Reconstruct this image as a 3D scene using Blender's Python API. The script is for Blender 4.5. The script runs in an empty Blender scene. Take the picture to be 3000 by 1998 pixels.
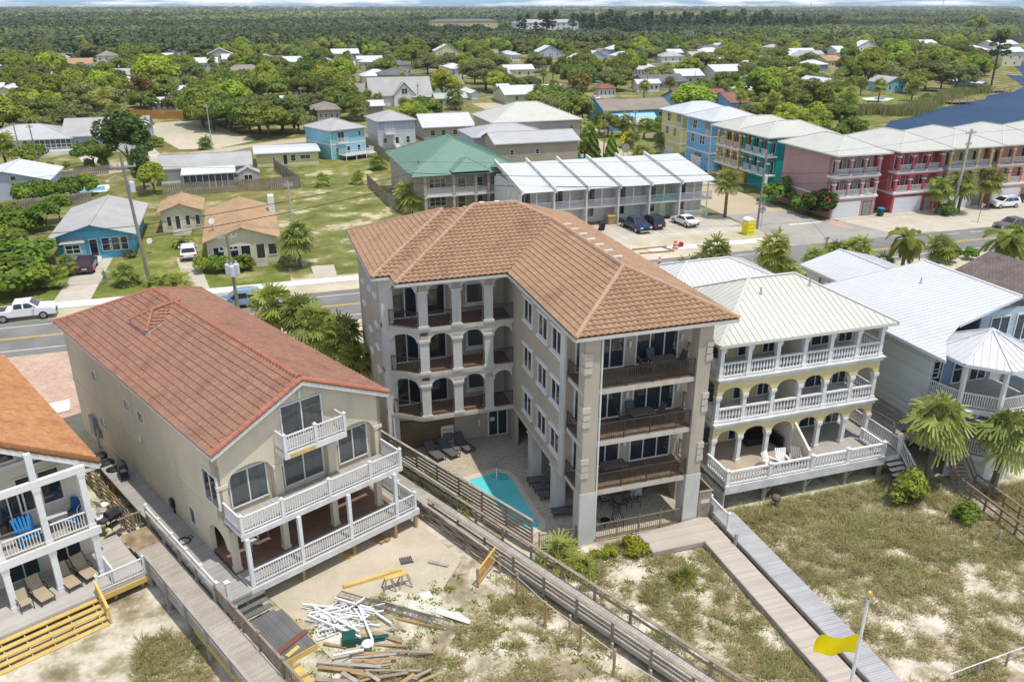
import bpy, bmesh, math, random
import numpy as np
from mathutils import Matrix, Vector
R=math.radians
random.seed(7)
rng=np.random.default_rng(5)
C=bpy.context.scene.collection
S=bpy.context.scene
# ---------------- camera
CH=29.0; FPX=2380.0; PIT=math.atan(982/FPX); YAW=R(17.8)
cam=bpy.data.cameras.new('camera'); camo=bpy.data.objects.new('camera',cam); C.objects.link(camo)
camo.location=(0,0,CH); camo.rotation_euler=(math.pi/2-PIT,0,-YAW)
cam.sensor_width=36; cam.lens=36*FPX/3000; cam.clip_end=30000; cam.clip_start=.5
S.camera=camo
# ---------------- world + sun
W=bpy.data.worlds.new("World"); S.world=W; W.use_nodes=True
nt=W.node_tree; bg=nt.nodes['Background']
sky=nt.nodes.new('ShaderNodeTexSky'); sky.sky_type='NISHITA'; sky.sun_disc=False
SUN=Vector((.19,-.25,1)).normalized()
sky.sun_elevation=math.asin(SUN.z); sky.sun_rotation=math.atan2(SUN.x,SUN.y)
sky.air_density=1.0; sky.dust_density=.6; sky.ozone_density=1.5
tc=nt.nodes.new('ShaderNodeTexCoord'); mp=nt.nodes.new('ShaderNodeMapping'); mp.inputs['Scale'].default_value=(5,5,60)
no=nt.nodes.new('ShaderNodeTexNoise'); no.inputs['Scale'].default_value=2.2; no.inputs['Detail'].default_value=7
cr=nt.nodes.new('ShaderNodeValToRGB'); cr.color_ramp.elements[0].position=.44; cr.color_ramp.elements[1].position=.58
mx=nt.nodes.new('ShaderNodeMix'); mx.data_type='RGBA'
nt.links.new(tc.outputs['Generated'],mp.inputs['Vector']); nt.links.new(mp.outputs[0],no.inputs['Vector'])
nt.links.new(no.outputs['Fac'],cr.inputs[0]); nt.links.new(cr.outputs[0],mx.inputs[0])
tint=nt.nodes.new('ShaderNodeMix'); tint.data_type='RGBA'; tint.blend_type='MULTIPLY'; tint.inputs[0].default_value=1
tint.inputs[7].default_value=(.90,.94,.97,1)
nt.links.new(sky.outputs[0],tint.inputs[6])
sz=nt.nodes.new('ShaderNodeSeparateXYZ'); nt.links.new(tc.outputs['Generated'],sz.inputs[0]); mr0=nt.nodes.new('ShaderNodeMapRange'); mr0.inputs[1].default_value=0; mr0.inputs[2].default_value=.12; nt.links.new(sz.outputs[2],mr0.inputs[0])
t2=nt.nodes.new('ShaderNodeMix'); t2.data_type='RGBA'; t2.inputs[6].default_value=(.42,.66,1.12,1); t2.inputs[7].default_value=(.90,.94,.97,1); nt.links.new(mr0.outputs[0],t2.inputs[0]); nt.links.new(t2.outputs[2],tint.inputs[7])
nt.links.new(tint.outputs[2],mx.inputs[6]); mx.inputs[7].default_value=(5.2,5.3,5.5,1)
nt.links.new(mx.outputs[2],bg.inputs['Color']); bg.inputs['Strength'].default_value=.15
sl=bpy.data.lights.new('sun','SUN'); sl.energy=2.7; sl.angle=R(.53); sl.color=(1,.94,.85)
so=bpy.data.objects.new('sun',sl); C.objects.link(so); so.rotation_euler=SUN.to_track_quat('Z','Y').to_euler(); so.location=(0,0,200)
S.view_settings.view_transform='Standard'; S.view_settings.look='None'; S.view_settings.exposure=0.44; S.view_settings.gamma=1
S.render.engine='CYCLES'
# ---------------- survey helpers: a point of the photo's plan -> place in the world (height z)
_c,_s=math.cos(PIT),math.sin(PIT)
def P(u,v,z=0):
    du=u-1500;dv=v-999; h=FPX*_c-dv*_s; d=FPX*_s+dv*_c; s=(CH-z)/d
    X=du*s;Y=h*s
    return (X*math.cos(YAW)+Y*math.sin(YAW),-X*math.sin(YAW)+Y*math.cos(YAW),z)
def T(r,c,x,y,z=0): return P(750*(c-1)+x/3.136,[0,500,1000,1498][r-1]+y/3.136,z)
def TX(r,c,x,y,z=0):
    q=T(r,c,x,y,z); return q[0],q[1]
BANG=R(25.4); _cb,_sb=math.cos(BANG),math.sin(BANG)
def BA(u,v): return (u*_cb-v*_sb,u*_sb+v*_cb)
def AB(x,y): return (x*_cb+y*_sb,-x*_sb+y*_cb)
# ---------------- materials
MC={}
def _mix(nt,a,b,f,bt='MIX'):
    m=nt.nodes.new('ShaderNodeMix'); m.data_type='RGBA'; m.blend_type=bt
    if isinstance(f,(int,float)): m.inputs[0].default_value=f
    else: nt.links.new(f,m.inputs[0])
    for i,q in ((6,a),(7,b)):
        if isinstance(q,(tuple,list)): m.inputs[i].default_value=(*q[:3],1)
        else: nt.links.new(q,m.inputs[i])
    return m.outputs[2]
def _noise(nt,vec,scale,detail=4,rough=.55,lo=.35,hi=.65):
    n=nt.nodes.new('ShaderNodeTexNoise'); n.inputs['Scale'].default_value=scale; n.inputs['Detail'].default_value=detail; n.inputs['Roughness'].default_value=rough
    nt.links.new(vec,n.inputs['Vector'])
    r=nt.nodes.new('ShaderNodeMapRange'); r.inputs[1].default_value=lo; r.inputs[2].default_value=hi; nt.links.new(n.outputs['Fac'],r.inputs[0])
    return r.outputs[0]
def _vec(nt,obj=True,scale=None,rot=None):
    t=nt.nodes.new('ShaderNodeTexCoord'); o=t.outputs['Object']
    if scale or rot:
        m=nt.nodes.new('ShaderNodeMapping'); nt.links.new(o,m.inputs[0])
        if scale: m.inputs['Scale'].default_value=scale
        if rot: m.inputs['Rotation'].default_value=rot
        o=m.outputs[0]
    return o
def mat(name,c,c2=None,sc=.6,rough=.75,bump=0,bsc=30,stripe=None,brick=None,spec=.35,metal=0,fine=None,stain=None,rot=0,alpha=None):
    """c base colour; c2 second colour mixed by noise sc; stripe=(axis,period,colour,width); brick=(w,h,mortar_colour)"""
    if name in MC: return MC[name]
    m=bpy.data.materials.new(name); m.use_nodes=True; nt=m.node_tree; b=nt.nodes['Principled BSDF']
    b.inputs['Roughness'].default_value=rough; b.inputs['Specular IOR Level'].default_value=spec; b.inputs['Metallic'].default_value=metal
    v=_vec(nt); col=c
    if c2: col=_mix(nt,c,c2,_noise(nt,v,sc))
    if brick:
        bt=nt.nodes.new('ShaderNodeTexBrick'); bv=_vec(nt,rot=(0,0,rot)) if rot else v
        nt.links.new(bv,bt.inputs['Vector']); bt.inputs['Scale'].default_value=1
        bt.inputs['Brick Width'].default_value=brick[0]; bt.inputs['Row Height'].default_value=brick[1]; bt.inputs['Mortar Size'].default_value=brick[3] if len(brick)>3 else .012
        bt.inputs['Color1'].default_value=(.82,.82,.82,1); bt.inputs['Color2'].default_value=(1.12,1.12,1.12,1); bt.inputs['Mortar'].default_value=(*brick[2],1)
        col=_mix(nt,col,bt.outputs['Color'],1,'MULTIPLY')
    if stripe:
        ax,per,sc_,wd=stripe
        sp=nt.nodes.new('ShaderNodeSeparateXYZ'); nt.links.new(_vec(nt,rot=(0,0,rot)) if rot else v,sp.inputs[0])
        mm=nt.nodes.new('ShaderNodeMath'); mm.operation='PINGPONG'; mm.inputs[1].default_value=per/2; nt.links.new(sp.outputs[ax],mm.inputs[0])
        l=nt.nodes.new('ShaderNodeMath'); l.operation='LESS_THAN'; l.inputs[1].default_value=wd; nt.links.new(mm.outputs[0],l.inputs[0])
        col=_mix(nt,col,sc_,l.outputs[0])
        # per board tone
        dv=nt.nodes.new('ShaderNodeMath'); dv.operation='DIVIDE'; dv.inputs[1].default_value=per; nt.links.new(sp.outputs[ax],dv.inputs[0])
        fl=nt.nodes.new('ShaderNodeMath'); fl.operation='ROUND'; nt.links.new(dv.outputs[0],fl.inputs[0])
        wn=nt.nodes.new('ShaderNodeTexWhiteNoise'); wn.noise_dimensions='1D'; nt.links.new(fl.outputs[0],wn.inputs['W'])
        mr=nt.nodes.new('ShaderNodeMapRange'); mr.inputs[3].default_value=.88; mr.inputs[4].default_value=1.08; nt.links.new(wn.outputs[0],mr.inputs[0])
        cb=nt.nodes.new('ShaderNodeCombineXYZ')
        for i in range(3): nt.links.new(mr.outputs[0],cb.inputs[i])
        col=_mix(nt,col,cb.outputs[0],1,'MULTIPLY')
    if fine:
        k=_noise(nt,v,fine[0],3,.6,.3,.7); col=_mix(nt,col,_mix(nt,(1-fine[1],)*3,(1+fine[1],)*3,k),1,'MULTIPLY')
    if stain:
        k=_noise(nt,_vec(nt,scale=(1.6,1.6,.22)),stain[0],6,.65,.5,.85); col=_mix(nt,col,stain[1],k)
    if isinstance(col,(tuple,list)): b.inputs['Base Color'].default_value=(*col[:3],1)
    else: nt.links.new(col,b.inputs['Base Color'])
    if bump:
        n=nt.nodes.new('ShaderNodeTexNoise'); n.inputs['Scale'].default_value=bsc; n.inputs['Detail'].default_value=4; nt.links.new(v,n.inputs['Vector'])
        bp=nt.nodes.new('ShaderNodeBump'); bp.inputs['Strength'].default_value=bump; bp.inputs['Distance'].default_value=.05
        nt.links.new(n.outputs['Fac'],bp.inputs['Height']); nt.links.new(bp.outputs[0],b.inputs['Normal'])
    m.diffuse_color=(*c[:3],1); MC[name]=m; return m
def leafmat(name,c1,c2,c3=None,tr=.3):
    if name in MC: return MC[name]
    m=bpy.data.materials.new(name); m.use_nodes=True; nt=m.node_tree; b=nt.nodes['Principled BSDF']; out=nt.nodes['Material Output']
    a=nt.nodes.new('ShaderNodeAttribute'); a.attribute_name='tone'
    r=nt.nodes.new('ShaderNodeValToRGB'); r.color_ramp.elements[0].color=(*c1,1); r.color_ramp.elements[1].color=(*c2,1)
    if c3: e=r.color_ramp.elements.new(.93); e.color=(*c2,1); r.color_ramp.elements[-1].color=(*c3,1)
    nt.links.new(a.outputs['Fac'],r.inputs[0])
    oi=nt.nodes.new('ShaderNodeObjectInfo'); hv=nt.nodes.new('ShaderNodeHueSaturation')
    mr=nt.nodes.new('ShaderNodeMapRange'); mr.inputs[3].default_value=.72; mr.inputs[4].default_value=1.35; nt.links.new(oi.outputs['Random'],mr.inputs[0]); nt.links.new(mr.outputs[0],hv.inputs['Value'])
    mh=nt.nodes.new('ShaderNodeMapRange'); mh.inputs[3].default_value=.515; mh.inputs[4].default_value=.475
    w2=nt.nodes.new('ShaderNodeMath'); w2.operation='FRACT'; w3=nt.nodes.new('ShaderNodeMath'); w3.operation='MULTIPLY'; w3.inputs[1].default_value=7.31
    nt.links.new(oi.outputs['Random'],w3.inputs[0]); nt.links.new(w3.outputs[0],w2.inputs[0]); nt.links.new(w2.outputs[0],mh.inputs[0]); nt.links.new(mh.outputs[0],hv.inputs['Hue'])
    nt.links.new(r.outputs[0],hv.inputs['Color'])
    b.inputs['Roughness'].default_value=.55; b.inputs['Specular IOR Level'].default_value=.3
    nt.links.new(hv.outputs[0],b.inputs['Base Color'])
    t=nt.nodes.new('ShaderNodeBsdfTranslucent'); nt.links.new(hv.outputs[0],t.inputs[0])
    x=nt.nodes.new('ShaderNodeMixShader'); x.inputs[0].default_value=tr
    nt.links.new(b.outputs[0],x.inputs[1]); nt.links.new(t.outputs[0],x.inputs[2]); nt.links.new(x.outputs[0],out.inputs[0])
    MC[name]=m; return m
# ---------------- mesh builder
class MB:
    def __init__(s): s.v=[]; s.f=[]; s.sm=False
    def quad(s,*p):
        n=len(s.v); s.v+= [tuple(q) for q in p]; s.f.append(tuple(range(n,n+len(p)))); return s
    def hexa(s,b,t):
        n=len(s.v); s.v+=[tuple(q) for q in b]+[tuple(q) for q in t]; k=len(b)
        s.f.append(tuple(range(n+k-1,n-1,-1))); s.f.append(tuple(range(n+k,n+2*k)))
        for i in range(k): j=(i+1)%k; s.f.append((n+i,n+j,n+k+j,n+k+i))
        return s
    def box(s,x0,y0,z0,x1,y1,z1):
        return s.hexa([(x0,y0,z0),(x1,y0,z0),(x1,y1,z0),(x0,y1,z0)],[(x0,y0,z1),(x1,y0,z1),(x1,y1,z1),(x0,y1,z1)])
    def prism(s,poly,z0,z1): return s.hexa([(x,y,z0) for x,y in poly],[(x,y,z1) for x,y in poly])
    def bar(s,a,b,w,h=None,up=(0,0,1)):
        """box beam from a to b, width w (sideways) height h"""
        h=h or w; a=Vector(a);b=Vector(b); d=(b-a); 
        if d.length<1e-6: return s
        d.normalize(); up=Vector(up)
        if abs(d.dot(up))>.95: up=Vector((1,0,0))
        x=d.cross(up).normalized(); y=x.cross(d).normalized()
        q=lambda p:[p-x*w/2-y*h/2,p+x*w/2-y*h/2,p+x*w/2+y*h/2,p-x*w/2+y*h/2]
        return s.hexa(q(a),q(b))
    def tube(s,path,r,n=6,r2=None,cap=True):
        pts=[Vector(p) for p in path]; rings=[]
        for i,p in enumerate(pts):
            d=(pts[min(i+1,len(pts)-1)]-pts[max(i-1,0)]).normalized(); up=Vector((0,0,1)) if abs(d.z)<.9 else Vector((1,0,0))
            x=d.cross(up).normalized(); y=x.cross(d)
            rr=r if r2 is None else r+(r2-r)*i/(len(pts)-1)
            if isinstance(r,(list,tuple)): rr=r[i]
            n0=len(s.v); s.v+=[tuple(p+x*rr*math.cos(2*math.pi*k/n)+y*rr*math.sin(2*math.pi*k/n)) for k in range(n)]; rings.append(n0)
        for a,b in zip(rings,rings[1:]):
            for k in range(n): j=(k+1)%n; s.f.append((a+k,a+j,b+j,b+k))
        if cap: s.f.append(tuple(range(rings[0]+n-1,rings[0]-1,-1))); s.f.append(tuple(range(rings[-1],rings[-1]+n)))
        return s
    def lathe(s,cx,cy,prof,n=8):
        rings=[]
        for r,z in prof:
            n0=len(s.v); s.v+=[(cx+r*math.cos(2*math.pi*k/n),cy+r*math.sin(2*math.pi*k/n),z) for k in range(n)]; rings.append(n0)
        for a,b in zip(rings,rings[1:]):
            for k in range(n): j=(k+1)%n; s.f.append((a+k,a+j,b+j,b+k))
        s.f.append(tuple(range(rings[0]+n-1,rings[0]-1,-1))); s.f.append(tuple(range(rings[-1],rings[-1]+n))); return s
    def mesh(s,name,org=(0,0,0)):
        me=bpy.data.meshes.new(name); ox,oy,oz=org
        me.from_pydata([(x-ox,y-oy,z-oz) for x,y,z in s.v],[],s.f); me.update()
        if s.sm: me.polygons.foreach_set('use_smooth',[True]*len(me.polygons))
        return me
def props(o,label=None,cat=None,group=None,kind=None):
    if label: o['label']=label
    if cat: o['category']=cat
    if group: o['group']=group
    if kind: o['kind']=kind
    return o
def link(name,me,m=None,parent=None):
    o=bpy.data.objects.new(name,me); C.objects.link(o)
    if m and me is not None and len(me.materials)==0: me.materials.append(m)
    if parent: o.parent=parent
    return o
LAND=[]   # landmarks (x,y,phrase) used to word labels of trees
SPLIT=set('roof_rail balcony_arch arcade ridge_tiles bracket leg column post pile pillar inner_column quoin balcony_floor balcony_slab wall_lamp downpipe deck_post step stringer tread side_window left_posts porch_post louvre gable_post bracket wall_panel panel capital corner_post roof_vent ridge_vent fire_window trim_band arm joist side_shelf sawhorse gutter pool_steps door_panel insulator skirt_wall floor_slab ochre_wall'.split())
def pieces(mb):
    n=len(mb.v); par=list(range(n))
    def fd(a):
        while par[a]!=a: par[a]=par[par[a]]; a=par[a]
        return a
    for f in mb.f:
        for q in f[1:]: par[fd(q)]=fd(f[0])
    g={}
    for i in range(n): g.setdefault(fd(i),[]).append(i)
    G=[]
    for k,ix in g.items():
        P_=[mb.v[i] for i in ix]; G.append([[min(q[c] for q in P_)-.02 for c in range(3)],[max(q[c] for q in P_)+.02 for c in range(3)],set(ix)])
    ch=len(G)<160
    while ch:
        ch=False
        for i in range(len(G)):
            for j in range(i+1,len(G)):
                if all(G[i][0][c]<=G[j][1][c] and G[j][0][c]<=G[i][1][c] for c in range(3)):
                    G[i]=[[min(a,b) for a,b in zip(G[i][0],G[j][0])],[max(a,b) for a,b in zip(G[i][1],G[j][1])],G[i][2]|G[j][2]]; G.pop(j); ch=True; break
            if ch: break
    out=[]
    for lo,hi,ix in G:
        m=MB(); o=sorted(ix); mp={a:b for b,a in enumerate(o)}; m.v=[mb.v[i] for i in o]; m.f=[tuple(mp[q] for q in f) for f in mb.f if f[0] in mp]; m.sm=mb.sm; out.append(m)
    return out
class Thing:
    def __init__(s,name,label,cat,loc,rot=0,org=(0,0,0),group=None):
        o=bpy.data.objects.new(name,None); C.objects.link(o); o.empty_display_size=.5
        o.location=loc; o.rotation_euler=(0,0,rot); s.o=o; s.org=org; props(o,label,cat,group)
    def part(s,name,mb,m,parent=None,label=None):
        if not mb.v: return None
        if name in SPLIT:
            ps=pieces(mb)
            if len(ps)>1:
                name={'left_posts':'post','floor_slab':'balcony_slab'}.get(name,name)
                for q in ps: o=link(name,q.mesh(name,s.org),m,parent or s.o)
                return o
        o=link(name,mb.mesh(name,s.org),m,parent or s.o)
        if label: o['label']=label
        return o
    def inst(s,name,me,loc,rot=0,parent=None):
        o=link(name,me,None,parent or s.o); o.location=(loc[0]-s.org[0],loc[1]-s.org[1],loc[2]-s.org[2]); o.rotation_euler=(0,0,rot); return o
    def win(s,x,y,z,face='S',w=1,h=1.3,nx=1,ny=2,kind='window',trim=.09,gm='glass',fm='white_trim',sill=0,lights=None):
        """window or glazed door in a wall; x,y,z = middle of its foot on the wall face"""
        rot={'S':0,'W':-math.pi/2,'E':math.pi/2,'N':math.pi}[face]
        key=(kind,w,h,nx,ny,trim,gm,fm,sill)
        if key not in WC:
            f=MB(); t=trim
            f.box(-w/2,-.07,0,-w/2+t,.04,h); f.box(w/2-t,-.07,0,w/2,.04,h); f.box(-w/2+t,-.07,h-t,w/2-t,.04,h); f.box(-w/2+t,-.07,0,w/2-t,.04,t)
            for i in range(1,nx):
                xx=-w/2+w*i/nx; f.box(xx-.035,-.06,t,xx+.035,.035,h-t)
            for i in range(1,ny):
                zz=h*i/ny; f.box(-w/2+t,-.055,zz-.025,w/2-t,.03,zz+.025)
            if sill: f.box(-w/2-.12,-.16,-.16,w/2+.12,.03,-.004); f.box(-w/2-.12,-.16,h+.004,w/2+.12,.03,h+.17)
            p=MB().box(-w/2+t*.5,-.02,t*.5,w/2-t*.5,.02,h-t*.5)
            fme=f.mesh(kind); fme.materials.append(MC[fm]); pme=p.mesh('pane'); pme.materials.append(MC[gm]); WC[key]=(fme,pme)
        fme,pme=WC[key]
        o=s.inst(kind,fme,(x,y,z),rot); q=link('pane',pme,None,o); return o
WC={}
def TB(name,label,cat,u,v,z=0,group=None): 
    x,y=BA(u,v); return Thing(name,label,cat,(x,y,z),BANG,(u,v,z),group)
def TA(name,label,cat,x,y,z=0,group=None): return Thing(name,label,cat,(x,y,z),0,(x,y,z),group)
def dup(o,loc=None,rotz=None,scale=None,label=None,group=None):
    r=o.copy(); C.objects.link(r)
    if loc is not None: r.location=loc
    if rotz is not None: r.rotation_euler=(0,0,rotz)
    if scale is not None: r.scale=scale if isinstance(scale,tuple) else (scale,)*3
    if label: r['label']=label
    if group: r['group']=group
    for ch in list(o.children):
        c=ch.copy(); C.objects.link(c); c.parent=r
        for g in list(ch.children): d=g.copy(); C.objects.link(d); d.parent=c
    return r
def single(name,mb,m,label,cat,group=None,kind=None,loc=None,rot=0):
    """a thing that is one mesh, origin at its base"""
    if loc is None:
        xs=[q[0] for q in mb.v]; ys=[q[1] for q in mb.v]; loc=((min(xs)+max(xs))/2,(min(ys)+max(ys))/2,min(q[2] for q in mb.v)); o=link(name,mb.mesh(name,loc),m)
        o.location=loc
    else: o=link(name,mb.mesh(name),m); o.location=loc; o.rotation_euler=(0,0,rot)
    return props(o,label,cat,group,kind)
# palette
mat('glass',(.015,.022,.03),(.03,.045,.055),sc=.25,rough=.05,spec=.9)
mat('curtain_glass',(.075,.09,.095),(.12,.13,.13),sc=.5,rough=.06,spec=.9,stripe=(0,.14,(.06,.07,.075),.02))
mat('pale_glass',(.20,.24,.28),(.10,.13,.16),sc=1.5,rough=.1,spec=.8)
mat('white_trim',(.70,.70,.68),(.63,.63,.61),sc=1,rough=.45)
mat('white_paint',(.72,.72,.71),(.65,.65,.64),sc=.7,rough=.5,fine=(5,.05))
mat('weathered_white',(.66,.66,.65),(.5,.5,.48),sc=1.2,rough=.7)
mat('cream_stucco',(.66,.585,.44),(.60,.53,.40),sc=.35,rough=.9,bump=.25,bsc=60,fine=(12,.03),stain=(.7,(.52,.465,.36)))
mat('taupe_stucco',(.455,.395,.315),(.405,.35,.28),sc=.3,rough=.92,bump=.25,bsc=60,stain=(.8,(.30,.265,.225)))
mat('grey_stucco',(.56,.55,.51),(.49,.48,.44),sc=.5,rough=.9,bump=.2,bsc=60,stain=(.8,(.34,.33,.30)))
mat('iron',(.055,.045,.038),(.10,.075,.05),sc=1.5,rough=.5,metal=.3)
mat('tan_iron',(.22,.18,.13),rough=.5)
mat('wood_grey',(.30,.265,.225),(.40,.37,.33),sc=.8,rough=.9,fine=(9,.12))
mat('wood_dark',(.22,.18,.135),(.33,.28,.22),sc=1.4,rough=.9,fine=(14,.2))
mat('wood_new',(.62,.46,.15),(.52,.37,.12),sc=1.5,rough=.75,fine=(18,.12))
mat('wood_post',(.42,.28,.13),(.30,.21,.11),sc=2,rough=.85,fine=(14,.15))
mat('black_plastic',(.018,.018,.02),rough=.45)
mat('dark_grey',(.06,.065,.07),rough=.6)
# ---------------- roofs
def tilemat(name,c1,c2,c3,dark):
    m=bpy.data.materials.new(name); m.use_nodes=True; nt=m.node_tree; b=nt.nodes['Principled BSDF']
    a=nt.nodes.new('ShaderNodeAttribute'); a.attribute_name='tone'
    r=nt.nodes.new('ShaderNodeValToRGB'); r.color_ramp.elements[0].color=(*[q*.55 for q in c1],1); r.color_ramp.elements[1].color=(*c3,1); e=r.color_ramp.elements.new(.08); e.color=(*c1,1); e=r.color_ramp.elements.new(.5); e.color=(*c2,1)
    nt.links.new(a.outputs['Fac'],r.inputs[0]); v=_vec(nt)
    col=_mix(nt,r.outputs[0],dark,_noise(nt,v,.55,5,.6,.52,.8)); col=_mix(nt,col,_mix(nt,(.9,)*3,(1.12,)*3,_noise(nt,v,6,3)),1,'MULTIPLY')
    nt.links.new(col,b.inputs['Base Color']); b.inputs['Roughness'].default_value=.8; b.inputs['Specular IOR Level'].default_value=.25
    MC[name]=m
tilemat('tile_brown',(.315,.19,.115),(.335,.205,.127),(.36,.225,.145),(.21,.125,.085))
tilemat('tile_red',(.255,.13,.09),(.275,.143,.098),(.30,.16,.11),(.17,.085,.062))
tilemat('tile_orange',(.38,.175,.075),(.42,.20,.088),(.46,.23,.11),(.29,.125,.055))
def tile_mesh(name,polys,org,pa=.36,pb=.36,amp=.095,seg=8,step=.055):
    out=bmesh.new(); lay=out.faces.layers.float.new('tone'); rr=random.Random(3)
    vs=[];fs=[];tn=[]
    for poly in polys:
        pts=[Vector(p) for p in poly]; n=Vector((0,0,0))
        for i in range(len(pts)): n+=pts[i].cross(pts[(i+1)%len(pts)])
        n.normalize(); 
        if n.z<0: n=-n; pts=pts[::-1]
        e=Vector((0,0,1)).cross(n).normalized(); s=n.cross(e)
        if s.z<0: s=-s
        o=pts[0]; A=[(p-o).dot(e) for p in pts]; Bc=[(p-o).dot(s) for p in pts]
        a0,a1,b0,b1=min(A),max(A),min(Bc),max(Bc)
        na=int((a1-a0)/pa)+1; nb=int((b1-b0)/pb)+1
        bm=bmesh.new(); ly=bm.faces.layers.float.new('tone')
        for j in range(nb):
            bl=b0+j*pb; bh=bl+pb*1.02
            lo=[];hi=[];ri=[]
            for i in range(na*seg+1):
                ph=i/seg; w=amp*abs(math.cos(math.pi*ph))
                q=o+e*(a0+ph*pa)
                ri.append(bm.verts.new(q+s*bl+n*(w*.9))); lo.append(bm.verts.new(q+s*bl+n*(w+step))); hi.append(bm.verts.new(q+s*bh+n*w))
            t=0
            for i in range(na*seg):
                if i%seg==0: t=.15+.85*rr.random()
                f=bm.faces.new((lo[i],lo[i+1],hi[i+1],hi[i])); f[ly]=t
                f=bm.faces.new((ri[i],ri[i+1],lo[i+1],lo[i])); f[ly]=0  # risers darkest: soiled joint colour that also paints in the course shade lines
        for i in range(len(pts)):
            p=pts[i]; d=(pts[(i+1)%len(pts)]-p).normalized(); nn=d.cross(n)
            g=bm.verts[:]+bm.edges[:]+bm.faces[:]
            bmesh.ops.bisect_plane(bm,geom=g,plane_co=p,plane_no=nn,clear_outer=True)
        k=len(vs); bm.verts.index_update()
        vs+=[v.co.copy() for v in bm.verts]; 
        for f in bm.faces: fs.append(tuple(k+v.index for v in f.verts)); tn.append(f[ly])
        bm.free()
        k=len(vs); vs+=[p-n*.02 for p in pts]; fs.append(tuple(range(k,k+len(pts)))); tn.append(.3)
    out.free()
    me=bpy.data.meshes.new(name); ox,oy,oz=org; me.from_pydata([(v.x-ox,v.y-oy,v.z-oz) for v in vs],[],fs); me.update()
    at=me.attributes.new('tone','FLOAT','FACE'); at.data.foreach_set('value',tn)
    return me
def caps(mb,a,b,r=.13,step=.36):
    """row of half-round ridge tiles from a to b"""
    a=Vector(a);b=Vector(b); L=(b-a).length; n=max(1,int(L/step)); 
    for i in range(n):
        p=a+(b-a)*(i/n); q=a+(b-a)*((i+1.08)/n); mb.tube([p+Vector((0,0,.05)),q+Vector((0,0,.05))],r*1.12,8,r*.92)
def clip_iv(pts,x):
    ys=[]
    for i in range(len(pts)):
        (x0,y0),(x1,y1)=pts[i],pts[(i+1)%len(pts)]
        if (x0<=x<x1) or (x1<=x<x0): ys.append(y0+(y1-y0)*(x-x0)/(x1-x0))
    ys.sort(); return ys
def seam_face(mb,rib,poly,sp=.45,th=.05,rh=.035,rw=.03):
    """sheet metal slope with standing seams running up it"""
    pts=[Vector(p) for p in poly]; n=Vector((0,0,0))
    for i in range(len(pts)): n+=pts[i].cross(pts[(i+1)%len(pts)])
    n.normalize(); n=n if n.z>0 else -n
    mb.hexa([p-n*th for p in pts] if (pts[1]-pts[0]).cross(pts[2]-pts[1]).z>0 else [p-n*th for p in pts[::-1]], pts if (pts[1]-pts[0]).cross(pts[2]-pts[1]).z>0 else pts[::-1])
    if rib is None: return
    e=Vector((0,0,1)).cross(n)
    if e.length<1e-4: return
    e.normalize(); s=n.cross(e); o=pts[0]
    pp=[((p-o).dot(e),(p-o).dot(s)) for p in pts]; a0=min(q[0] for q in pp); a1=max(q[0] for q in pp)
    k=int((a1-a0)/sp)
    for i in range(k+1):
        a=a0+(a1-a0-k*sp)/2+i*sp; ys=clip_iv(pp,a)
        if len(ys)>=2 and ys[-1]-ys[0]>.15: rib.bar(o+e*a+s*(ys[0]+.01)+n*rh/2,o+e*a+s*(ys[-1]-.01)+n*rh/2,rw,rh,up=n)
def hip_polys(x0,y0,x1,y1,z,s=.42,kind='hip'):
    """slopes of a hip or gable roof over a rectangle; kind hip, gx (ridge along x), gy (ridge along y)"""
    w,d=x1-x0,y1-y0
    if kind=='gx':
        ym=(y0+y1)/2; h=z+s*d/2
        return [[(x0,y0,z),(x1,y0,z),(x1,ym,h),(x0,ym,h)],[(x1,y1,z),(x0,y1,z),(x0,ym,h),(x1,ym,h)]],[((x0,ym,h),(x1,ym,h))]
    if kind=='gy':
        xm=(x0+x1)/2; h=z+s*w/2
        return [[(x0,y1,z),(x0,y0,z),(xm,y0,h),(xm,y1,h)],[(x1,y0,z),(x1,y1,z),(xm,y1,h),(xm,y0,h)]],[((xm,y0,h),(xm,y1,h))]
    k=min(w,d)/2; h=z+s*k
    if w>=d: A=(x0+k,(y0+y1)/2,h); B=(x1-k,(y0+y1)/2,h)
    else: A=((x0+x1)/2,y0+k,h); B=((x0+x1)/2,y1-k,h)
    a,b,c,d_=(x0,y0,z),(x1,y0,z),(x1,y1,z),(x0,y1,z)
    if w>=d: P_=[[a,b,B,A],[b,c,B],[c,d_,A,B],[d_,a,A]]; Rg=[(a,A),(b,B),(c,B),(d_,A),(A,B)]
    else: P_=[[a,b,A],[b,c,B,A],[c,d_,B],[d_,a,A,B]]; Rg=[(a,A),(b,A),(c,B),(d_,B),(A,B)]
    if abs(w-d)<.01: Rg=Rg[:4]
    P_=[[q for i,q in enumerate(p) if q!=p[i-1]] for p in P_]
    return P_,Rg
def metal_roof(T_,name,rect,z,s,kind,m,sp=.45,seams=True,cap=.05,label=None,parent=None):
    polys,rg=hip_polys(*rect,z,s,kind); mb=MB(); rb=MB() if seams else None
    for p in polys: seam_face(mb,mb if seams else None,p,sp)
    for a,b in rg: mb.bar(Vector(a)+Vector((0,0,.03)),Vector(b)+Vector((0,0,.03)),.2,.05)
    x0,y0,x1,y1=rect
    f=.16
    for a,b in (((x0,y0),(x1,y0)),((x1,y0),(x1,y1)),((x1,y1),(x0,y1)),((x0,y1),(x0,y0))): 
        if kind=='gx' and a[0]==b[0]: continue
        if kind=='gy' and a[1]==b[1]: continue
        mb.bar((*a,z-f/2-.03),(*b,z-f/2-.03),.05,f)
    r=T_.part(name,mb,m,parent,label)
    return r,polys,rg
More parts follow.
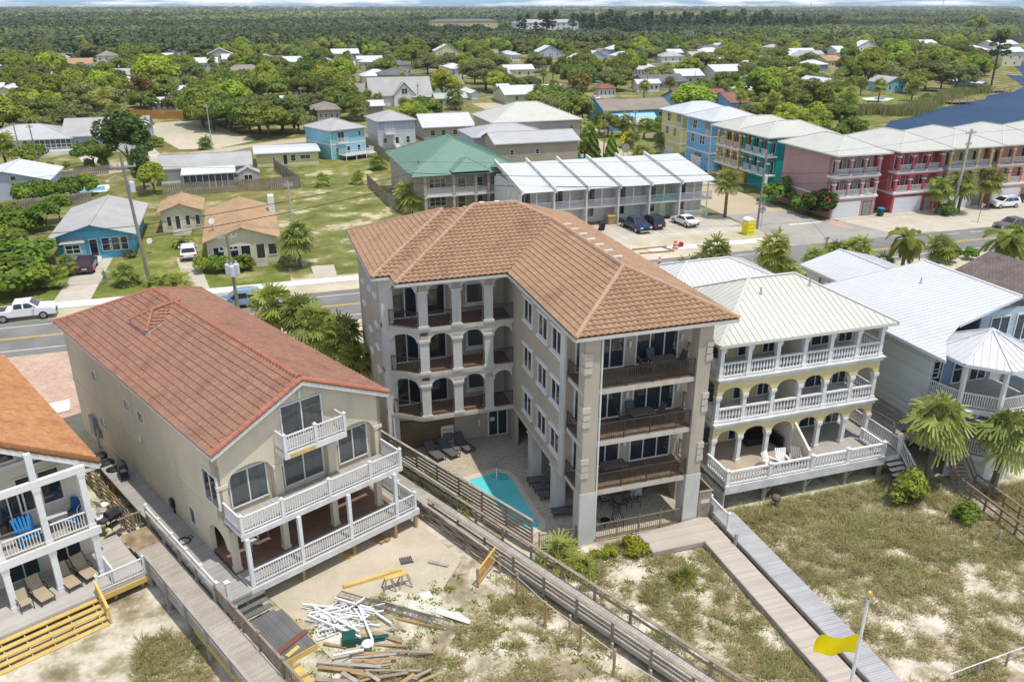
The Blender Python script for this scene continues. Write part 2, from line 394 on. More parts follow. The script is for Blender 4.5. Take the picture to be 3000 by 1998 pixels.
def gable_wall(mb,x0,x1,y,z0,ze,zr,th=.15):
    mb.hexa([(x0,y,z0),(x1,y,z0),(x1,y+th,z0),(x0,y+th,z0)],[(x0,y,ze),(x1,y,ze),(x1,y+th,ze),(x0,y+th,ze)])
    xm=(x0+x1)/2; n=len(mb.v); mb.v+=[(x0,y,ze),(x1,y,ze),(xm,y,zr),(x0,y+th,ze),(x1,y+th,ze),(xm,y+th,zr)]
    mb.f+=[(n,n+1,n+2),(n+5,n+4,n+3),(n+1,n+4,n+5,n+2),(n+3,n,n+2,n+5)]
# ---------------- railings
def rail_mesh(p0,p1,z,h=1.0,st='white',sp=None,ends=True,mb=None,mb2=None):
    """white: square pickets; iron: bellied bars; bal: turned balusters; plain: thin bars; slat: horizontal boards"""
    mb=mb or MB(); a=Vector((*p0[:2],0)); b=Vector((*p1[:2],0)); za=z if not isinstance(z,tuple) else z[0]; zb=z if not isinstance(z,tuple) else z[1]
    L=(b-a).length; d=(b-a)/L; out=Vector((d.y,-d.x,0))
    A=Vector((a.x,a.y,za)); B=Vector((b.x,b.y,zb)); U=Vector((0,0,1))
    if st in('white','plain','wood','grey'):
        w={'white':.09,'plain':.05,'wood':.10,'grey':.12}[st]; mb.bar(A+U*(h-.03),B+U*(h-.03),w,.06); mb.bar(A+U*.12,B+U*.12,.05,.06)
        sp=sp or {'white':.135,'plain':.13,'wood':.15,'grey':.16}[st]; k=int(L/sp); pw={'white':.04,'plain':.02,'wood':.04,'grey':.04}[st]
        for i in range(1,k):
            q=A+(B-A)*(i/k); mb.bar(q+U*.12,q+U*(h-.05),pw)
    elif st=='iron':
        mb.bar(A+U*(h-.02),B+U*(h-.02),.06,.045); mb.bar(A+U*(h-.13),B+U*(h-.13),.02,.02); mb.bar(A+U*.1,B+U*.1,.025,.025)
        k=int(L/.115)
        for i in range(1,k):
            q=A+(B-A)*(i/k); pr=[(h-.13,0),(h*.66,.02),(h*.46,.02),(h*.3,.12),(h*.17,.10),(.1,0)]
            for (z0,o0),(z1,o1) in zip(pr,pr[1:]): mb.bar(q+U*z0+out*o0,q+U*z1+out*o1,.02)
        for i in range(0,int(L/1.6)+2):
            q=A+(B-A)*min(1,i*1.6/L); mb.bar(q,q+U*h,.045)
    elif st=='bal':
        mb.bar(A+U*(h-.05),B+U*(h-.05),.17,.1); mb.bar(A+U*.1,B+U*.1,.15,.1); k=max(2,int(L/.21))
        for i in range(k):
            q=A+(B-A)*((i+.5)/k); hh=h-.25
            mb.lathe(q.x,q.y,[(.055,q.z+.15),(.055,q.z+.15+hh*.08),(.03,q.z+.15+hh*.14),(.085,q.z+.15+hh*.38),(.05,q.z+.15+hh*.7),(.03,q.z+.15+hh*.86),(.055,q.z+.15+hh*.92),(.055,q.z+.15+hh)],6)
    elif st=='slat':
        k=max(1,int(h/.24))
        for i in range(k): mb.bar(A+U*(.15+i*h/k),B+U*(.15+i*h/k),.035,.15)
    return mb
def post(mb,x,y,z0,z1,w=.14,cap=True):
    mb.box(x-w/2,y-w/2,z0,x+w/2,y+w/2,z1)
    if cap: mb.hexa([(x-w*.7,y-w*.7,z1),(x+w*.7,y-w*.7,z1),(x+w*.7,y+w*.7,z1),(x-w*.7,y+w*.7,z1)],[(x-w*.25,y-w*.25,z1+.09),(x+w*.25,y-w*.25,z1+.09),(x+w*.25,y+w*.25,z1+.09),(x-w*.25,y+w*.25,z1+.09)])
def railing(T_,p0,p1,z,h=1.0,st='white',m='white_paint',nposts=0,pw=.14,name='railing',parent=None):
    mb=rail_mesh(p0,p1,z,h,st)
    if nposts==1: post(mb,p0[0],p0[1],z,z+h+.1,pw)
    elif nposts:
        za,zb=(z if isinstance(z,tuple) else (z,z))
        for i in range(nposts):
            f=i/(nposts-1) if nposts>1 else 0; post(mb,p0[0]+(p1[0]-p0[0])*f,p0[1]+(p1[1]-p0[1])*f,za+(zb-za)*f,za+(zb-za)*f+h+.1,pw)
    return T_.part(name,mb,MC[m],parent)
def arcade(mb,p0,p1,zs,zt,th,openings,rise=None,n=10):
    """wall band with arched openings; openings=[(t0,t1)] in metres along p0->p1; zs springing, zt top"""
    a=Vector((*p0,0)); b=Vector((*p1,0)); L=(b-a).length; d=(b-a)/L; o=Vector((-d.y,d.x,0))*th
    def seg(t0,t1,za,zb):
        q0=a+d*t0;q1=a+d*t1; U=Vector((0,0,1))
        mb.hexa([q0+U*za,q1+U*zb,q1+o+U*zb,q0+o+U*za],[q0+U*zt,q1+U*zt,q1+o+U*zt,q0+o+U*zt])
    t=0
    for t0,t1 in openings:
        if t0>t+.005: seg(t,t0,zs,zs)
        w=t1-t0; r=rise if rise else w*.3
        for i in range(n):
            f0,f1=i/n,(i+1)/n; z0=zs+r*math.sqrt(max(0,1-(2*f0-1)**2)); z1=zs+r*math.sqrt(max(0,1-(2*f1-1)**2)); seg(t0+w*f0,t0+w*f1,z0,z1)
        t=t1
    if t<L-.005: seg(t,L,zs,zs)
def column(mb,x,y,z0,z1,w=.45,cap=.1,d=None):
    d=d or w
    mb.box(x-w/2,y-d/2,z0,x+w/2,y+d/2,z1)
    if cap:
        mb.box(x-w/2-cap*.7,y-d/2-cap*.7,z0+.002,x+w/2+cap*.7,y+d/2+cap*.7,z0+.22); mb.box(x-w/2-cap,y-d/2-cap,z1-.2,x+w/2+cap,y+d/2+cap,z1-.003); mb.box(x-w/2-cap*.5,y-d/2-cap*.5,z1-.32,x+w/2+cap*.5,y+d/2+cap*.5,z1-.2)
# ---------------- leaf clouds
def quads(name,cen,U,V,tone,m=None):
    n=len(cen); co=np.empty((n,4,3)); co[:,0]=cen-U-V; co[:,1]=cen+U-V; co[:,2]=cen+U*.75+V; co[:,3]=cen-U*.75+V
    me=bpy.data.meshes.new(name); me.vertices.add(4*n); me.vertices.foreach_set('co',co.reshape(-1)); me.loops.add(4*n); me.polygons.add(n)
    me.loops.foreach_set('vertex_index',np.arange(4*n,dtype=np.int32)); me.polygons.foreach_set('loop_start',np.arange(0,4*n,4,dtype=np.int32)); 
    me.update(calc_edges=True); at=me.attributes.new('tone','FLOAT','FACE'); at.data.foreach_set('value',np.asarray(tone,dtype=np.float32))
    if m: me.materials.append(m)
    return me
def rand_dirs(n):
    d=rng.normal(size=(n,3)); return d/np.linalg.norm(d,axis=1,keepdims=True)
def leaf_axes(n,size,flat=.5,nrm=None):
    nn=rand_dirs(n) if nrm is None else nrm+rand_dirs(n)*.7
    nn[:,2]=np.abs(nn[:,2])+flat; nn/=np.linalg.norm(nn,axis=1,keepdims=True)
    t=np.cross(nn,rand_dirs(n)); t/=np.linalg.norm(t,axis=1,keepdims=True); b=np.cross(nn,t); s=size*rng.uniform(.6,1.3,(n,1))
    return t*s*.5,b*s*.5
def crown_points(n,rx,ry,rz,cz,clumps=14,cr=.36,shell=.75):
    """leaf positions gathered in clumps over an uneven crown"""
    d=rand_dirs(clumps); d[:,2]=np.abs(d[:,2])*1.1-.35; d/=np.linalg.norm(d,axis=1,keepdims=True)
    cc=d*rng.uniform(.45,.82,(clumps,1)); cc*=np.array([rx,ry,rz]); sz=rng.uniform(.6,1.15,clumps)*cr; ct=rng.uniform(-.18,.18,clumps)
    k=rng.integers(0,clumps,n); dd=rand_dirs(n); rr=rng.uniform(shell,1.08,(n,1))**1; 
    p=cc[k]+dd*rr*(sz[k][:,None])*np.array([rx,ry,rz*1.0]); p[:,2]+=cz
    return p,dd,ct[k]
def oak_mesh(name,m,rx=4,rz=3,cz=4.5,n=4200,leaf=.34,clumps=18,cr=.38):
    p,dd,ct=crown_points(n,rx,rx*rng.uniform(.85,1.1),rz,cz,clumps,cr)
    U,V=leaf_axes(n,leaf,.35,dd.copy()); tone=np.clip(.45+ct*1.3+rng.normal(0,.16,n),0,1)
    return quads(name,p,U,V,tone,m)
def trunk_mesh(h,r,limbs=5,spread=2.0,top=1.6):
    mb=MB(); mb.tube([(0,0,-.1),(.1*r,0,h*.5),(.2*r,.1,h)],r,7,r*.65)
    for i in range(limbs):
        a=i*2*math.pi/limbs+random.uniform(-.4,.4); q=random.uniform(.6,1)
        mb.tube([(.15*r,.05,h*random.uniform(.7,.98)),(math.cos(a)*spread*.45*q,math.sin(a)*spread*.45*q,h+top*.45),(math.cos(a)*spread*q,math.sin(a)*spread*q,h+top)],r*.5,5,r*.12)
    me=mb.mesh('trunk'); me.materials.append(MC['bark']); return me
mat('bark',(.16,.125,.09),(.10,.08,.06),sc=3,rough=.95,bump=.5,bsc=12)
mat('palm_bark',(.20,.17,.13),(.11,.09,.07),sc=5,rough=.95,bump=.6,bsc=14)
leafmat('oak_leaf',(.10,.145,.022),(.28,.36,.05),(.42,.50,.10),tr=.4)
leafmat('lime_leaf',(.17,.24,.02),(.40,.48,.05),(.52,.58,.10),tr=.4)
leafmat('olive_leaf',(.12,.145,.04),(.30,.33,.10),(.43,.44,.17),tr=.4)
leafmat('pine_leaf',(.05,.075,.028),(.14,.18,.06),(.2,.24,.09))
leafmat('palm_leaf',(.13,.17,.03),(.36,.41,.09),(.66,.62,.22),tr=.4)
leafmat('drypalm_leaf',(.12,.17,.04),(.36,.42,.12),(.72,.64,.36),tr=.4)
leafmat('hedge_leaf',(.09,.16,.015),(.26,.37,.04),(.42,.52,.07),tr=.4)
leafmat('yellow_leaf',(.14,.18,.012),(.33,.36,.02),(.48,.46,.03))
leafmat('flower_leaf',(.03,.08,.012),(.09,.17,.03),(.62,.05,.07))
leafmat('magnolia_leaf',(.05,.085,.018),(.18,.25,.05),(.6,.6,.45))
leafmat('dune_leaf',(.40,.34,.17),(.68,.58,.32),(.82,.72,.46),tr=.5)
leafmat('green_tuft',(.30,.31,.10),(.58,.57,.23),(.74,.70,.36),tr=.5)
leafmat('far_leaf',(.06,.095,.035),(.165,.21,.07),(.26,.30,.10),tr=.3)
leafmat('rust_leaf',(.14,.09,.02),(.30,.20,.05),(.4,.3,.1))
def palm_mesh(name,m,nf=34,L=1.5,fan=True,droop=.55,segs=13,hub=.25):
    """crown of fan fronds (sabal) or feather fronds, centred at the top of the trunk"""
    cen=[];U=[];V=[];tone=[]
    for i in range(nf):
        a=i*2.39996+random.uniform(-.2,.2); el=1.2-2.15*(i/nf)+random.uniform(-.28,.28)
        d=np.array([math.cos(a)*math.cos(el),math.sin(a)*math.cos(el),math.sin(el)]); side=np.cross(d,[0,0,1.]); side/=np.linalg.norm(side)+1e-6; up=np.cross(side,d)
        l=L*random.uniform(.68,1.2); tn=random.uniform(.2,.75)+( .3 if i>nf*.82 else 0)
        if fan:
            hubp=d*l*.5
            cen.append(d*l*.25); U.append(side*.018); V.append(d*l*.25); tone.append(.6)
            for k in range(segs):
                f=(k/(segs-1)-.5)*2.5; dir_=d*math.cos(f)+side*math.sin(f); q=hubp+dir_*l*.3; dr=np.array([0,0,-1.])*droop*l*random.uniform(.08,.3)*(1+abs(f))
                tip=dir_*l*.3+dr; cen.append(q+dr*.3); wv=np.cross(tip,up); wv/=np.linalg.norm(wv)+1e-6
                U.append(wv*l*.036); V.append(tip); tone.append(min(1,tn+random.uniform(-.12,.16)))
        else:
            pts=[];p=np.zeros(3);dd=d.copy()
            for k in range(segs+1): pts.append(p.copy()); p=p+dd*l/segs; dd=dd+np.array([0,0,-1.])*droop/segs*1.7; dd/=np.linalg.norm(dd)
            for k in range(segs):
                p0,p1=pts[k],pts[k+1]; ax=(p1-p0); cen.append((p0+p1)/2); U.append(side*.03); V.append(ax/2); tone.append(.5)
                for sg in(-1,1):
                    for h in range(3):
                        q=p0+ax*(h+.5)/3; ld=side*sg*.75+ax/np.linalg.norm(ax)*.55+np.array([0,0,.12]); ll=.42*l*.5*math.sin(math.pi*min(.95,(k+1.2)/(segs+1.5)))
                        cen.append(q+ld*ll*.5); V.append(ld*ll*.5); w_=np.cross(ld,up); w_/=np.linalg.norm(w_)+1e-6; U.append(w_*.028*l); tone.append(min(1,tn+random.uniform(-.1,.15)))
    return quads(name,np.array(cen),np.array(U),np.array(V),np.array(tone),m)
# ---------------- ground sheets
def sheet(name,polys,z,m,kind='structure',label=None):
    mb=MB()
    for p in polys: mb.quad(*[(x,y,z) for x,y in p])
    o=link(name,mb.mesh(name),MC[m] if isinstance(m,str) else m); o['kind']=kind; return o
def groundmat(name,cols,sc,fine=.12):
    """cols: [(pos,colour)...] ramp over layered noise"""
    m=bpy.data.materials.new(name); m.use_nodes=True; nt=m.node_tree; b=nt.nodes['Principled BSDF']; v=_vec(nt)
    n1=nt.nodes.new('ShaderNodeTexNoise'); n1.inputs['Scale'].default_value=sc; n1.inputs['Detail'].default_value=9; n1.inputs['Roughness'].default_value=.66; nt.links.new(v,n1.inputs['Vector'])
    r=nt.nodes.new('ShaderNodeValToRGB'); nt.links.new(n1.outputs['Fac'],r.inputs[0])
    e=r.color_ramp.elements; e[0].position=cols[0][0]; e[0].color=(*cols[0][1],1); e[1].position=cols[-1][0]; e[1].color=(*cols[-1][1],1)
    for p_,c_ in cols[1:-1]: q=e.new(p_); q.color=(*c_,1)
    k=_noise(nt,v,7,4,.7,.3,.7); col=_mix(nt,r.outputs[0],_mix(nt,(1-fine,)*3,(1+fine,)*3,k),1,'MULTIPLY')
    k2=_noise(nt,v,.035,3,.5,.35,.65); col=_mix(nt,col,_mix(nt,(.86,.92,.8),(1.1,1.05,1.05),k2),1,'MULTIPLY')
    nt.links.new(col,b.inputs['Base Color']); b.inputs['Roughness'].default_value=.95; b.inputs['Specular IOR Level'].default_value=.1
    n=nt.nodes.new('ShaderNodeTexNoise'); n.inputs['Scale'].default_value=9; n.inputs['Detail'].default_value=5; nt.links.new(v,n.inputs['Vector'])
    bp=nt.nodes.new('ShaderNodeBump'); bp.inputs['Strength'].default_value=.5; bp.inputs['Distance'].default_value=.06; nt.links.new(n.outputs['Fac'],bp.inputs['Height']); nt.links.new(bp.outputs[0],b.inputs['Normal'])
    MC[name]=m
groundmat('yard',[(.32,(.085,.105,.025)),(.45,(.15,.155,.045)),(.54,(.22,.20,.08)),(.66,(.40,.34,.22))],.2,.2)
groundmat('lawn',[(.32,(.09,.13,.025)),(.47,(.15,.18,.04)),(.57,(.22,.215,.075)),(.68,(.38,.33,.19))],.33,.2)
groundmat('lot',[(.38,(.11,.13,.03)),(.47,(.17,.18,.055)),(.54,(.24,.225,.095)),(.59,(.47,.41,.28)),(.70,(.60,.53,.40))],.17,.2)
groundmat('dune',[(.33,(.19,.16,.10)),(.43,(.33,.28,.20)),(.5,(.50,.45,.37)),(.58,(.62,.575,.50)),(.72,(.69,.655,.60))],.42,.1)
groundmat('bare_sand',[(.3,(.42,.365,.28)),(.5,(.48,.425,.335)),(.7,(.54,.485,.395))],.5,.06)
groundmat('dirt',[(.3,(.40,.34,.25)),(.5,(.50,.44,.34)),(.7,(.58,.53,.44))],.35,.08)
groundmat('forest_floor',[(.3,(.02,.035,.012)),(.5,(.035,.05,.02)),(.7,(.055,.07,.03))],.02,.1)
mat('asphalt',(.165,.16,.15),(.225,.22,.205),sc=.3,rough=.9,fine=(6,.12),stain=(.3,(.15,.145,.135)))
mat('old_asphalt',(.30,.285,.25),(.37,.35,.31),sc=.2,rough=.9,fine=(20,.06),stain=(.4,(.26,.24,.21)))
mat('tan_road',(.42,.345,.23),(.47,.40,.29),sc=.15,rough=.9,fine=(12,.05))
mat('concrete',(.60,.58,.54),(.54,.52,.47),sc=.4,rough=.85,fine=(8,.05))
mat('white_concrete',(.64,.63,.60),(.58,.57,.54),sc=.5,rough=.8,fine=(8,.04))
mat('driveway',(.46,.42,.34),(.54,.49,.40),sc=.35,rough=.9,fine=(6,.06),stain=(.5,(.38,.34,.27)),stripe=(1,3.0,(.3,.27,.22),.03))
mat('paver',(.52,.46,.36),(.46,.40,.32),sc=.6,rough=.9,brick=(.24,.12,(.55,.5,.45)))
mat('pink_paver',(.48,.33,.25),(.55,.40,.31),sc=.4,rough=.9,fine=(14,.14),brick=(.3,.15,(.7,.66,.6)))
mat('road_white',(.75,.75,.72),(.6,.6,.58),sc=2,rough=.6); mat('road_yellow',(.72,.46,.04),(.62,.42,.06),sc=2,rough=.6)
sheet('ground',[[(-3000,60),(6000,60),(9000,9000),(-6000,9000)]],-.03,'yard')
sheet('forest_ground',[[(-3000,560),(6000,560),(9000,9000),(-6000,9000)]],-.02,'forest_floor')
# dunes: sand with low mounds, flat where decks and houses stand
from mathutils import noise as mnoise
def dune_h(x,y):
    u,v=AB(x,y)
    h=.30*mnoise.noise(Vector((x*.22,y*.22,0)))+.14*mnoise.noise(Vector((x*.7,y*.7,3)))
    k=1
    if y>34: k*=max(0,1-(y-34)/2)
    if x>25.8: k=min(1,max(0,(37.5-y)/2.5)); 
    h=h*k+ (.25*k if x>25.8 else 0)
    if u<24 and v>29: h*=max(0,min(1,(33-v)/3)) if u>11.5 else .4
    if 9.4<u<12.6 or 24<u<27.6: h=min(h,.02)
    if 18.8<x<26: h=min(h,.05)
    return h-.01
mb=MB(); nx,ny=330,200; X0,X1,Y0,Y1=-30,75,2,79
for j in range(ny+1):
    for i in range(nx+1):
        x=X0+(X1-X0)*i/nx; y=Y0+(Y1-Y0)*j/ny; mb.v.append((x,y,dune_h(x,y)))
mb.f=[(j*(nx+1)+i,j*(nx+1)+i+1,(j+1)*(nx+1)+i+1,(j+1)*(nx+1)+i) for j in range(ny) for i in range(nx)]
mb.sm=True; o=link('beach_sand',mb.mesh('beach_sand'),MC['dune']); o['kind']='structure'
def Bq(*p): return [BA(u,v) for u,v in p]
sheet('sand_yard',[Bq((14.4,27.5),(19,27),(23.8,29.5),(24.3,36),(24,60),(14,62),(12,62),(12,50),(14.3,34))],.03,'bare_sand')
# the street, its verges and markings
sheet('verge_sand',[[(-300,76.9),(-300,96),(700,96),(700,76.9)],[(-90,68),(-90,76.9),(300,76.9),(300,68)]],.0,'dirt')
sheet('street',[[(-400,77),(800,77),(800,86.6),(-400,86.6)]],.012,'asphalt')
sheet('crossing_street',[[(66.5,86.6),(80,86.6),(90,86.6),(84,93.5),(78.3,97),(78,104),(66.8,104)],],.010,'old_asphalt')
sheet('side_street',[[(66.8,104),(78,104),(78,260),(70,260)]],.014,'tan_road')
sheet('sidewalk',[[(-300,89.6),(-17.7,89.6),(-17.7,91.7),(-300,91.7)],[(-17.7,89.6),(22,89.6),(22,91.4),(-17.7,91.7)],[(47.5,89.6),(66,89.2),(66,91.2),(47.5,91.4)]],.035,'white_concrete')
mk=[]
for y in (78.4,85.0): mk.append([(-300,y),(62 if y>80 else 500,y),(62 if y>80 else 500,y+.13),(-300,y+.13)])
for k in range(12): mk.append([(86+k*4,85),(88+k*4,85),(88+k*4,85.13),(86+k*4,85.13)])
mk.append([(72.5,96),(78,96),(78,96.5),(72.5,96.5)])
sheet('road_marking',mk,.020,'road_white')
sheet('centre_line',[[(-300,y),(58,y),(58,y+.12),(-300,y+.12)] for y in(81.6,81.85)]+[[(70,y),(500,y),(500,y+.12),(70,y+.12)] for y in(81.6,81.85)]+[[(73.0,108),(73.15,108),(73.4,160),(73.25,160)]],.021,'road_yellow')
sheet('parking_lot',[[(30,95.2),(66,95.2),(66.4,104.6),(30,104.6)]],.016,'driveway')
sheet('parking_marking',[[(x,96),(x+.1,96),(x+.1,101.5),(x,101.5)] for x in (44.4,47.1,49.8,52.5,55.2,57.9,60.6,63.3)],.022,'road_white')
sheet('townhouse_forecourt',[[(83.5,87.2),(170,87.2),(170,98),(80.5,98)]],.018,'driveway')
sheet('brick_strip',[[TX(2,4,520,455),TX(2,4,575,440),TX(2,4,820,545),TX(2,4,640,515)]],.024,'pink_paver')
sheet('vacant_lot',[[(3,92.3),(20.5,92.3),(21.5,125),(22,166),(10,160),(8.2,143),(3,122)],],.006,'lot')
sheet('cleared_lot',[[TX(1,1,1350,1140),TX(1,1,1840,1100),TX(1,1,2352,1290),TX(1,1,2000,1370),TX(1,1,1650,1375),TX(1,1,1400,1240)]],.008,'bare_sand')
sheet('lawn',[[(-60,91.7),(3,91.7),(3,118),(-60,118)],[TX(1,2,400,1568),TX(1,2,1000,1568),TX(1,2,1270,1520),TX(1,2,1000,1460),TX(1,2,560,1470)],
 [TX(1,3,740,1240),TX(1,3,1000,1220),TX(1,3,1300,1290),TX(1,3,1100,1390),TX(1,3,820,1350)],[TX(1,4,640,1110),TX(1,4,700,900),TX(1,4,1200,880),TX(1,4,1600,870),TX(1,4,1850,800),TX(1,4,1950,800),TX(1,4,1990,860),TX(1,4,1990,905),TX(1,4,1750,960),TX(1,4,1560,1000),TX(1,4,1400,1050),TX(1,4,1140,1105)]],.009,'lawn')
sheet('driveway',[[(-21.5,91.7),(-17.8,91.7),(-17.5,108.5),(-20.9,108.5)],[TX(2,1,1640,870),TX(2,1,1620,800),TX(2,1,1810,800),TX(2,1,1930,1090),TX(2,1,1700,1050)],[TX(2,2,505,880),TX(2,2,715,865),TX(2,2,745,965),TX(2,2,540,990)],
 [TX(1,1,690,1400),TX(1,1,820,1390),TX(1,1,1010,1500),TX(1,1,760,1500)],[TX(1,1,1340,1390),TX(1,1,1420,1370),TX(1,1,1500,1440),TX(1,1,1400,1480)]],.017,'driveway')
sheet('back_lane',[[TX(1,1,500,1568),TX(1,1,1500,1440),TX(1,1,2352,1320),TX(1,2,460,1265),TX(1,2,470,1310),TX(1,2,0,1345),TX(1,1,1500,1520),TX(1,1,900,1620)],
  [TX(1,3,560,1170),TX(1,3,1000,1190),TX(1,3,1000,1215),TX(1,3,560,1190)],[TX(1,3,600,1180),TX(1,3,700,1215),TX(1,3,1000,1440),TX(1,3,900,1568),TX(1,3,620,1500)]],.013,'tan_road')
mat('water',(.018,.045,.10),(.025,.06,.125),sc=.05,rough=.6,spec=.1,bump=.6,bsc=1.3)
sheet('lake',[[TX(1,4,*q) for q in ((1120,1115),(1300,1085),(1380,1050),(1540,1000),(1750,962),(1990,915),(2020,880),(2110,862),(2250,848),(2352,800))]+[(420,330),(520,330),(520,150),(130,150)],
  [TX(1,4,2180,690),TX(1,4,2352,700),(420,380),(420,330),TX(1,4,2352,800),TX(1,4,2300,760)]],.02,'water')
sheet('pink_forecourt',[[BA(2,59),BA(13.6,60.4),(-13.4,69.8),(-14.5,76.9),(-50,76.9),(-50,60)]],.012,'pink_paver')
# ---------------- main building: four-storey condominium, L-shaped
E0,SL=13.2,.42
mat('balcony_floor',(.22,.15,.105),(.15,.105,.08),sc=1.2,rough=.7,brick=(.4,.4,(.5,.42,.36)))
mat('slab',(.52,.48,.41),(.46,.43,.37),sc=.6,rough=.85,stain=(1.2,(.42,.27,.14)))
M=TA('condominium','four-storey taupe condominium with brown barrel-tile roof and iron balconies around a pool','building',19.7,48)
LAND.append((19.7,48,'the taupe condominium'))
def ez(x,y,d): return (x,y,E0+SL*d)
F=[]
F.append([(6.46,48.95,E0),ez(12.535,55.025,6.075),(6.46,61.1,E0)])
F.append([(6.46,48.95,E0),(7.65,48.95,E0),ez(13.725,55.025,6.075),ez(12.535,55.025,6.075)])
F.append([(7.65,47.3,E0),ez(14.55,54.2,6.9),ez(13.725,55.025,6.075),(7.65,48.95,E0)])
F.append([(7.65,47.3,E0),(14.9,47.3,E0),ez(19.7,52.1,4.8),ez(17.6,54.2,6.9),ez(14.55,54.2,6.9)])
F.append([(14.9,35.73,E0),ez(19.7,40.53,4.8),ez(19.7,52.1,4.8),(14.9,47.3,E0)])
F.append([(14.9,35.73,E0),(24.5,35.73,E0),ez(19.7,40.53,4.8)])
F.append([(24.5,35.73,E0),(24.5,51.0,E0),ez(19.7,52.1-.0,4.8),ez(19.7,40.53,4.8)])
F.append([(24.5,51.0,E0),(24.5,61.1,E0),ez(17.6,54.2,6.9),ez(19.7,52.1,4.8)])
F=[[q for q in p] for p in F]
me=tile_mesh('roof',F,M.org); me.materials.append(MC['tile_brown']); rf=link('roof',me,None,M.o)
mb=MB(); mb.quad(*[(24.5,61.1,E0),(6.46,61.1,E0),ez(12.535,55.025,6.075),ez(13.725,55.025,6.075),ez(14.55,54.2,6.9),ez(17.6,54.2,6.9)]); M.part('rear_roof_slope',mb,MC['tile_brown'],rf)
mb=MB()
for a,b in (((6.46,48.95,E0),ez(12.535,55.025,6.075)),((7.65,47.3,E0),ez(14.55,54.2,6.9)),(ez(14.55,54.2,6.9),ez(17.6,54.2,6.9)),(ez(17.6,54.2,6.9),ez(19.7,52.1,4.8)),(ez(19.7,52.1,4.8),ez(19.7,40.53,4.8)),(ez(19.7,40.53,4.8),(14.9,35.73,E0)),(ez(19.7,40.53,4.8),(24.5,35.73,E0)),(ez(12.535,55.025,6.075),(6.46,61.1,E0))): caps(mb,a,b,.14)
mat('ridge_cap',(.44,.29,.195),(.37,.235,.155),sc=1.5,rough=.8); M.part('ridge_tiles',mb,MC['ridge_cap'],rf)
mb=MB()
for k in range(7): y=42+k*1.35; z=E0+SL*4.8+.17; mb.box(19.78,y,z-.1,20.35,y+.16,z-.02)
for x in(15.0,16.1): mb.box(x,54.1,16.2,x+.35,54.35,16.3)
M.part('ridge_vent',mb,MC['white_trim'],rf)
mb=MB()
ring=[(6.46,48.95),(7.65,48.95),(7.65,47.3),(14.9,47.3),(14.9,35.73),(24.5,35.73),(24.5,61.1),(6.46,61.1)]
for a,b in zip(ring,ring[1:]+ring[:1]): mb.bar((*a,E0-.13),(*b,E0-.13),.13,.16)
M.part('gutter',mb,MC['grey_stucco'],rf)
sof=MB(); sof.prism([(6.5,49),(7.7,49),(7.7,47.35),(24.4,47.35),(24.4,61),(6.5,61)],E0-.24,E0-.16); sof.prism([(14.95,35.8),(24.4,35.8),(24.4,47.34),(14.95,47.34)],E0-.24,E0-.16); M.part('soffit',sof,MC['grey_stucco'],rf)
# walls
w=MB(); ZT=E0-.24
w.box(15.5,38.5,3.45,15.75,48.2,ZT)               # west wall of the wing
w.box(15.75,38.6,3.45,23.2,38.85,ZT)               # glazed front wall
w.box(23.2,38.6,0,23.45,60.4,ZT); w.box(7.0,60.2,0,23.2,60.4,ZT); w.box(7.0,50.4,0,7.25,60.2,ZT)
w.box(7.0,50.15,0,9.6,50.4,ZT) ; w.box(9.6,50.15,0,15.75,50.4,ZT); w.box(15.75,48.2,0,15.95,50.4,ZT)
w.box(15.5,48.21,3.45,15.75,50.14,ZT)
w.box(17.5,48.2,0,23.2,48.4,3.3)
M.part('wall',w,MC['taupe_stucco'])
sl=MB()
for z in (3.45,6.65,9.85):
    sl.prism([(7.0,49.45),(9.1,47.95),(15.49,47.95),(15.49,50.14),(7.0,50.14)],z-.3,z-.04)
    sl.box(15.6,36.15,z-.3,23.2,38.59,z-.04)
sl.box(15.45,38.6,3.15,15.85,48.2,3.448); sl.box(15.9,38.9,3.2,23.1,48.1,3.3)
M.part('balcony_slab',sl,MC['slab'])
fl=MB()
for z in (3.45,6.65,9.85):
    fl.prism([(7.35,49.5),(9.2,48.15),(15.4,48.15),(15.4,50.14),(7.35,50.14)],z-.036,z); fl.box(15.75,36.3,z-.036,23.1,38.58,z)
M.part('balcony_floor',fl,MC['balcony_floor'])
def col1(nm,x0,y0,x1,y1,z0,z1,m='grey_stucco',cap=.08):
    c=MB(); c.box(x0,y0,z0,x1,y1,z1)
    if cap: c.box(x0-cap,y0-cap,z1-.16,x1+cap,y1+cap,z1-.002); c.box(x0-cap,y0-cap,z0+.002,x1+cap,y1+cap,z0+.18)
    return M.part(nm,c,MC[m])
for x in (9.15,11.35,13.5):
    for z0,z1 in ((3.46,6.34),(6.66,9.54),(9.86,12.9)): col1('column',x,47.98,x+.6,48.45,z0-.1,z1-.55)
    c=MB()
    for z in (6.34,9.54,12.9): c.box(x+.04,47.985,z-.55,x+.56,48.46,z+(-.302 if z<12 else 0))
    M.part('pier',c,MC['taupe_stucco'])
for zb in (6.35,9.55,12.95):
    a=MB(); arcade(a,(9.72,48.02),(15.45,48.02),zb-.75,zb,.3,[(.05,1.6),(2.22,3.75),(4.43,5.7)],.55)
    arcade(a,(7.3,49.32),(9.12,48.0),zb-.75,zb,.3,[(.3,2.1)],.55); M.part('balcony_arch',a,MC['grey_stucco'])
a=MB(); a.box(7.0,49.3,0,7.75,50.14,ZT); M.part('corner_pier',a,MC['grey_stucco'])
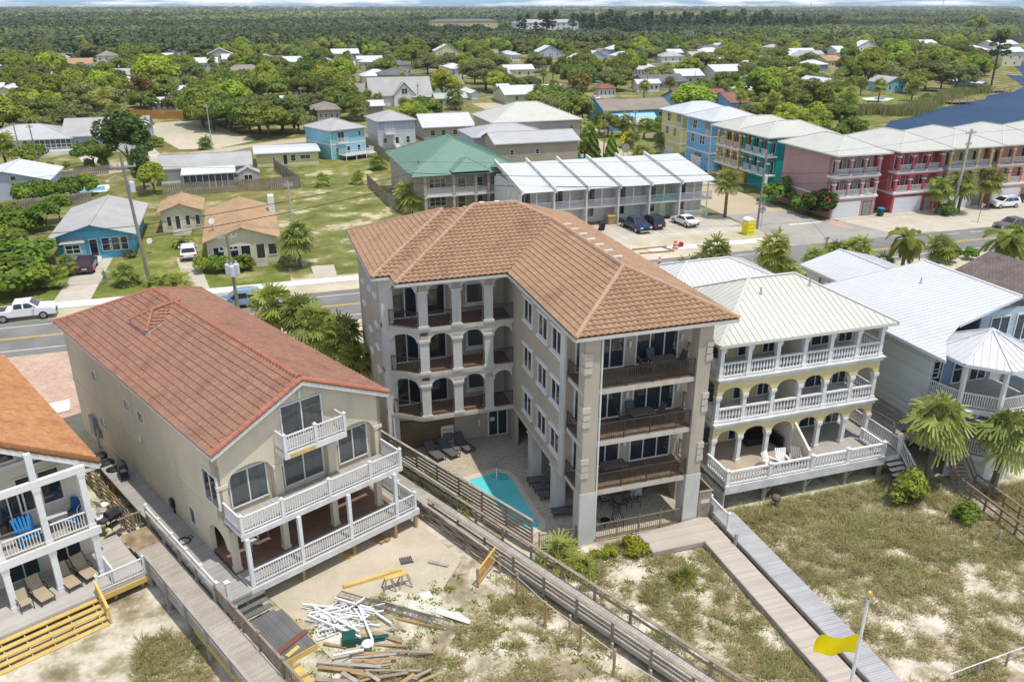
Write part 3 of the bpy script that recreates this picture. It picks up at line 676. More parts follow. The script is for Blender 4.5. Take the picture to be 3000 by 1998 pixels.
for z in (3.45,6.65,9.85):
    for p0,p1 in (((7.45,49.2),(9.12,48.05)),((9.78,48.05),(11.32,48.05)),((11.98,48.05),(13.48,48.05)),((14.13,48.05),(15.48,48.05))): railing(M,p0,p1,z,1.07,'iron','iron')
    M.win(8.65,50.14,z,'S',1.7,2.2,2,1,'sliding_door',gm='glass'); M.win(10.75,50.14,z,'S',1.3,2.2,1,1,'glazed_door'); M.win(13.45,50.14,z+.55,'S',1.3,1.45,1,1,gm='curtain_glass',sill=1)
    M.win(15.5,49.3,z,'W',.9,1.2,1,1) if False else None
    for y in (44.85,42.15,39.8): M.win(15.5,y,z+.82,'W',1.55,1.5,2,1,'window',sill=1,trim=.07)
    # front glazing
    M.win(18.2,38.59,z,'S',1.85,2.25,2,1,'sliding_door'); M.win(21.15,38.59,z,'S',2.75,2.25,3,1,'sliding_door'); M.win(16.45,38.59,z,'S',.75,2.25,1,1,'glazed_door')
    railing(M,(16.6,36.22),(22.35,36.22),z,1.07,'iron','iron'); railing(M,(15.62,38.3),(15.62,36.9),z,1.07,'iron','iron'); railing(M,(23.15,36.9),(23.15,38.5),z,1.07,'iron','iron')
    M.win(23.21,37.2,z+.9,'N',.01,.01) if False else None
    l=MB(); l.lathe(19.42,38.48,[(.07,z+1.2),(.09,z+1.3),(.09,z+1.55),(.07,z+1.6)],8); l.lathe(22.7,38.48,[(.07,z+1.2),(.09,z+1.3),(.09,z+1.55),(.07,z+1.6)],8); l.lathe(14.9,50.05,[(.05,z+1.6),(.06,z+1.8)],8)
    M.part('wall_lamp',l,MC['white_trim'])
# front corner pillars with quoins, downpipe
for x0,x1 in ((15.62,16.5),(22.35,23.2)):
    c=MB(); c.box(x0,36.02,3.5,x1,36.85,ZT); M.part('pillar',c,MC['taupe_stucco']); c=MB(); c.box(x0-.06,35.98,-.1,x1+.06,36.9,3.5); M.part('pillar_base',c,MC['grey_stucco'])
    q=MB()
    for z in (3.45,6.65,9.85):
        for k,(h,e) in enumerate(((0,.06),(.42,.02),(.84,.06))): q.box(x0-e,35.95,z+1.1+h,x0+.4,36.018,z+1.45+h) if x0<20 else q.box(x1-.35,35.95,z+.95+h,x1+e,36.018,z+1.3+h); 
        for k,(h,e) in enumerate(((0,.06),(.42,.02),(.84,.06))): q.box(x0-e,36.02,z+1.1+h,x0-.002,36.45,z+1.45+h) if x0<20 else q.box(x1+.002,36.02,z+.95+h,x1+e,36.4,z+1.3+h)
    M.part('quoin',q,MC['slab'])
for x,y in ((15.45,39.6),(15.45,43.9)): col1('column',x,y,x+.7,y+.75,-.05,3.14)
c=MB(); c.box(15.36,38.35,3.3,15.498,39.3-.3,ZT); M.part('pilaster',c,MC['grey_stucco'])
c=MB(); c.box(20.4,39.2,-.05,21.2,39.9,3.14); c.box(22.4,41,-.05,23.1,41.7,3.14); c.box(19,45,-.05,19.7,45.7,3.14); M.part('inner_column',c,MC['grey_stucco'])
c=MB(); c.tube([(16.58,36.0,.3),(16.58,36.0,13.0)],.055,8); c.tube([(7.35,49.2,.3),(7.35,49.2,3.1)],.05,6); M.part('downpipe',c,MC['white_trim'])
for y,z in ((53.9,10.9),(49.3+2.2,11.2),(54.6,6.0),(51.5,7.5),(51.5,4.2),(57.3,8.7)): M.win(7.0,y,z,'W',1.1,1.5,2,2,sill=1)
# ground floor of the left wing: lattice wall, sign, glazed door
c=MB(); c.box(7.8,50.0,0,11.75,50.13,2.2); M.part('slatted_wall',c,mat('slat_brown',(.20,.14,.09),(.15,.105,.07),sc=1,rough=.85,stripe=(2,.12,(.07,.05,.035),.012)))
sg=MB(); sg.box(10.75,49.86,.15,11.65,49.99,1.5); sgo=M.part('pool_sign',sg,MC['white_trim'])
c=MB(); c.box(10.85,49.845,.25,11.55,49.858,.98); M.part('notice',c,mat('notice_grey',(.05,.055,.06),(.16,.16,.17),sc=7,rough=.6,stripe=(2,.09,(.3,.3,.3),.012)),sgo)
def text(T_,txt,x,y,z,size,rot,m,name='lettering',parent=None,rx=math.pi/2,ext=.006,shear=0):
    cu=bpy.data.curves.new('t','FONT'); cu.body=txt; cu.size=size; cu.extrude=ext; cu.align_x='CENTER'; cu.shear=shear; cu.space_character=1.05
    to=bpy.data.objects.new('t',cu); C.objects.link(to); bpy.context.view_layer.update()
    me=bpy.data.meshes.new_from_object(to.evaluated_get(bpy.context.evaluated_depsgraph_get())); bpy.data.objects.remove(to)
    me.name=name; me.materials.clear(); me.materials.append(MC[m]); o=link(name,me,None,parent or (T_.o if T_ else None)); og=T_.org if T_ else (0,0,0)
    o.location=(x-og[0],y-og[1],z-og[2]); o.rotation_euler=(rx,0,rot); return o
mat('letter_brown',(.12,.09,.06),rough=.6)
text(M,'Riviera',11.27,49.85,1.12,.25,0,'letter_brown',parent=sgo,shear=.3)
c=MB()
for k in range(8): a=k*math.pi/4; c.bar((10.92+.03*math.cos(a),49.853,1.22+.03*math.sin(a)),(10.92+.08*math.cos(a),49.853,1.22+.08*math.sin(a)),.012,.012)
M.part('sun_emblem',c,MC['letter_brown'],sgo)
M.win(15.0,50.14,0,'S',1.5,2.35,2,1,'glazed_door'); c=MB(); c.box(14.4,50.04,1.25,14.75,50.06,1.55); M.part('door_notice',c,MC['concrete'])
c=MB(); c.lathe(13.6,50.05,[(.06,1.0),(.08,1.1),(.08,1.5),(.06,1.55)],8); M.part('wall_lamp',c,MC['white_trim'])
# ---------------- pool deck and pool
pool=[(11.35,44.75),(12.6,44.95),(13.3,45.15),(13.95,44.75),(14.1,43.9),(14.12,40.3),(14.15,39.6),(14.25,39.0),(14.0,38.45),(13.5,38.3),(13.1,38.5)]
cop=[(10.95,45.2),(12.6,45.5),(13.4,45.65),(14.3,45.1),(14.5,44.1),(14.5,39.6),(14.65,38.9),(14.3,38.1),(13.5,37.85),(12.95,38.1)]
mat('pool_water',(.10,.60,.62),(.14,.66,.68),sc=.4,rough=.04,spec=.6,bump=.12,bsc=3); mat('coping',(.62,.54,.46),(.54,.46,.38),sc=1,rough=.8)
sheet('pool_deck',[[(7.8,50.1),(6.8,49.6),(12.85,36.6),(13.3,37.0),(14.8,37.3),(14.9,36.1),(23.2,36.0),(23.3,50),(15,50.1)]],.05,'paver')
pt=TA('swimming_pool','turquoise swimming pool with rounded spa end and pale coping beside the condominium','swimming pool',13,42)
c=MB(); c.prism(cop,0,.075); pc=pt.part('coping',c,MC['coping'])
c=MB(); c.prism(pool,.0,.083); pt.part('water',c,MC['pool_water'])
c=MB()
for r_ in (.45,.75,1.05): c.tube([(13.95-r_*math.cos(a),45.0-r_*math.sin(a)*.9,.09) for a in [k*math.pi/2/8 for k in range(1,9)]],.03,5)
pt.part('pool_steps',c,mat('pool_edge',(.02,.12,.18),rough=.4))
c=MB(); c.tube([(13.05,43.9,.1),(13.15,44.3,.95),(13.3,44.9,1.0),(13.4,45.2,.1)],.025,6); pt.part('handrail',c,mat('steel',(.6,.6,.6),rough=.25,metal=1))
c=MB(); c.prism([(13.05,39.15),(14.2,39.35),(14.2,39.55),(13.0,39.4)],.0,.095); pt.part('spa_wall',c,MC['coping'])
# ---------------- stucco house with red tile roof (B frame)
H_=TB('stucco_house','cream stucco beach house with red tile gable roof and stacked white railed decks','house',18.3,48); LAND.append((*BA(18.3,48),'the red tiled stucco house'))
e,sl_=8.45,.47; U0,U1,V0,V1=12.98,23.65,35.6,60.8; um=(U0+U1)/2; zr=e+sl_*(um-U0); vk=V1-(um-U0)
F=[[(U0,V0,e),(um,V0,zr),(um,vk,zr),(U0,V1,e)],[(U1,V0,e),(U1,V1,e),(um,vk,zr),(um,V0,zr)]]
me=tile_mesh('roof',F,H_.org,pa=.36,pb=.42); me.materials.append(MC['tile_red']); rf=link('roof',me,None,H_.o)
mb=MB(); mb.quad((U1,V1,e),(U0,V1,e),(um,vk,zr)); H_.part('rear_roof_slope',mb,MC['tile_red'],rf)
mat('ridge_red',(.42,.175,.11),(.34,.13,.085),sc=1.5,rough=.8)
mb=MB(); caps(mb,(um,V0+.2,zr),(um,vk,zr),.15); caps(mb,(U0,V1,e),(um,vk,zr),.14); caps(mb,(um,vk,zr),(U1,V1,e),.14)
for uu in (U0,U1): caps(mb,(uu,V0+.02,e-.02),(um,V0+.02,zr-.02),.15)
H_.part('ridge_tiles',mb,MC['ridge_red'],rf)
mb=MB()
for uu in (U0,U1): mb.bar((uu,V0-.02,e-.22),(um,V0-.02,zr-.22),.06,.2)
mb.box(U0,V0,e-.2,U0+.45,V0+.5,e-.1); mb.box(U1-.45,V0,e-.2,U1,V0+.5,e-.1)
for uu in (U0+.03,U1-.03): mb.bar((uu,V0,e-.14),(uu,V1,e-.14),.05,.14)
H_.part('fascia',mb,MC['white_trim'],rf)
# roof vent dormer
ap=(16.75,51.75,10.85); bk=(18.6,51.75,11.1)
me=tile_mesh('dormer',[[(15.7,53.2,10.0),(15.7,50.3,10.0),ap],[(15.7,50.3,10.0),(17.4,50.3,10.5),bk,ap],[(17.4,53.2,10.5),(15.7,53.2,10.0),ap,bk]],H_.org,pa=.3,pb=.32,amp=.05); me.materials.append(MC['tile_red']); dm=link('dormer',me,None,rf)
mb=MB(); caps(mb,ap,bk,.1,.3); caps(mb,(15.7,50.3,10.0),ap,.09,.3); caps(mb,(15.7,53.2,10.0),ap,.09,.3); H_.part('dormer_ridge',mb,MC['ridge_red'],dm)
mb=MB(); mb.bar((15.72,53.2,9.92),(15.72,50.3,9.92),.04,.12); mb.bar((15.7,50.32,9.92),(17.3,50.32,10.45),.04,.12); H_.part('dormer_trim',mb,MC['weathered_white'],dm)
# walls
w=MB(); L,Rr,Fv,Bv=13.3,23.3,36.1,60.3
w.box(L,38.6,0,L+.2,Bv,e+.1)                               # west wall behind the porch arch
w.box(L,Fv,4.05,L+.2,38.599,e+.1); w.box(Rr-.2,Fv,4.05,Rr,38.599,e+.1)
w.box(Rr-.2,38.6,0,Rr,Bv,e+.1); w.box(L+.2,Bv-.2,0,Rr-.2,Bv,e+.1); w.box(L+.2,41.0,0,Rr-.2,41.2,4.0)
gable_wall(w,L,Rr,Fv+.41,4.05,e+.05,zr-.2,.15)
H_.part('wall',w,MC['cream_stucco'])
o_=MB(); arcade(o_,(L,Fv),(Rr,Fv),6.25,7.6,.40,[(.55,3.05),(3.62,6.38),(7.05,9.5)],.72)
for a,b in ((L,L+.5),(L+3.1,L+3.58),(L+6.42,L+6.98),(L+9.55,Rr)): o_.box(a,Fv,4.3,b,Fv+.4,6.25); o_.box(a-.05,Fv-.06,6.1,b+.05,Fv+.24,6.3)
n=len(o_.v); zz=e+.02
o_.hexa([(L,Fv,7.6),(Rr,Fv,7.6),(Rr,Fv+.4,7.6),(L,Fv+.4,7.6)],[(L,Fv,zz),(Rr,Fv,zz),(Rr,Fv+.4,zz),(L,Fv+.4,zz)])
n=len(o_.v); o_.v+=[(L,Fv,zz),(Rr,Fv,zz),(um,Fv,zr-.22)]; o_.f.append((n,n+1,n+2)); H_.part('front_wall',o_,MC['cream_stucco'])
b_=MB(); b_.box(L-.05,38.6,4.1,L-.001,Bv,4.3); b_.box(L-.04,42,1.0,L-.001,Bv,1.1); H_.part('belt_course',b_,MC['cream_stucco'])
H_.win(18.35,Fv-.005,7.45,'S',2.5,2.15,2,1,'sliding_door',gm='curtain_glass',trim=.08)
for uu,ww in ((15.1,2.15),(18.35,2.5),(21.55,2.0)): H_.win(uu,Fv+.4,4.45,'S',ww,2.15,2,1,'sliding_door',gm='curtain_glass',trim=.08)
H_.win(L,36.95,4.9,'W',1.75,2.0,2,1,trim=.08); 
for vv,zz,ww,hh in ((54.5,5.95,.95,.75),(54.85,2.35,.9,.75),(48.6,6.0,.95,.75),(46.35,6.05,.9,.75),(40.35,1.9,.75,1.2)): H_.win(L,vv,zz,'W',ww,hh,1,1,trim=.05)
c=MB(); c.lathe(um,Fv-.08,[(.09,9.75),(.11,9.85),(.11,10.2),(.06,10.28)],8); c.lathe(L-.09,47.1,[(.08,4.5),(.12,4.6),(.08,4.8)],8); H_.part('wall_lamp',c,MC['white_trim'])
c=MB(); c.box(L-.3,56.4,1.1,L-.002,57.3,2.5); c.box(L-.25,55.8,1.2,L-.002,56.2,1.8); c.tube([(L-.15,56.6,0),(L-.15,56.6,1.1)],.05); H_.part('meter_box',c,mat('meter_grey',(.25,.26,.27),rough=.5))
c=MB(); c.tube([(L-.06,43.2,.2),(L-.06,43.2,2.0)],.03); c.tube([(L-.06,43.35,.2),(L-.06,43.35,1.8)],.03); c.box(L-.2,43.1,1.7,L-.002,43.5,2.2); H_.part('cable_box',c,MC['black_plastic'])
# porch arch on the side, inner pillars
c=MB(); arcade(c,(L,38.6),(L,35.5),2.5,4.04,.3,[(.3,2.55)],.85)
c.box(L,38.3,0,L+.3,38.59,2.5); H_.part('side_arch',c,MC['cream_stucco'])
for uu in (13.55,16.42,19.55,22.55): c=MB(); column(c,uu,35.72,1.25,4.04,.34,.05); H_.part('column',c,MC['cream_stucco'])
mat('porch_floor',(.27,.165,.115),(.20,.125,.09),sc=.9,rough=.6,stain=(.8,(.36,.2,.12)))
c=MB(); c.box(L+.1,35.4,1.0,Rr,40.99,1.29); c.box(L+.2,36.4,4.1,Rr-.2,Bv-.3,4.16); c.box(L+.2,36.4,7.0,Rr-.2,Bv-.3,7.05); H_.part('porch_floor',c,MC['porch_floor'])
mat('deck_grey',(.40,.385,.36),(.33,.32,.30),sc=.8,rough=.85,stripe=(1,.14,(.16,.15,.14),.008)); mat('deck_grey2',(.42,.40,.37),(.35,.335,.31),sc=.8,rough=.85,stripe=(0,.14,(.18,.17,.16),.008))
mat('deck_brown',(.36,.32,.27),(.44,.40,.34),sc=.7,rough=.9,stripe=(1,.14,(.17,.15,.13),.009),fine=(14,.1))
dk=MB(); dk.box(13.35,34.05,4.2,23.2,36.05,4.42); dk.box(13.3,34.0,4.1,23.25,34.05,4.4); H_.part('upper_deck',dk,MC['weathered_white'])
dk=MB(); dk.box(13.4,34.1,4.42,23.15,36.05,4.44); H_.part('upper_deck_boards',dk,MC['deck_grey2'])
dk=MB(); dk.box(13.35,33.75,1.0,24.0,35.39,1.26); dk.box(Rr+.01,35.4,1.0,24.0,42.5,1.26); dk.box(13.3,33.68,.92,24.05,33.75,1.28); dk.box(24.0,33.75,.92,24.06,42.5,1.28); H_.part('lower_deck',dk,MC['weathered_white'])
dk=MB(); dk.box(13.4,33.8,1.26,23.95,35.38,1.28); dk.box(Rr+.05,35.41,1.26,23.95,42.5,1.28); H_.part('lower_deck_boards',dk,MC['deck_grey2'])
for i,uu in enumerate((13.55,16.45,19.5,22.6)): c=MB(); post(c,uu,33.95,1.0,4.15,.2,False); H_.part('deck_post',c,MC['white_paint'])
for uu,vv in ((16.4,34.05),(19.6,34.0),(22.3,33.75),(23.8,33.8),(23.8,37.5),(23.8,41)): c=MB(); post(c,uu,vv,-.1,.95,.17,False); H_.part('pile',c,MC['wood_post'])
for uu0,uu1 in ((13.45,15.7),(15.7,18.5),(18.5,21.1),(21.1,23.15)): railing(H_,(uu0,34.1),(uu1,34.1),4.42,1.0,'white','white_paint',1,.15)
railing(H_,(13.42,36.0),(13.42,34.2),4.42,1.0); railing(H_,(23.15,34.1),(23.15,36.0),4.42,1.0,'white','white_paint',1,.15)
for uu0,uu1 in ((13.6,16.4),(16.5,19.45),(19.55,22.5),(22.7,23.9)): railing(H_,(uu0,33.88),(uu1,33.88),1.28,1.0)
railing(H_,(23.9,33.9),(23.9,37.3),1.28,1.0,'white','white_paint',3); railing(H_,(23.9,37.5),(23.9,42),1.28,1.0,'white','white_paint')
dk=MB(); dk.box(16.6,34.95,7.05,20.35,36.05,7.4); H_.part('attic_balcony',dk,MC['white_paint'])
dk=MB(); dk.box(16.65,35.0,7.4,20.3,36.05,7.42); H_.part('balcony_boards',dk,MC['deck_grey2'])
dk=MB(); dk.box(16.9,34.93,7.07,18.4,34.948,7.3); H_.part('bare_fascia_board',dk,MC['wood_new'])
for a,b in (((16.68,35.02),(18.5,35.02)),((18.5,35.02),(20.28,35.02))): railing(H_,a,b,7.42,.98,'white','white_paint',1,.15)
railing(H_,(16.68,36.0),(16.68,35.05),7.42,.98); railing(H_,(20.28,35.02),(20.28,36.0),7.42,.98,'white','white_paint',1,.15)
c=MB(); 
for k in range(12):
    c.bar((23.97,33.9+k*.3,.05),(23.97,34.6+k*.3,.9),.02,.04); c.bar((23.97,34.6+k*.3,.05),(23.97,33.9+k*.3,.9),.02,.04)
H_.part('lattice',c,MC['weathered_white'])
# side deck with composite steps
sd=TB('side_deck','grey plank walkway deck along the shaded side of the stucco house','deck',12.5,44)
c=MB(); c.box(11.75,34.2,1.05,13.29,51.6,1.22); c.box(11.75,33.7,1.05,13.7,34.19,1.22); sd.part('boards',c,MC['deck_grey'])
c=MB(); [post(c,u_,v_,0,1.05,.15,False) for u_ in (11.9,13.1) for v_ in (34.0,38,42,46,50)]; sd.part('pile',c,MC['wood_post'])
railing(sd,(11.8,34.2),(11.8,43.6),1.22,1.0,'white','white_paint',6,.15)
for k in range(4): post(c:=MB(),11.85,43.6-.01,1.22,2.3,.16)
st=TB('composite_steps','dark grey composite steps and platform leading down to the sand','steps',13.3,31.5)
mat('composite',(.13,.13,.13),(.16,.16,.16),sc=.8,rough=.7,stripe=(0,.14,(.05,.05,.05),.008))
for k in range(4): c=MB(); c.box(12.15+.0,33.4-k*.33,.98-k*.23,13.9,33.69-k*.33,1.02-k*.23); st.part('tread',c,MC['composite'])
c=MB(); c.box(12.2,29.1,.1,14.25,32.5,.32); st.part('platform',c,MC['composite'])
c=MB(); c.box(12.2,29.05,-.05,14.3,29.095,.3); c.box(14.255,29.1,-.05,14.3,32.5,.3); st.part('rim_board',c,MC['wood_new'])
c=MB(); post(c,12.2,33.9,1.0,2.3,.2); single('newel_post',MB().hexa([(0,0,0)]*4,[(0,0,0)]*4) ,MC['white_paint'],'x','x') if False else st.part('newel_post',c,MC['white_paint'])
def loose(name,bars,m,label,cat,group=None,frame='B'):
    mb=MB()
    for b in bars:
        (u0,v0,z0),(u1,v1,z1),w_,h_=b
        a=(*(BA(u0,v0) if frame=='B' else (u0,v0)),z0); c=(*(BA(u1,v1) if frame=='B' else (u1,v1)),z1); mb.bar(a,c,w_,h_)
    return single(name,mb,MC[m] if isinstance(m,str) else m,label,cat,group)
mat('red_board',(.20,.075,.055),(.15,.06,.05),sc=2,rough=.7)
loose('plank',[((12.3,29.7,.36),(14.35,30.15,.36),.3,.05)],'red_board','dark red-brown plank lying across the grey composite platform','plank')
loose('plank',[((12.75,29.25,.36),(13.5,29.45,.36),.22,.06)],'wood_new','short yellow board on the corner of the grey composite platform','plank')
# ---------------- orange-roofed house, far left
O_=TB('tiled_roof_house','white and cream beach house with bright orange tile roof and two-storey porch','house',5,48); LAND.append((*BA(4,50),'the orange tiled house'))
e,s2=7.2,.62; U1=9.4; V0,V1=41.2,60; u_l=-3.0; um=3.2; zr=e+s2*(U1-um)
F=[[(U1,V0,e),(U1,V1,e),(um,V1,zr),(um,V0,zr)]]
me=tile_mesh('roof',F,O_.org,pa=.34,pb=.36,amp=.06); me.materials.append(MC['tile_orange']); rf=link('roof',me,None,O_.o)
mb=MB(); mb.quad((um,V0,zr),(um,V1,zr),(-3,V1,e),(-3,V0,e)); O_.part('west_roof_slope',mb,MC['tile_orange'],rf)
mb=MB(); caps(mb,(U1,V0+.05,e),(um,V0+.05,zr),.17,.42); caps(mb,(um,V0,zr),(um,V1,zr),.17,.42); O_.part('ridge_tiles',mb,MC['tile_orange'],rf)
mb=MB(); mb.bar((U1,V0,e-.25),(um,V0,zr-.25),.08,.26); mb.box(U1-.8,V0,e-.35,U1-.05,V0+.3,e-.15); O_.part('fascia',mb,MC['white_trim'],rf)
w=MB(); w.box(-2.5,43.2,.9,8.6,43.4,7.4); w.box(8.4,43.4,0,8.6,59.5,7.5); w.box(-2.5,59.3,0,8.4,59.5,7.4); w.box(-2.5,43.4,0,-2.3,59.3,7.4)
n=len(w.v); w.v+=[(-2.5,43.2,7.4),(8.6,43.2,7.4),(3.05,43.2,11)]; w.f.append((n,n+1,n+2)); O_.part('wall',w,mat('cream_siding',(.66,.62,.52),(.60,.56,.46),sc=.8,rough=.8))
b=MB(); b.box(-2.5,40.85,3.62,8.6,43.19,3.8); b.box(-2.5,40.75,3.4,8.7,40.85,3.85); b.box(-2.5,40.8,7.15,8.6,41.05,7.5); b.bar((2,43.1,7.6),(8.6,43.1,7.6),.1,.2); O_.part('porch_beam',b,MC['white_paint'])
b=MB(); b.box(-2.5,40.86,3.8,8.58,43.18,3.82); O_.part('porch_boards',b,MC['deck_brown'])
for uu in (2.0,4.15,6.3,8.35):
    c=MB(); column(c,uu,41.0,.9,3.4,.3,.04); O_.part('column',c,MC['white_paint']); c=MB(); column(c,uu,41.0,3.84,7.15+ (0 if uu>7 else 0),.3,.04); O_.part('column',c,MC['white_paint'])
c=MB(); c.box(6.15,40.86,7.5,6.45,41.14,9.0); c.box(4.0,40.86,7.5,4.3,41.14,10.0); O_.part('gable_post',c,MC['white_paint'])
for a,bb in ((-.2,1.85),(2.2,4.0),(4.35,6.1),(6.5,8.2)): railing(O_,(a,40.98),(bb,40.98),3.84,1.0)
railing(O_,(8.4,41.1),(8.4,43.1),3.84,1.0)
for uu,ww in ((7.35,1.1),(3.4,1.1)): O_.win(uu,43.2,4.75,'S',ww,2.05,1,1,gm='glass')
O_.win(6.2,43.2,4.7,'S',.9,2.1,1,1); O_.win(5.3,43.2,3.85,'S',1.5,2.2,2,1,'glazed_door'); O_.win(5.2,43.2,7.8,'S',1.9,.9,2,1); O_.win(7.3,43.2,7.2,'S',1.3,.35,2,1)
mat('mint',(.36,.58,.50),rough=.6)
O_.win(7.35,43.2,1.0,'S',1.5,2.1,2,1,'glazed_door'); O_.win(5.2,43.2,.92,'S',1.6,2.15,2,1,'glazed_door',fm='mint'); O_.win(3.2,43.2,1.2,'S',1.5,1.8,2,1)
od=TB('wooden_deck','pale grey plank deck in front of the orange-roofed house','deck',4.5,41); c=MB(); c.box(-3,39.3,.72,8.4,43.19,.9); c.box(8.41,39.3,.72,10.1,44.0,.899); od.part('boards',c,mat('deck_pale',(.50,.47,.43),(.43,.40,.37),sc=.7,rough=.85,stripe=(1,.14,(.3,.28,.26),.008)))
c=MB(); c.box(7.5,39.2,.45,10.05,39.295,.75); [post(c,u_,39.6,-.1,.7,.13,False) for u_ in (8.4,9.8)]; od.part('rim_board',c,MC['wood_new'])
railing(od,(7.65,39.35),(10.0,39.35),.9,1.0,'white','white_paint',2,.12); railing(od,(8.5,39.5),(8.5,41.2),.9,1.0)
ys=TB('timber_stairs','wide flight of five new yellow pine steps down to the sand','stairs',4,38.6)
for k in range(5): c=MB(); c.box(-3,39.0-k*.33,.68-k*.17,7.45,39.27-k*.33,.74-k*.17); ys.part('tread',c,MC['wood_new'])
c=MB(); [c.bar((u_,39.25,.6),(u_,37.7,-.15),.05,.2) for u_ in (-2,-1,0,1,2,3,4,5,6,7.2)]; ys.part('stringer',c,MC['wood_new'])
c=MB(); c.bar((7.55,39.4,1.75),(7.55,37.75,.95),.13,.06); c.bar((7.55,39.3,1.3),(7.55,37.75,.5),.05,.13); [c.bar((7.55,v_,0),(7.55,v_,1.75-(39.4-v_)*.485),.1,.1) for v_ in (39.3,38.5,37.8)]; ys.part('handrail',c,MC['wood_new'])
# furniture
mat('blue_paint',(.008,.19,.47),rough=.5); mat('blue_sling',(.03,.11,.28),rough=.7); mat('tan_sling',(.42,.34,.23),(.36,.29,.2),sc=9,rough=.8); mat('grey_sling',(.11,.115,.125),(.085,.09,.1),sc=9,rough=.8); mat('table_top',(.14,.12,.11),rough=.5)
mat('striped_cushion',(.75,.75,.73),rough=.8,stripe=(0,.12,(.02,.025,.05),.03)); mat('plastic_white',(.8,.8,.8),rough=.4)
def lounger(m,fm,label,u,v,z,rot,back=.55,group=None,frame='B',arms=False):
    loc=(*(BA(u,v) if frame=='B' else (u,v)),z); r=rot+(BANG if frame=='B' else 0); t=Thing('sun_lounger',label,'sun lounger',loc,r,group=group)
    s_=MB(); s_.box(-.33,-1.0,.30,.33,.25,.34); t.part('seat',s_,MC[m]); b_=MB(); L_=.75; y1=.25+L_*math.cos(back); z1=.34+L_*math.sin(back); b_.hexa([(-.33,.25,.30),(.33,.25,.30),(.33,y1,z1-.04),(-.33,y1,z1-.04)],[(-.33,.25,.34),(.33,.25,.34),(.33,y1,z1),(-.33,y1,z1)]); t.part('backrest',b_,MC[m])
    f=MB(); 
    for sx in(-.35,.35): f.bar((sx,-1.02,.31),(sx,.3,.31),.05,.05); f.bar((sx,.25,.31),(sx,y1,z1),.04)
    if arms:
        for sx in(-.37,.37): f.tube([(sx,-.25,.34),(sx,-.2,.58),(sx,.2,.62),(sx,.35,.45)],.025,5)
    t.part('frame',f,MC[fm])
    for sx in(-.32,.32):
        for sy in (-.95,.2): l=MB(); l.bar((sx,sy,0),(sx,sy,.3),.04); t.part('leg',l,MC[fm])
    return t
for k,(u_,v_,w_) in enumerate(((7.6,41.5,'rightmost'),(6.7,41.35,'middle'),(5.35,41.2,'leftmost'))): lounger('tan_sling','black_plastic',f'tan sling lounger, {w_} of three on the lower porch of the orange-roofed house','u' and u_,v_,.9,.15,1.0,'tan loungers on the lower porch',arms=True)
def sling_chair(label,u,v,z,rot,m,fm,group=None,frame='B',cushion=None):
    loc=(*(BA(u,v) if frame=='B' else (u,v)),z); t=Thing('patio_chair',label,'chair',loc,rot+(BANG if frame=='B' else 0),group=group)
    s_=MB().box(-.26,-.26,.40,.26,.24,.44); t.part('seat',s_,MC[m]); b_=MB().hexa([(-.26,.22,.42),(.26,.22,.42),(.26,.26,.42),(-.26,.26,.42)],[(-.26,.42,.98),(.26,.42,.98),(.26,.46,.98),(-.26,.46,.98)])
    if cushion: 
        c=MB(); [c.bar((x,.24,.44),(x,.44,.95),.02) for x in (-.24,-.12,0,.12,.24)]; c.bar((-.26,.45,.97),(.26,.45,.97),.04); c.bar((-.24,.3,.6),(.24,.4,.85),.02); c.bar((.24,.3,.6),(-.24,.4,.85),.02); t.part('backrest',c,MC[fm]); t.part('cushion',MB().box(-.24,-.26,.441,.24,.2,.5),MC[cushion])
    else: t.part('backrest',b_,MC[m])
    f=MB(); 
    for sx in (-.29,.29): f.tube([(sx,-.28,0),(sx,-.26,.62),(sx,.1,.66),(sx,.36,.6)],.02,5)
    t.part('arm',f,MC[fm]); l=MB(); [l.tube([(sx,.3,0),(sx,.26,.42)],.02,5) for sx in (-.28,.28)]; t.part('leg',l,MC[fm]); return t
sling_chair('tan sling chair with folded back by the left column of the lower porch',4.55,40.6,.9,.1,'tan_sling','black_plastic')
sling_chair('blue sling chair with white frame behind the round porch table',8.0,42.5,3.84,-.7,'blue_sling','plastic_white'); sling_chair('blue sling chair with white frame at the upper porch railing',7.7,41.4,3.84,-2.6,'blue_sling','plastic_white')
ad=TB('adirondack_chair','bright blue adirondack chair on the upper porch of the orange-roofed house','chair',5.6,41.8,3.84)
c=MB(); 
for k in range(6): x=5.25+k*.13; c.bar((x,41.9,4.15),(x+(k-2.5)*.05,42.45,5.0+.08*math.sin(k*.6)),.11,.03)
ad.part('backrest',c,MC['blue_paint']); c=MB(); [c.box(5.25,41.35+k*.11,4.2-k*.02,5.95,41.44+k*.11,4.22-k*.02) for k in range(5)]; ad.part('seat',c,MC['blue_paint'])
c=MB(); c.box(5.08,41.3,4.42,5.25,42.1,4.45); c.box(5.95,41.3,4.42,6.12,42.1,4.45); [c.box(x,41.35,3.84,x+.1,41.45,4.42) for x in (5.12,5.98)]; [c.bar((x+.05,42.0,4.1),(x+.05,42.35,3.86),.05,.12) for x in (5.15,5.95)]; ad.part('arm_and_leg',c,MC['blue_paint'])
tb=TB('patio_table','round white patio table on the upper porch','table',7.1,42.1,3.84); c=MB(); c.lathe(7.1,42.1,[(.48,4.5),(.5,4.53),(.48,4.55)],20); tb.part('tabletop',c,mat('speckled_top',(.6,.58,.54),(.5,.48,.44),sc=14,rough=.5)); c=MB(); [c.tube([(7.1+.35*math.cos(a),42.1+.35*math.sin(a),3.84),(7.1+.3*math.cos(a),42.1+.3*math.sin(a),4.5)],.025,5) for a in (.5,2,3.6,5.2)]; tb.part('leg',c,MC['plastic_white'])
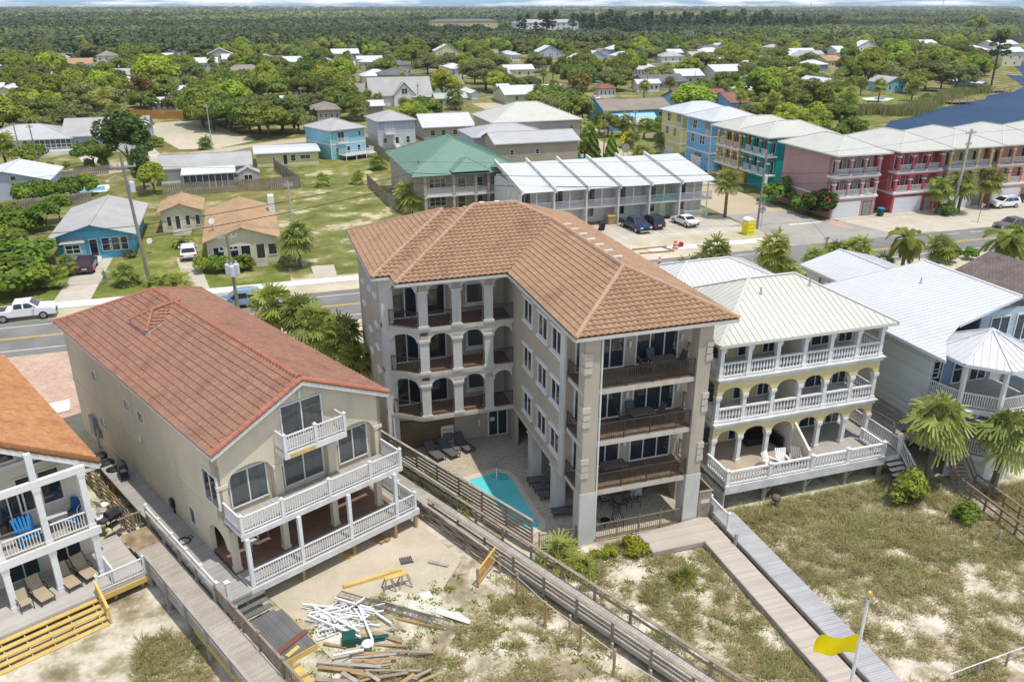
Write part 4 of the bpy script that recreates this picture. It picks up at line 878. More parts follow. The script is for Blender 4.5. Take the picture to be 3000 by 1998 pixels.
for (u_,v_,w_) in ((12.25,53.5,'rearmost'),(12.3,52.2,'middle'),(12.35,50.9,'frontmost')):
    t=TB('air_conditioner',f'round black air-conditioner unit, {w_} of three beside the stucco house','air conditioner',u_,v_,.3,'air conditioners beside the stucco house')
    c=MB(); c.lathe(u_,v_,[(.5,.3),(.52,.4),(.52,1.15),(.48,1.22)],18); t.part('casing',c,mat('ac_black',(.025,.027,.03),(.05,.05,.055),sc=9,rough=.35))
    c=MB(); [c.tube([(u_+.38*math.cos(a)*f_,v_+.38*math.sin(a)*f_,1.25) for a in [k*math.pi/8 for k in range(17)]],.02,4) for f_ in (.4,.7,1)]; t.part('fan_grille',c,MC['dark_grey'])
    c=MB(); c.lathe(u_,v_,[(.25,1.222),(.1,1.24)],8); t.part('fan_motor',c,MC['black_plastic'])
def grill(label,u,v,z,rot=0):
    t=Thing('barbecue_grill',label,'barbecue',(*BA(u,v),z),BANG+rot)
    c=MB(); c.box(-.4,-.28,.6,.4,.28,.82); t.part('firebox',c,MC['black_plastic']); c=MB(); c.hexa([(-.4,-.28,.823),(.4,-.28,.823),(.4,.28,.823),(-.4,.28,.823)],[(-.38,-.1,1.12),(.38,-.1,1.12),(.38,.18,1.12),(-.38,.18,1.12)]); t.part('lid',c,MC['ac_black'])
    c=MB(); c.box(-.8,-.22,.78,-.41,.22,.82); c.box(.41,-.22,.78,.8,.22,.82); t.part('side_shelf',c,MC['dark_grey']); c=MB(); [c.bar((x,y,0),(x,y,.6),.05) for x in (-.36,.36) for y in (-.22,.22)]; c.box(-.38,-.24,.12,.38,.24,.16); t.part('cart',c,MC['dark_grey'])
grill('black gas grill with open side shelves against the stucco house wall',12.5,49.4,1.22,1.4); grill('black gas grill in the gap beside the orange-roofed house',10.3,44.9,.9,.4)
c=MB(); [c.tube([(math.cos(a)*(.3+.02*k),math.sin(a)*(.3+.02*k),.02+.01*k) for a in [i*math.pi/8 for i in range(17)]],.018,5) for k in range(4)]; c.tube([(.3,0,.03),(.5,.25,.03),(.3,.5,.03),(.2,.3,.05)],.018,5)
single('garden_hose',c,MC['black_plastic'],'coiled dark garden hose on the grey side deck','hose',loc=(*BA(12.5,40.2),1.225))
c=MB(); c.hexa([(-.5,-.5,0),(.6,-.45,0),(.55,.5,0),(-.45,.4,0)],[(-.3,-.25,.6),(.3,-.35,.75),(.35,.3,.55),(-.25,.2,.8)]); single('furniture_cover',c,mat('cloth_grey',(.36,.34,.31),(.28,.26,.24),sc=3,rough=.9),'grey cloth cover over stacked furniture beside the orange-roofed house','cover',loc=(*BA(9.6,46.2),.9))
for k in range(2): sling_chair(('white plastic chair in the gap beside the orange-roofed house','white plastic chair behind the black gas grill')[k],9.9+k*.5,45.6+k*1.3,.9,1+k,'plastic_white','plastic_white')
# boardwalk of the left lots
bw=TB('boardwalk','weathered plank boardwalk between the orange-roofed house and the red tiled house','boardwalk',10.9,30)
c=MB(); c.box(10.2,16,1.02,11.55,43.2,1.18); bw.part('boards',c,MC['deck_brown'])
c=MB(); c.box(10.12,16,.8,10.18,39.3,1.16); c.box(11.57,16,.8,11.63,43.2,1.16); bw.part('joist',c,MC['wood_grey'])
c=MB(); c.box(10.05,24,.86,10.115,33.3,.98); c.box(10.05,24,1.05,10.115,33.3,1.12); bw.part('new_rail',c,MC['wood_new'])
c=MB(); [post(c,10.12,39.2-i*2.45,-.1,2.0,.14,False) for i in range(10)]; bw.part('left_posts',c,MC['wood_grey'])
c=MB(); c.bar((10.12,39.3,2.03),(10.12,16,2.03),.16,.05); c.bar((10.16,39.3,1.6),(10.16,16,1.6),.04,.12); c.bar((10.16,39.3,1.35),(10.16,16,1.35),.04,.1); bw.part('left_rail',c,MC['wood_grey'])
c=MB(); c.bar((11.65,43.2,2.12),(11.65,34.3,2.12),.15,.05); [post(c,11.65,43.1-i*2.2,.5,2.1,.12,False) for i in range(5)]; c.bar((11.65,43.2,1.6),(11.65,34.3,1.6),.03,.1); bw.part('right_rail',c,MC['wood_grey'])
railing(bw,(11.72,34.2),(11.72,16),1.1,1.05,'grey','wood_dark',9,.12)
c=MB(); rail_mesh((10.15,43.5),(11.5,43.5),1.1,1.0,'wood',mb=c); bw.part('gate',c,MC['wood_dark'])
c=MB(); c.box(10.1,41.2,1.185,11.5,43.1,1.2); bw.part('wet_boards',c,mat('wet_wood',(.20,.14,.08),(.38,.3,.2),sc=1.5,rough=.5))
wf=TB('basketweave_fence','woven board fence between the two left houses','fence',11.3,48)
mat('weave',(.48,.39,.22),(.26,.2,.12),sc=5,rough=.85)
c=MB(); 
for k in range(9):
    for j in range(10): o_=.06 if (j+k)%2 else -.06; c.bar((11.1+o_,44.0+j*1.0,.2+k*.17),(11.1-o_,45.0+j*1.0,.2+k*.17),.03,.13)
wf.part('woven_boards',c,MC['weave']); c=MB(); [post(c,11.1,44+j*2.0,0,1.85,.1,False) for j in range(6)]; wf.part('post',c,MC['wood_post'])
# ---------------- centre boardwalk and fences
def walkway(name,label,pts,wd,z,m,rim='wood_grey',cat='boardwalk'):
    t=Thing(name,label,cat,(*pts[0],0)); c=MB(); r=MB(); ox,oy=pts[0]
    for (x0,y0),(x1,y1) in zip(pts,pts[1:]):
        c.bar((x0-ox,y0-oy,z-.02),(x1-ox,y1-oy,z-.02),wd,.05)
        d=Vector((x1-x0,y1-y0,0)).normalized(); o=Vector((-d.y,d.x,0))*(wd/2+.02)
        for s_ in(1,-1): r.bar(Vector((x0-ox,y0-oy,z-.14))+o*s_,Vector((x1-ox,y1-oy,z-.14))+o*s_,.05,.24)
    t.part('boards',c,MC[m] if isinstance(m,str) else m); t.part('joist',r,MC[rim]); return t
mat('walk_boards',(.46,.43,.38),(.37,.34,.30),sc=.8,rough=.9,stripe=(1,.14,(.2,.18,.16),.01),rot=-BANG,fine=(12,.1))
cw=walkway('boardwalk','long weathered boardwalk with low rails running from the pool fence over the dunes',[BA(25.6,46),BA(25.6,12)],1.25,.55,'walk_boards')
for uu,nm in ((24.92,'left_rail'),(26.3,'right_rail')):
    c=MB(); ox,oy=BA(25.6,46)
    q=lambda v,z:( BA(uu,v)[0]-ox,BA(uu,v)[1]-oy,z)
    c.bar(q(34 if uu<25 else 43,1.42),q(12,1.42),.19,.05); c.bar(q(34 if uu<25 else 43,1.05),q(12,1.05),.05,.14); 
    if uu<25: c.bar(q(34,.8),q(12,.8),.05,.13)
    for i in range(10): v=33.5-i*2.35; c.bar(q(v,-.1),q(v,1.4),.12)
    cw.part(nm,c,MC['wood_dark'])
def slat_fence(label,p0,p1,h,sp=.24,z=0,m='wood_dark',posts=2.0,jit=0,name='slatted_fence'):
    t=Thing(name,label,'fence',(*p0,z)); c=MB(); a=Vector((0,0,0)); b=Vector((p1[0]-p0[0],p1[1]-p0[1],0)); L=b.length; d=b/L; o=Vector((-d.y,d.x,0))
    n=int(h/sp)
    for k in range(n):
        zz=.12+k*(h-.1)/n
        if jit:
            m_=int(L/1.2)
            for i in range(m_): s_=1 if (i+k)%2 else -1; c.bar(d*(i*L/m_)+o*.05*s_+Vector((0,0,zz)),d*((i+1)*L/m_)-o*.05*s_+Vector((0,0,zz)),.03,.15)
        else: c.bar(a+Vector((0,0,zz))+o*.04,d*L+Vector((0,0,zz))+o*.04,.03,.15)
    t.part('slats',c,MC[m]); c=MB(); np_=max(1,int(L/posts))
    for i in range(np_+1): q=d*(L*i/np_); c.bar(q+Vector((0,0,-.1)),q+Vector((0,0,h)),.1)
    t.part('post',c,MC[m]); c=MB(); c.bar(Vector((0,0,h+.02)),d*L+Vector((0,0,h+.02)),.16,.04); t.part('top_rail',c,MC['wood_grey']); return t
slat_fence('tall horizontal slat fence between the pool and the boardwalk',BA(27.0,42.2),BA(27.2,27.3),2.15)
slat_fence('lower slat fence overgrown with palmetto left of the pool fence',BA(26.35,42),BA(26.35,33.0),1.5)
slat_fence('crooked weathered board fence beside the sandy yard',BA(24.7,36.5),BA(24.5,28),1.15,.2,jit=1)
slat_fence('brown slatted wall beside the red tiled house, at the pool gate',BA(26.9,46),BA(27.0,42.4),2.1)
gt=Thing('small_gate_railing','bright new pine baluster rail by the crooked fence','railing',(*BA(23.0,27.2),0),BANG); c=MB(); rail_mesh((0,0),(1.8,.55),(0,.35),1.0,'wood',.13,mb=c); gt.part('pickets',c,mat('pine_bright',(.62,.38,.1),rough=.7)); c=MB(); c.bar((0,0,-.1),(0,0,1.15),.1); gt.part('post',c,MC['wood_post'])
rp=[T(4,3,x,y) for x,y in((45,800),(305,1050),(530,1070),(625,1285),(915,1335),(930,1520))]+[BA(23.6,14.5),BA(24.2,16.5)]
rope=[]
for i,q in enumerate(rp):
    tall=i in(0,1,3,5,6); c=MB(); c.tube([(0,0,-.1),(.02,.02,1.6 if tall else .9)],.07,7); single('rope_post',c,MC['wood_post'] if tall else MC['wood_grey'],'wooden stake carrying a rope beside the dune boardwalk' if tall else 'short grey stake beside the dune boardwalk','post','stakes along the dune boardwalk',loc=(q[0],q[1],dune_h(q[0],q[1])))
    if tall: rope.append((q[0],q[1],1.45))
q=BA(22.9,31); rope=[(*BA(24.0,27.4),1.4)]+sorted(rope,key=lambda r:-r[1]); c=MB(); c.tube(rope,.02,4); single('rope',c,MC['weathered_white'],'white rope strung from stake to stake along the dune boardwalk','rope')
c=MB(); c.tube([(0,0,-.1),(0,0,1.2)],.08,7); single('timber_stake',c,MC['wood_post'],'short brown stake beside the new pine rail','post',loc=(*BA(24.6,27.2)[:2],0))
# right-hand walkways
mat('tan_boards',(.50,.44,.37),(.45,.395,.335),sc=.6,rough=.8,stripe=(1,.14,(.36,.29,.24),.007)); mat('grey_boards',(.44,.44,.45),(.37,.37,.38),sc=.8,rough=.8,stripe=(1,.14,(.24,.24,.26),.012))
tw=TA('boardwalk','tan composite walkway leading from the condominium to the beach','boardwalk',23.2,30); c=MB(); c.prism([(19.2,35.5),(19.25,33.75),(22.55,33.75),(22.55,12),(23.95,12),(23.95,35.8),(23.4,35.95)],.34,.4); tw.part('boards',c,MC['tan_boards']); c=MB(); c.box(19.2,33.7,.1,22.5,33.748,.39); c.box(22.5,12,.1,22.548,33.7,.39); c.box(23.952,12,.1,24.0,35,.39); c.bar((19.17,35.5,.25),(19.21,33.75,.25),.04,.28); tw.part('rim_board',c,MC['wood_grey'])
gw=TA('boardwalk','silver grey plank walkway beside the tan one, coming from the yellow house','boardwalk',24.9,28); c=MB(); c.box(24.25,11,.5,25.55,35.6,.56); gw.part('boards',c,MC['grey_boards']); c=MB(); c.box(24.19,11,.3,24.248,35.6,.55); c.box(25.552,11,.3,25.6,35.6,.55); gw.part('joist',c,MC['wood_grey'])
railing(gw,(24.3,36.2),(24.3,34.2),.55,1.0,'white','white_paint',2,.16)
c=MB(); c.bar((0,0,0),(0,0,.75),.15); single('timber_stake',c,MC['wood_grey'],'stub of a grey post between the two right-hand walkways','post',loc=(24.1,33.0,.3))
ws=TA('slatted_gate','weathered board gate and stone pier right of the condominium corner pillar','gate',23.7,36.1)
c=MB(); c.box(23.3,35.95,.3,24.15,36.05,2.1); c.bar((23.3,36.0,2.15),(24.25,36.0,2.15),.14,.08); ws.part('boards',c,MC['wood_dark']); c=MB(); c.box(24.16,35.8,.0,24.5,36.2,1.1); ws.part('pier',c,mat('stone_pier',(.2,.19,.17),(.3,.28,.25),sc=3,rough=.9)); c=MB(); c.box(23.45,35.93,1.35,24.0,35.945,1.6); ws.part('notice',c,MC['weathered_white']); c=MB(); c.bar((24.2,36.1,2.1),(24.2,38.0,2.1),.1); c.box(24.15,36.1,.1,24.22,38,2.05); ws.part('side_boards',c,MC['wood_dark'])
railing(M,(16.7,36.15),(22.3,36.15),.08,1.1,'plain','tan_iron',5,.06,'pool_gate_railing'); railing(M,(13.25,36.2),(15.5,36.2),.08,1.1,'plain','tan_iron',3,.06,'pool_gate_railing')
# pool furniture
for (x,y,rz,lb) in ((9.9,48.5,.35,'leftmost'),(10.9,48.55,.35,'middle'),(12.1,49.0,.35,'rightmost')): lounger('grey_sling','dark_grey',f'charcoal sling lounger, {lb} of three under the left wing balconies',x,y,.05,rz,.75,'loungers under the left wing','A')
for (x,y,lb) in ((15.6,43.0,'rearmost'),(15.7,42.1,'second from the rear'),(15.75,41.2,'third from the rear'),(15.9,39.2,'nearest the dunes')): lounger('grey_sling','dark_grey',f'charcoal sling lounger beside the pool under the right wing, {lb}',x+.3,y,.05,-math.pi/2-.1,.7,'loungers beside the pool','A')
def side_table(label,x,y,z,w=.45): t=TA('side_table',label,'table',x,y,z); t.part('tabletop',MB().box(x-w/2,y-w/2,z+.38,x+w/2,y+w/2,z+.41),MC['table_top']); c=MB(); [c.bar((x+a*w*.44,y+b*w*.44,z),(x+a*w*.44,y+b*w*.44,z+.38),.03) for a in(-1,1) for b in(-1,1)]; t.part('leg',c,MC['dark_grey'])
side_table('small dark side table between two loungers under the left wing',11.5,48.4,.05); side_table('small dark side table beside the loungers right of the pool',15.9,42.55,.05,.5)
def dining(label,x,y,z,w,d,m='table_top'):
    t=TA('patio_table',label,'table',x,y,z); t.part('tabletop',MB().box(x-w/2,y-d/2,z+.7,x+w/2,y+d/2,z+.74),MC[m]); c=MB(); [c.bar((x+a*w*.42,y+b*d*.42,z),(x+a*w*.42,y+b*d*.42,z+.7),.05) for a in(-1,1) for b in(-1,1)]; t.part('leg',c,MC['dark_grey'])
for z,lb,x in ((3.45,'lowest',18.3),(6.65,'middle',19.9),(9.85,'topmost',21.0)):
    dining(f'dark rectangular table on the {lb} front balcony',x,37.5,z,1.5,.85)
    if z>4:
        for dx,dy,r_,s_ in ((-.3,.75,0,'behind'),(1.05,.1,-1.5,'right of'),(-1.05,0,1.5,'left of')): sling_chair(f'dark sling chair {s_} the table on the {lb} front balcony',x+dx,37.5+dy*.8,z,r_,'grey_sling','dark_grey',frame='A')
dining('dark dining table in the shade under the condominium',19.9,39.6,.05,1.7,.95)
for x,y,r_,lb in ((18.7,39.4,1.5,'left end of the dining table'),(19.5,38.7,3.3,'front left of the dining table'),(20.5,38.75,3.0,'front right of the dining table'),(21.2,39.7,-1.4,'right end of the dining table'),(17.1,37.1,.2,'left of the small round table'),(18.6,37.15,-.2,'right of the small round table')): sling_chair(f'black iron chair with striped cushion, {lb}',x,y,.05,r_,'iron','black_plastic','iron chairs under the condominium','A','striped_cushion')
t=TA('round_table','small round black table between two iron chairs','table',17.8,37.2,.05); c=MB(); c.lathe(17.8,37.2,[(.3,.55),(.3,.58)],14); t.part('tabletop',c,MC['black_plastic']); c=MB(); c.tube([(17.8,37.2,.05),(17.8,37.2,.55)],.04); t.part('leg',c,MC['black_plastic'])

for k,(u_,v_,r_) in enumerate(((15.0,37.0,.4),(15.9,37.6,-.2),(17.6,37.8,.3),(14.6,38.6,1.2))): sling_chair(('pale rocking chair nearest the side arch under the stucco house','second pale rocking chair under the stucco house','third pale rocking chair under the stucco house','pale chair at the table deep under the stucco house')[k],u_,v_,1.29,r_,'weathered_white','weathered_white')
t=TB('patio_table','pale square table in the shade under the stucco house','table',15.4,38.6,1.29); t.part('tabletop',MB().box(14.9,38.1,1.95,15.9,39.1,2.0),MC['weathered_white']); c=MB(); [c.bar((15.4+a*.4,38.6+b*.4,1.29),(15.4+a*.4,38.6+b*.4,1.95),.05) for a in(-1,1) for b in(-1,1)]; t.part('leg',c,MC['weathered_white'])
# ---------------- yellow three-storey house
mat('yellow_stucco',(.66,.56,.30),(.60,.51,.26),sc=.5,rough=.9,bump=.15,bsc=50,stain=(.6,(.55,.47,.28)))
mat('ochre_wall',(.52,.42,.08),rough=.8); mat('roof_cream',(.55,.55,.49),(.51,.51,.455),sc=.25,rough=.42,fine=(1.5,.025),stain=(.35,(.56,.56,.49))); mat('roof_white',(.585,.59,.60),(.54,.545,.555),sc=.2,rough=.38,fine=(1.5,.025),stain=(.3,(.58,.6,.63))); mat('roof_bright',(.60,.61,.60),(.55,.56,.55),sc=.3,rough=.4)
Y=TA('yellow_house','yellow three-storey beach house with cream metal roof and white baluster arcades','house',31.8,46); LAND.append((31.8,46,'the yellow arcaded house'))
xs=[25.85,27.75,29.8,31.78,33.72,35.75,37.6]
w=MB(); w.box(26.0,41.5,1.8,37.5,41.7,10.1); w.box(26.0,41.7,0,26.2,53,10.1); w.box(37.3,41.7,0,37.5,47.5,10.1); w.box(26.2,52.8,0,37.3,53,10.1); w.box(36.2,47.5,0,36.4,52.8,10.1); w.box(26.2,41.7,0,37.3,41.9,1.79); Y.part('wall',w,MC['yellow_stucco'])
w=MB(); w.box(31.7,39.3,1.85,31.86,41.49,4.5); w.box(31.7,39.3,4.85,31.86,41.49,7.6); w.box(31.7,39.3,7.95,31.86,41.49,10.1); w.hexa([(31.7,37.1,1.85),(31.86,37.1,1.85),(31.86,39.2,1.85),(31.7,39.2,1.85)],[(31.7,37.1,2.9),(31.86,37.1,2.9),(31.86,39.2,4.3),(31.7,39.2,4.3)]); Y.part('party_wall',w,MC['cream_siding'])
w=MB()
for zs,zt in ((3.75,4.55),(6.75,7.65)): arcade(w,(xs[0]-.15,38.85),(xs[-1]+.15,38.85),zs,zt,.3,[(xs[i]-xs[0]+.35,xs[i+1]-xs[0]-.05) for i in range(6)],.5); arcade(w,(26.0,41.49),(26.0,39.16),zs,zt,.25,[(.2,2.1)],.5)
Y.part('arcade',w,MC['yellow_stucco']); w=MB()
for i in range(7): w.hexa([(xs[i]-.3,38.88,9.95),(xs[i]+.3,38.88,9.95),(xs[i]+.3,39.1,9.95),(xs[i]-.3,39.1,9.95)],[(xs[i]-.5,38.88,10.2),(xs[i]+.5,38.88,10.2),(xs[i]+.5,39.1,10.2),(xs[i]-.5,39.1,10.2)])
Y.part('bracket',w,MC['yellow_stucco'])
w=MB(); w.box(31.9,41.3,7.95,33.0,41.48,10); w.box(26.1,41.9,1.8,26.2,42,2); Y.part('ochre_wall',w,MC['ochre_wall'])
s_=MB()
for z in (4.55,7.65): s_.box(25.7,38.75,z,37.85,41.49,z+.22); s_.box(25.6,38.65,z+.22,37.95,41.49,z+.3)
s_.box(25.5,36.55,1.5,37.2,41.49,1.78); s_.box(25.4,36.45,1.25,37.3,36.549,1.82); s_.box(37.2,36.55,1.4,38.6,42.5,1.75); Y.part('floor_slab',s_,MC['weathered_white'])
s_=MB(); s_.box(25.55,36.6,1.78,31.65,41.48,1.8); Y.part('terrace_floor',s_,mat('terrace_tan',(.42,.35,.27),(.36,.3,.24),sc=.8,rough=.8)); s_=MB(); s_.box(31.87,36.6,1.78,38.5,41.48,1.8); Y.part('terrace_boards',s_,MC['deck_grey2'])
for z in (1.8,4.85,7.95):
    for x in xs: c=MB(); column(c,x,39.0,z,{1.8:3.75,4.85:6.75,7.95:9.96}[z],.26,.07); Y.part('column',c,MC['white_paint'])
    if z>2:
        for a,b in zip(xs,xs[1:]): railing(Y,(a+.15,38.95),(b-.15,38.95),z,1.0,'bal')
        railing(Y,(25.85,41.3),(25.85,39.2),z,1.0,'bal'); railing(Y,(37.6,39.2),(37.6,41.3),z,1.0,'bal')
    for x,ww in ((27.2,1.3),(29.2,1.3),(30.9,1.0),(33.6,.01),(35.0,1.7),(36.9,1.2)):
        if ww>.5: Y.win(x,41.49,z+.05,'S',ww,2.1,2,1,'sliding_door')
    Y.win(26.0,43.5,z+.5,'W',1.2,1.6,2,1,gm='pale_glass')
for a,b in ((25.6,28.6),(28.6,31.7),(31.7,34.4),(34.4,37.2)): railing(Y,(a,36.65),(b,36.65),1.8,.95,'bal','white_paint',1,.22)
railing(Y,(25.6,39.0),(25.6,36.7),1.8,.95,'bal'); railing(Y,(37.2,36.65),(37.2,38.9),1.8,.95,'bal','white_paint',1,.22)
metal_roof(Y,'roof',(25.35,38.55,38.4,48.15),10.3,.48,'hip',MC['roof_cream'],.42)
metal_roof(Y,'rear_roof',(25.6,46.3,36.9,54.2),10.22,.40,'hip',MC['roof_bright'],.42)
c=MB(); 
for x,y,z in ((30.2,42.0,11.95),(34.0,42.2,12.05)): c.lathe(x,y,[(.12,z-.1),(.1,z+.05),(.05,z+.1),(.05,z+.45)],8)
Y.part('roof_vent',c,mat('vent_grey',(.35,.35,.34),rough=.5))
c=MB(); [post(c,x,36.8,-.1,1.3,.2,False) for x in (28.5,31.5,34.6,37.3)]; [c.bar((x,36.85,.4),(x+.8,36.85,1.25),.1) for x in (28.5,31.5,34.6)]; c.box(25.5,36.9,-.1,25.6,39,1.3); Y.part('pile',c,MC['wood_grey'])
c=MB(); [c.bar((25.52+.0,36.7,-.0),(25.52,36.7,1.3),.1)]; [c.box(25.45,36.7,.05+k*.12,25.5,40.5,.1+k*.12) for k in range(10)]; Y.part('lattice',c,MC['weathered_white'])
c=MB(); [c.box(37.4,36.4-k*.3,1.5-k*.22,38.5,36.69-k*.3,1.55-k*.22) for k in range(7)]; Y.part('stair',c,MC['weathered_white'])
railing(Y,(38.55,36.6),(38.55,34.5),(1.78,.2),1.0,'white','white_paint',2,.16); railing(Y,(38.6,42.4),(38.6,36.8),1.78,1.0,'white','white_paint',2,.14)
c=MB(); [c.box(24.3,39.6-k*.3,1.5-k*.15,25.4,39.89-k*.3,1.55-k*.15) for k in range(9)]; Y.part('side_stair',c,MC['weathered_white'])
def deck_chair(label,x,y,z,rot,m,adir=True):
    t=Thing('adirondack_chair',label,'chair',(x,y,z),rot); c=MB(); [c.bar((-.25+k*.1,.2,.35),(-.25+k*.1+(k-2.5)*.03,.55,1.0),.085,.025) for k in range(6)]; t.part('backrest',c,MC[m]); c=MB(); [c.box(-.27,-.35+k*.1,.36-k*.02,.27,-.27+k*.1,.38-k*.02) for k in range(6)]; t.part('seat',c,MC[m]); c=MB(); [c.box(s-.06,-.4,.56,s+.06,.35,.585) for s in (-.33,.33)]; [c.bar((s,-.35,0),(s,-.35,.56),.06) for s in (-.33,.33)]; [c.bar((s,.3,.05),(s,-.3,.4),.05) for s in (-.28,.28)]; t.part('arm',c,MC[m])
deck_chair('white adirondack chair on the yellow house terrace, left one',29.3,37.6,1.8,.5,'plastic_white'); deck_chair('white adirondack chair on the yellow house terrace, right one',30.2,37.6,1.8,-.2,'plastic_white'); deck_chair('weathered grey adirondack chair beside the terrace party wall',31.1,37.5,1.8,-.6,'wood_grey')
t=TA('outdoor_sofa','dark wicker corner sofa in the shade of the yellow house terrace','sofa',30.2,40.6,1.8); t.part('seat',MB().box(29.4,40.3,1.85,31.5,41.2,2.25),MC['black_plastic']); t.part('backrest',MB().box(29.4,41.2,1.85,31.5,41.4,2.6).box(31.3,39.4,1.85,31.5,41.19,2.6),MC['black_plastic'])
# ---------------- pale blue-grey house with big white metal roof
mat('blue_siding',(.42,.50,.55),(.38,.46,.51),sc=.4,rough=.8,stripe=(2,.2,(.30,.37,.42),.012)); mat('blue_wall',(.20,.32,.46),rough=.8,stripe=(2,.2,(.15,.25,.38),.012)); mat('grey_siding',(.50,.54,.545),(.46,.50,.505),sc=.4,rough=.8,stripe=(2,.2,(.36,.40,.41),.012))
G=TA('blue_grey_house','pale blue-grey beach house with large white standing-seam roof and octagonal porch','house',46,44); LAND.append((46,44,'the blue-grey house with the octagonal porch'))
w=MB(); w.box(40.8,37.7,3.2,41.0,50,8.3); w.box(41.0,38.6,3.2,48.3,38.8,8.2); w.box(50.8,41.6,0,51,50,9); w.box(41.0,49.8,0,50.8,50,8.3); w.box(41.1,38.9,0,41.3,49.8,3.2); G.part('wall',w,MC['grey_siding'])
w=MB(); w.box(41.05,38.45,5.2,47,38.58,8.2); w.box(41.1,38.5,2.1,47,38.59,5.0); G.part('porch_wall',w,MC['blue_wall'])
rz=lambda x:8.45+(x-40.1)*.115
mb=MB(); seam_face(mb,mb,[(40.1,50.4,rz(40.1)),(40.1,36.0,rz(40.1)),(42.2,38.2,rz(42.2)),(44.6,39.6,rz(44.6)),(51.6,41.2,rz(51.6)),(51.6,50.4,rz(51.6))],.42)
seam_face(mb,mb,[(51.6,41.2,rz(51.6)),(55.5,41.2,7.4),(55.5,50.4,7.4),(51.6,50.4,rz(51.6))],.42)
mb.bar((51.6,41.2,rz(51.6)+.03),(51.6,50.4,rz(51.6)+.03),.25,.06); mb.bar((40.1,36,8.37),(40.1,50.4,8.37),.06,.2); mb.bar((40.1,50.4,8.4),(51.6,50.4,9.7),.06,.22); mb.bar((51.6,41.2,9.68),(44.6,39.6,8.9),.08,.2); G.part('roof',mb,MC['roof_white'])
ox,oy,rr_=44.4,36.9,3.45; oc=[(ox+rr_*math.cos(R(22.5+45*k)),oy+rr_*math.sin(R(22.5+45*k))) for k in range(8)]
mb=MB()
for k in range(8):
    a,b=oc[k],oc[(k+1)%8]; seam_face(mb,mb,[(*a,8.25),(*b,8.25),(ox,oy,9.75)],.42); mb.bar((*a,8.28),(ox,oy,9.8),.14,.04); mb.bar((*a,8.12),(*b,8.12),.05,.16)
G.part('turret_roof',mb,MC['roof_white'])
for z,zt in ((2.0,4.7),(5.2,8.1)):
    s_=MB(); s_.prism([(ox+(rr_-.35)*math.cos(R(22.5+45*k)),oy+(rr_-.35)*math.sin(R(22.5+45*k))) for k in range(8)],z-.35,z-.02); s_.box(41.0,34.9 if z>3 else 35.6,z-.35,42.0,38.4,z-.022); G.part('porch_floor',s_,MC['white_paint'])
    s_=MB(); s_.prism([(ox+(rr_-.45)*math.cos(R(22.5+45*k)),oy+(rr_-.45)*math.sin(R(22.5+45*k))) for k in range(8)],z-.02,z); G.part('porch_boards',s_,MC['deck_brown'])
    pts=[(41.05,38.4)]+[(ox+(rr_-.5)*math.cos(R(22.5+45*k)),oy+(rr_-.5)*math.sin(R(22.5+45*k))) for k in (4,5,6,7)]
    for i,(a,b) in enumerate(zip(pts,pts[1:])): railing(G,a,b,z,1.0,'white')
    for a in pts: c=MB(); column(c,a[0],a[1],z,zt+.15,.22,.04); G.part('column',c,MC['white_paint'])
w=MB(); [w.bar((pts[i][0],pts[i][1],.9),(pts[i+1][0],pts[i+1][1],.9),.08,1.6) for i in range(1,4)]; G.part('skirt_wall',w,MC['weathered_white'])
for x in (42.2,44.0,): G.win(x,38.44,5.25,'S',.9,2.1,1,2,'glazed_door'); 
G.win(45.8,38.44,5.25,'S',1.5,2.1,2,1,'glazed_door'); G.win(42.0,38.44,5.9,'S',.8,1.3,1,2)
# right-hand wing with french doors, railing
w=MB(); w.box(48.4,41.3,4.5,55,41.5,8.9); w.box(48.3,36,0,62,41.29,5.6); G.part('rear_wing',w,MC['blue_siding']); G.win(50.2,41.29,6.2,'S',1.8,2.2,2,1,'glazed_door'); G.win(52.5,41.29,6.2,'S',1.6,2.2,2,1,'glazed_door')
c=MB(); c.bar((48.4,38.9,6.6),(51.6,37.9,6.6),.12,.12); c.bar((51.6,37.9,6.6),(56,38.3,6.6),.12,.12); c.bar((48.4,38.9,6.6),(48.4,41.2,6.6),.12,.12); G.part('balcony_parapet',c,MC['white_paint'])
c=MB(); c.lathe(47.9,46.8,[(.12,9.25),(.1,9.4),(.05,9.45),(.05,9.8)],8); G.part('roof_vent',c,MC['vent_grey'])
G2=TA('roofed_annex','small white metal-roofed annex behind the blue-grey house','annex',51.3,57); w=MB(); w.box(47.8,54.4,0,54.8,59.8,6.9); w2=metal_roof(G2,'roof',(47.2,53.9,55.5,60.3),7.0,.26,'gy',MC['roof_white'],.42); G2.part('wall',w,MC['grey_siding'])
for y in (55.3,56.6,57.9): G2.win(47.8,y,5.6,'W',.6,.9,1,1)
mat('shingle_brown',(.20,.16,.145),(.145,.115,.105),sc=.8,rough=.95,brick=(.35,.18,(.55,.5,.48),.02),fine=(5,.15)); mat('shingle_dark',(.15,.155,.165),(.12,.12,.13),sc=.6,rough=.95,fine=(5,.12))
mat('shingle_tan',(.44,.29,.165),(.36,.235,.13),sc=.4,rough=.95,fine=(6,.14),brick=(.5,.2,(.8,.78,.75),.015)); mat('shingle_grey',(.40,.395,.385),(.34,.335,.325),sc=.3,rough=.95,fine=(4,.08)); mat('shingle_taupe',(.27,.235,.19),(.22,.19,.155),sc=.3,rough=.95,fine=(4,.1)); mat('shingle_red',(.24,.115,.095),(.19,.09,.075),sc=.3,rough=.95,fine=(4,.1))
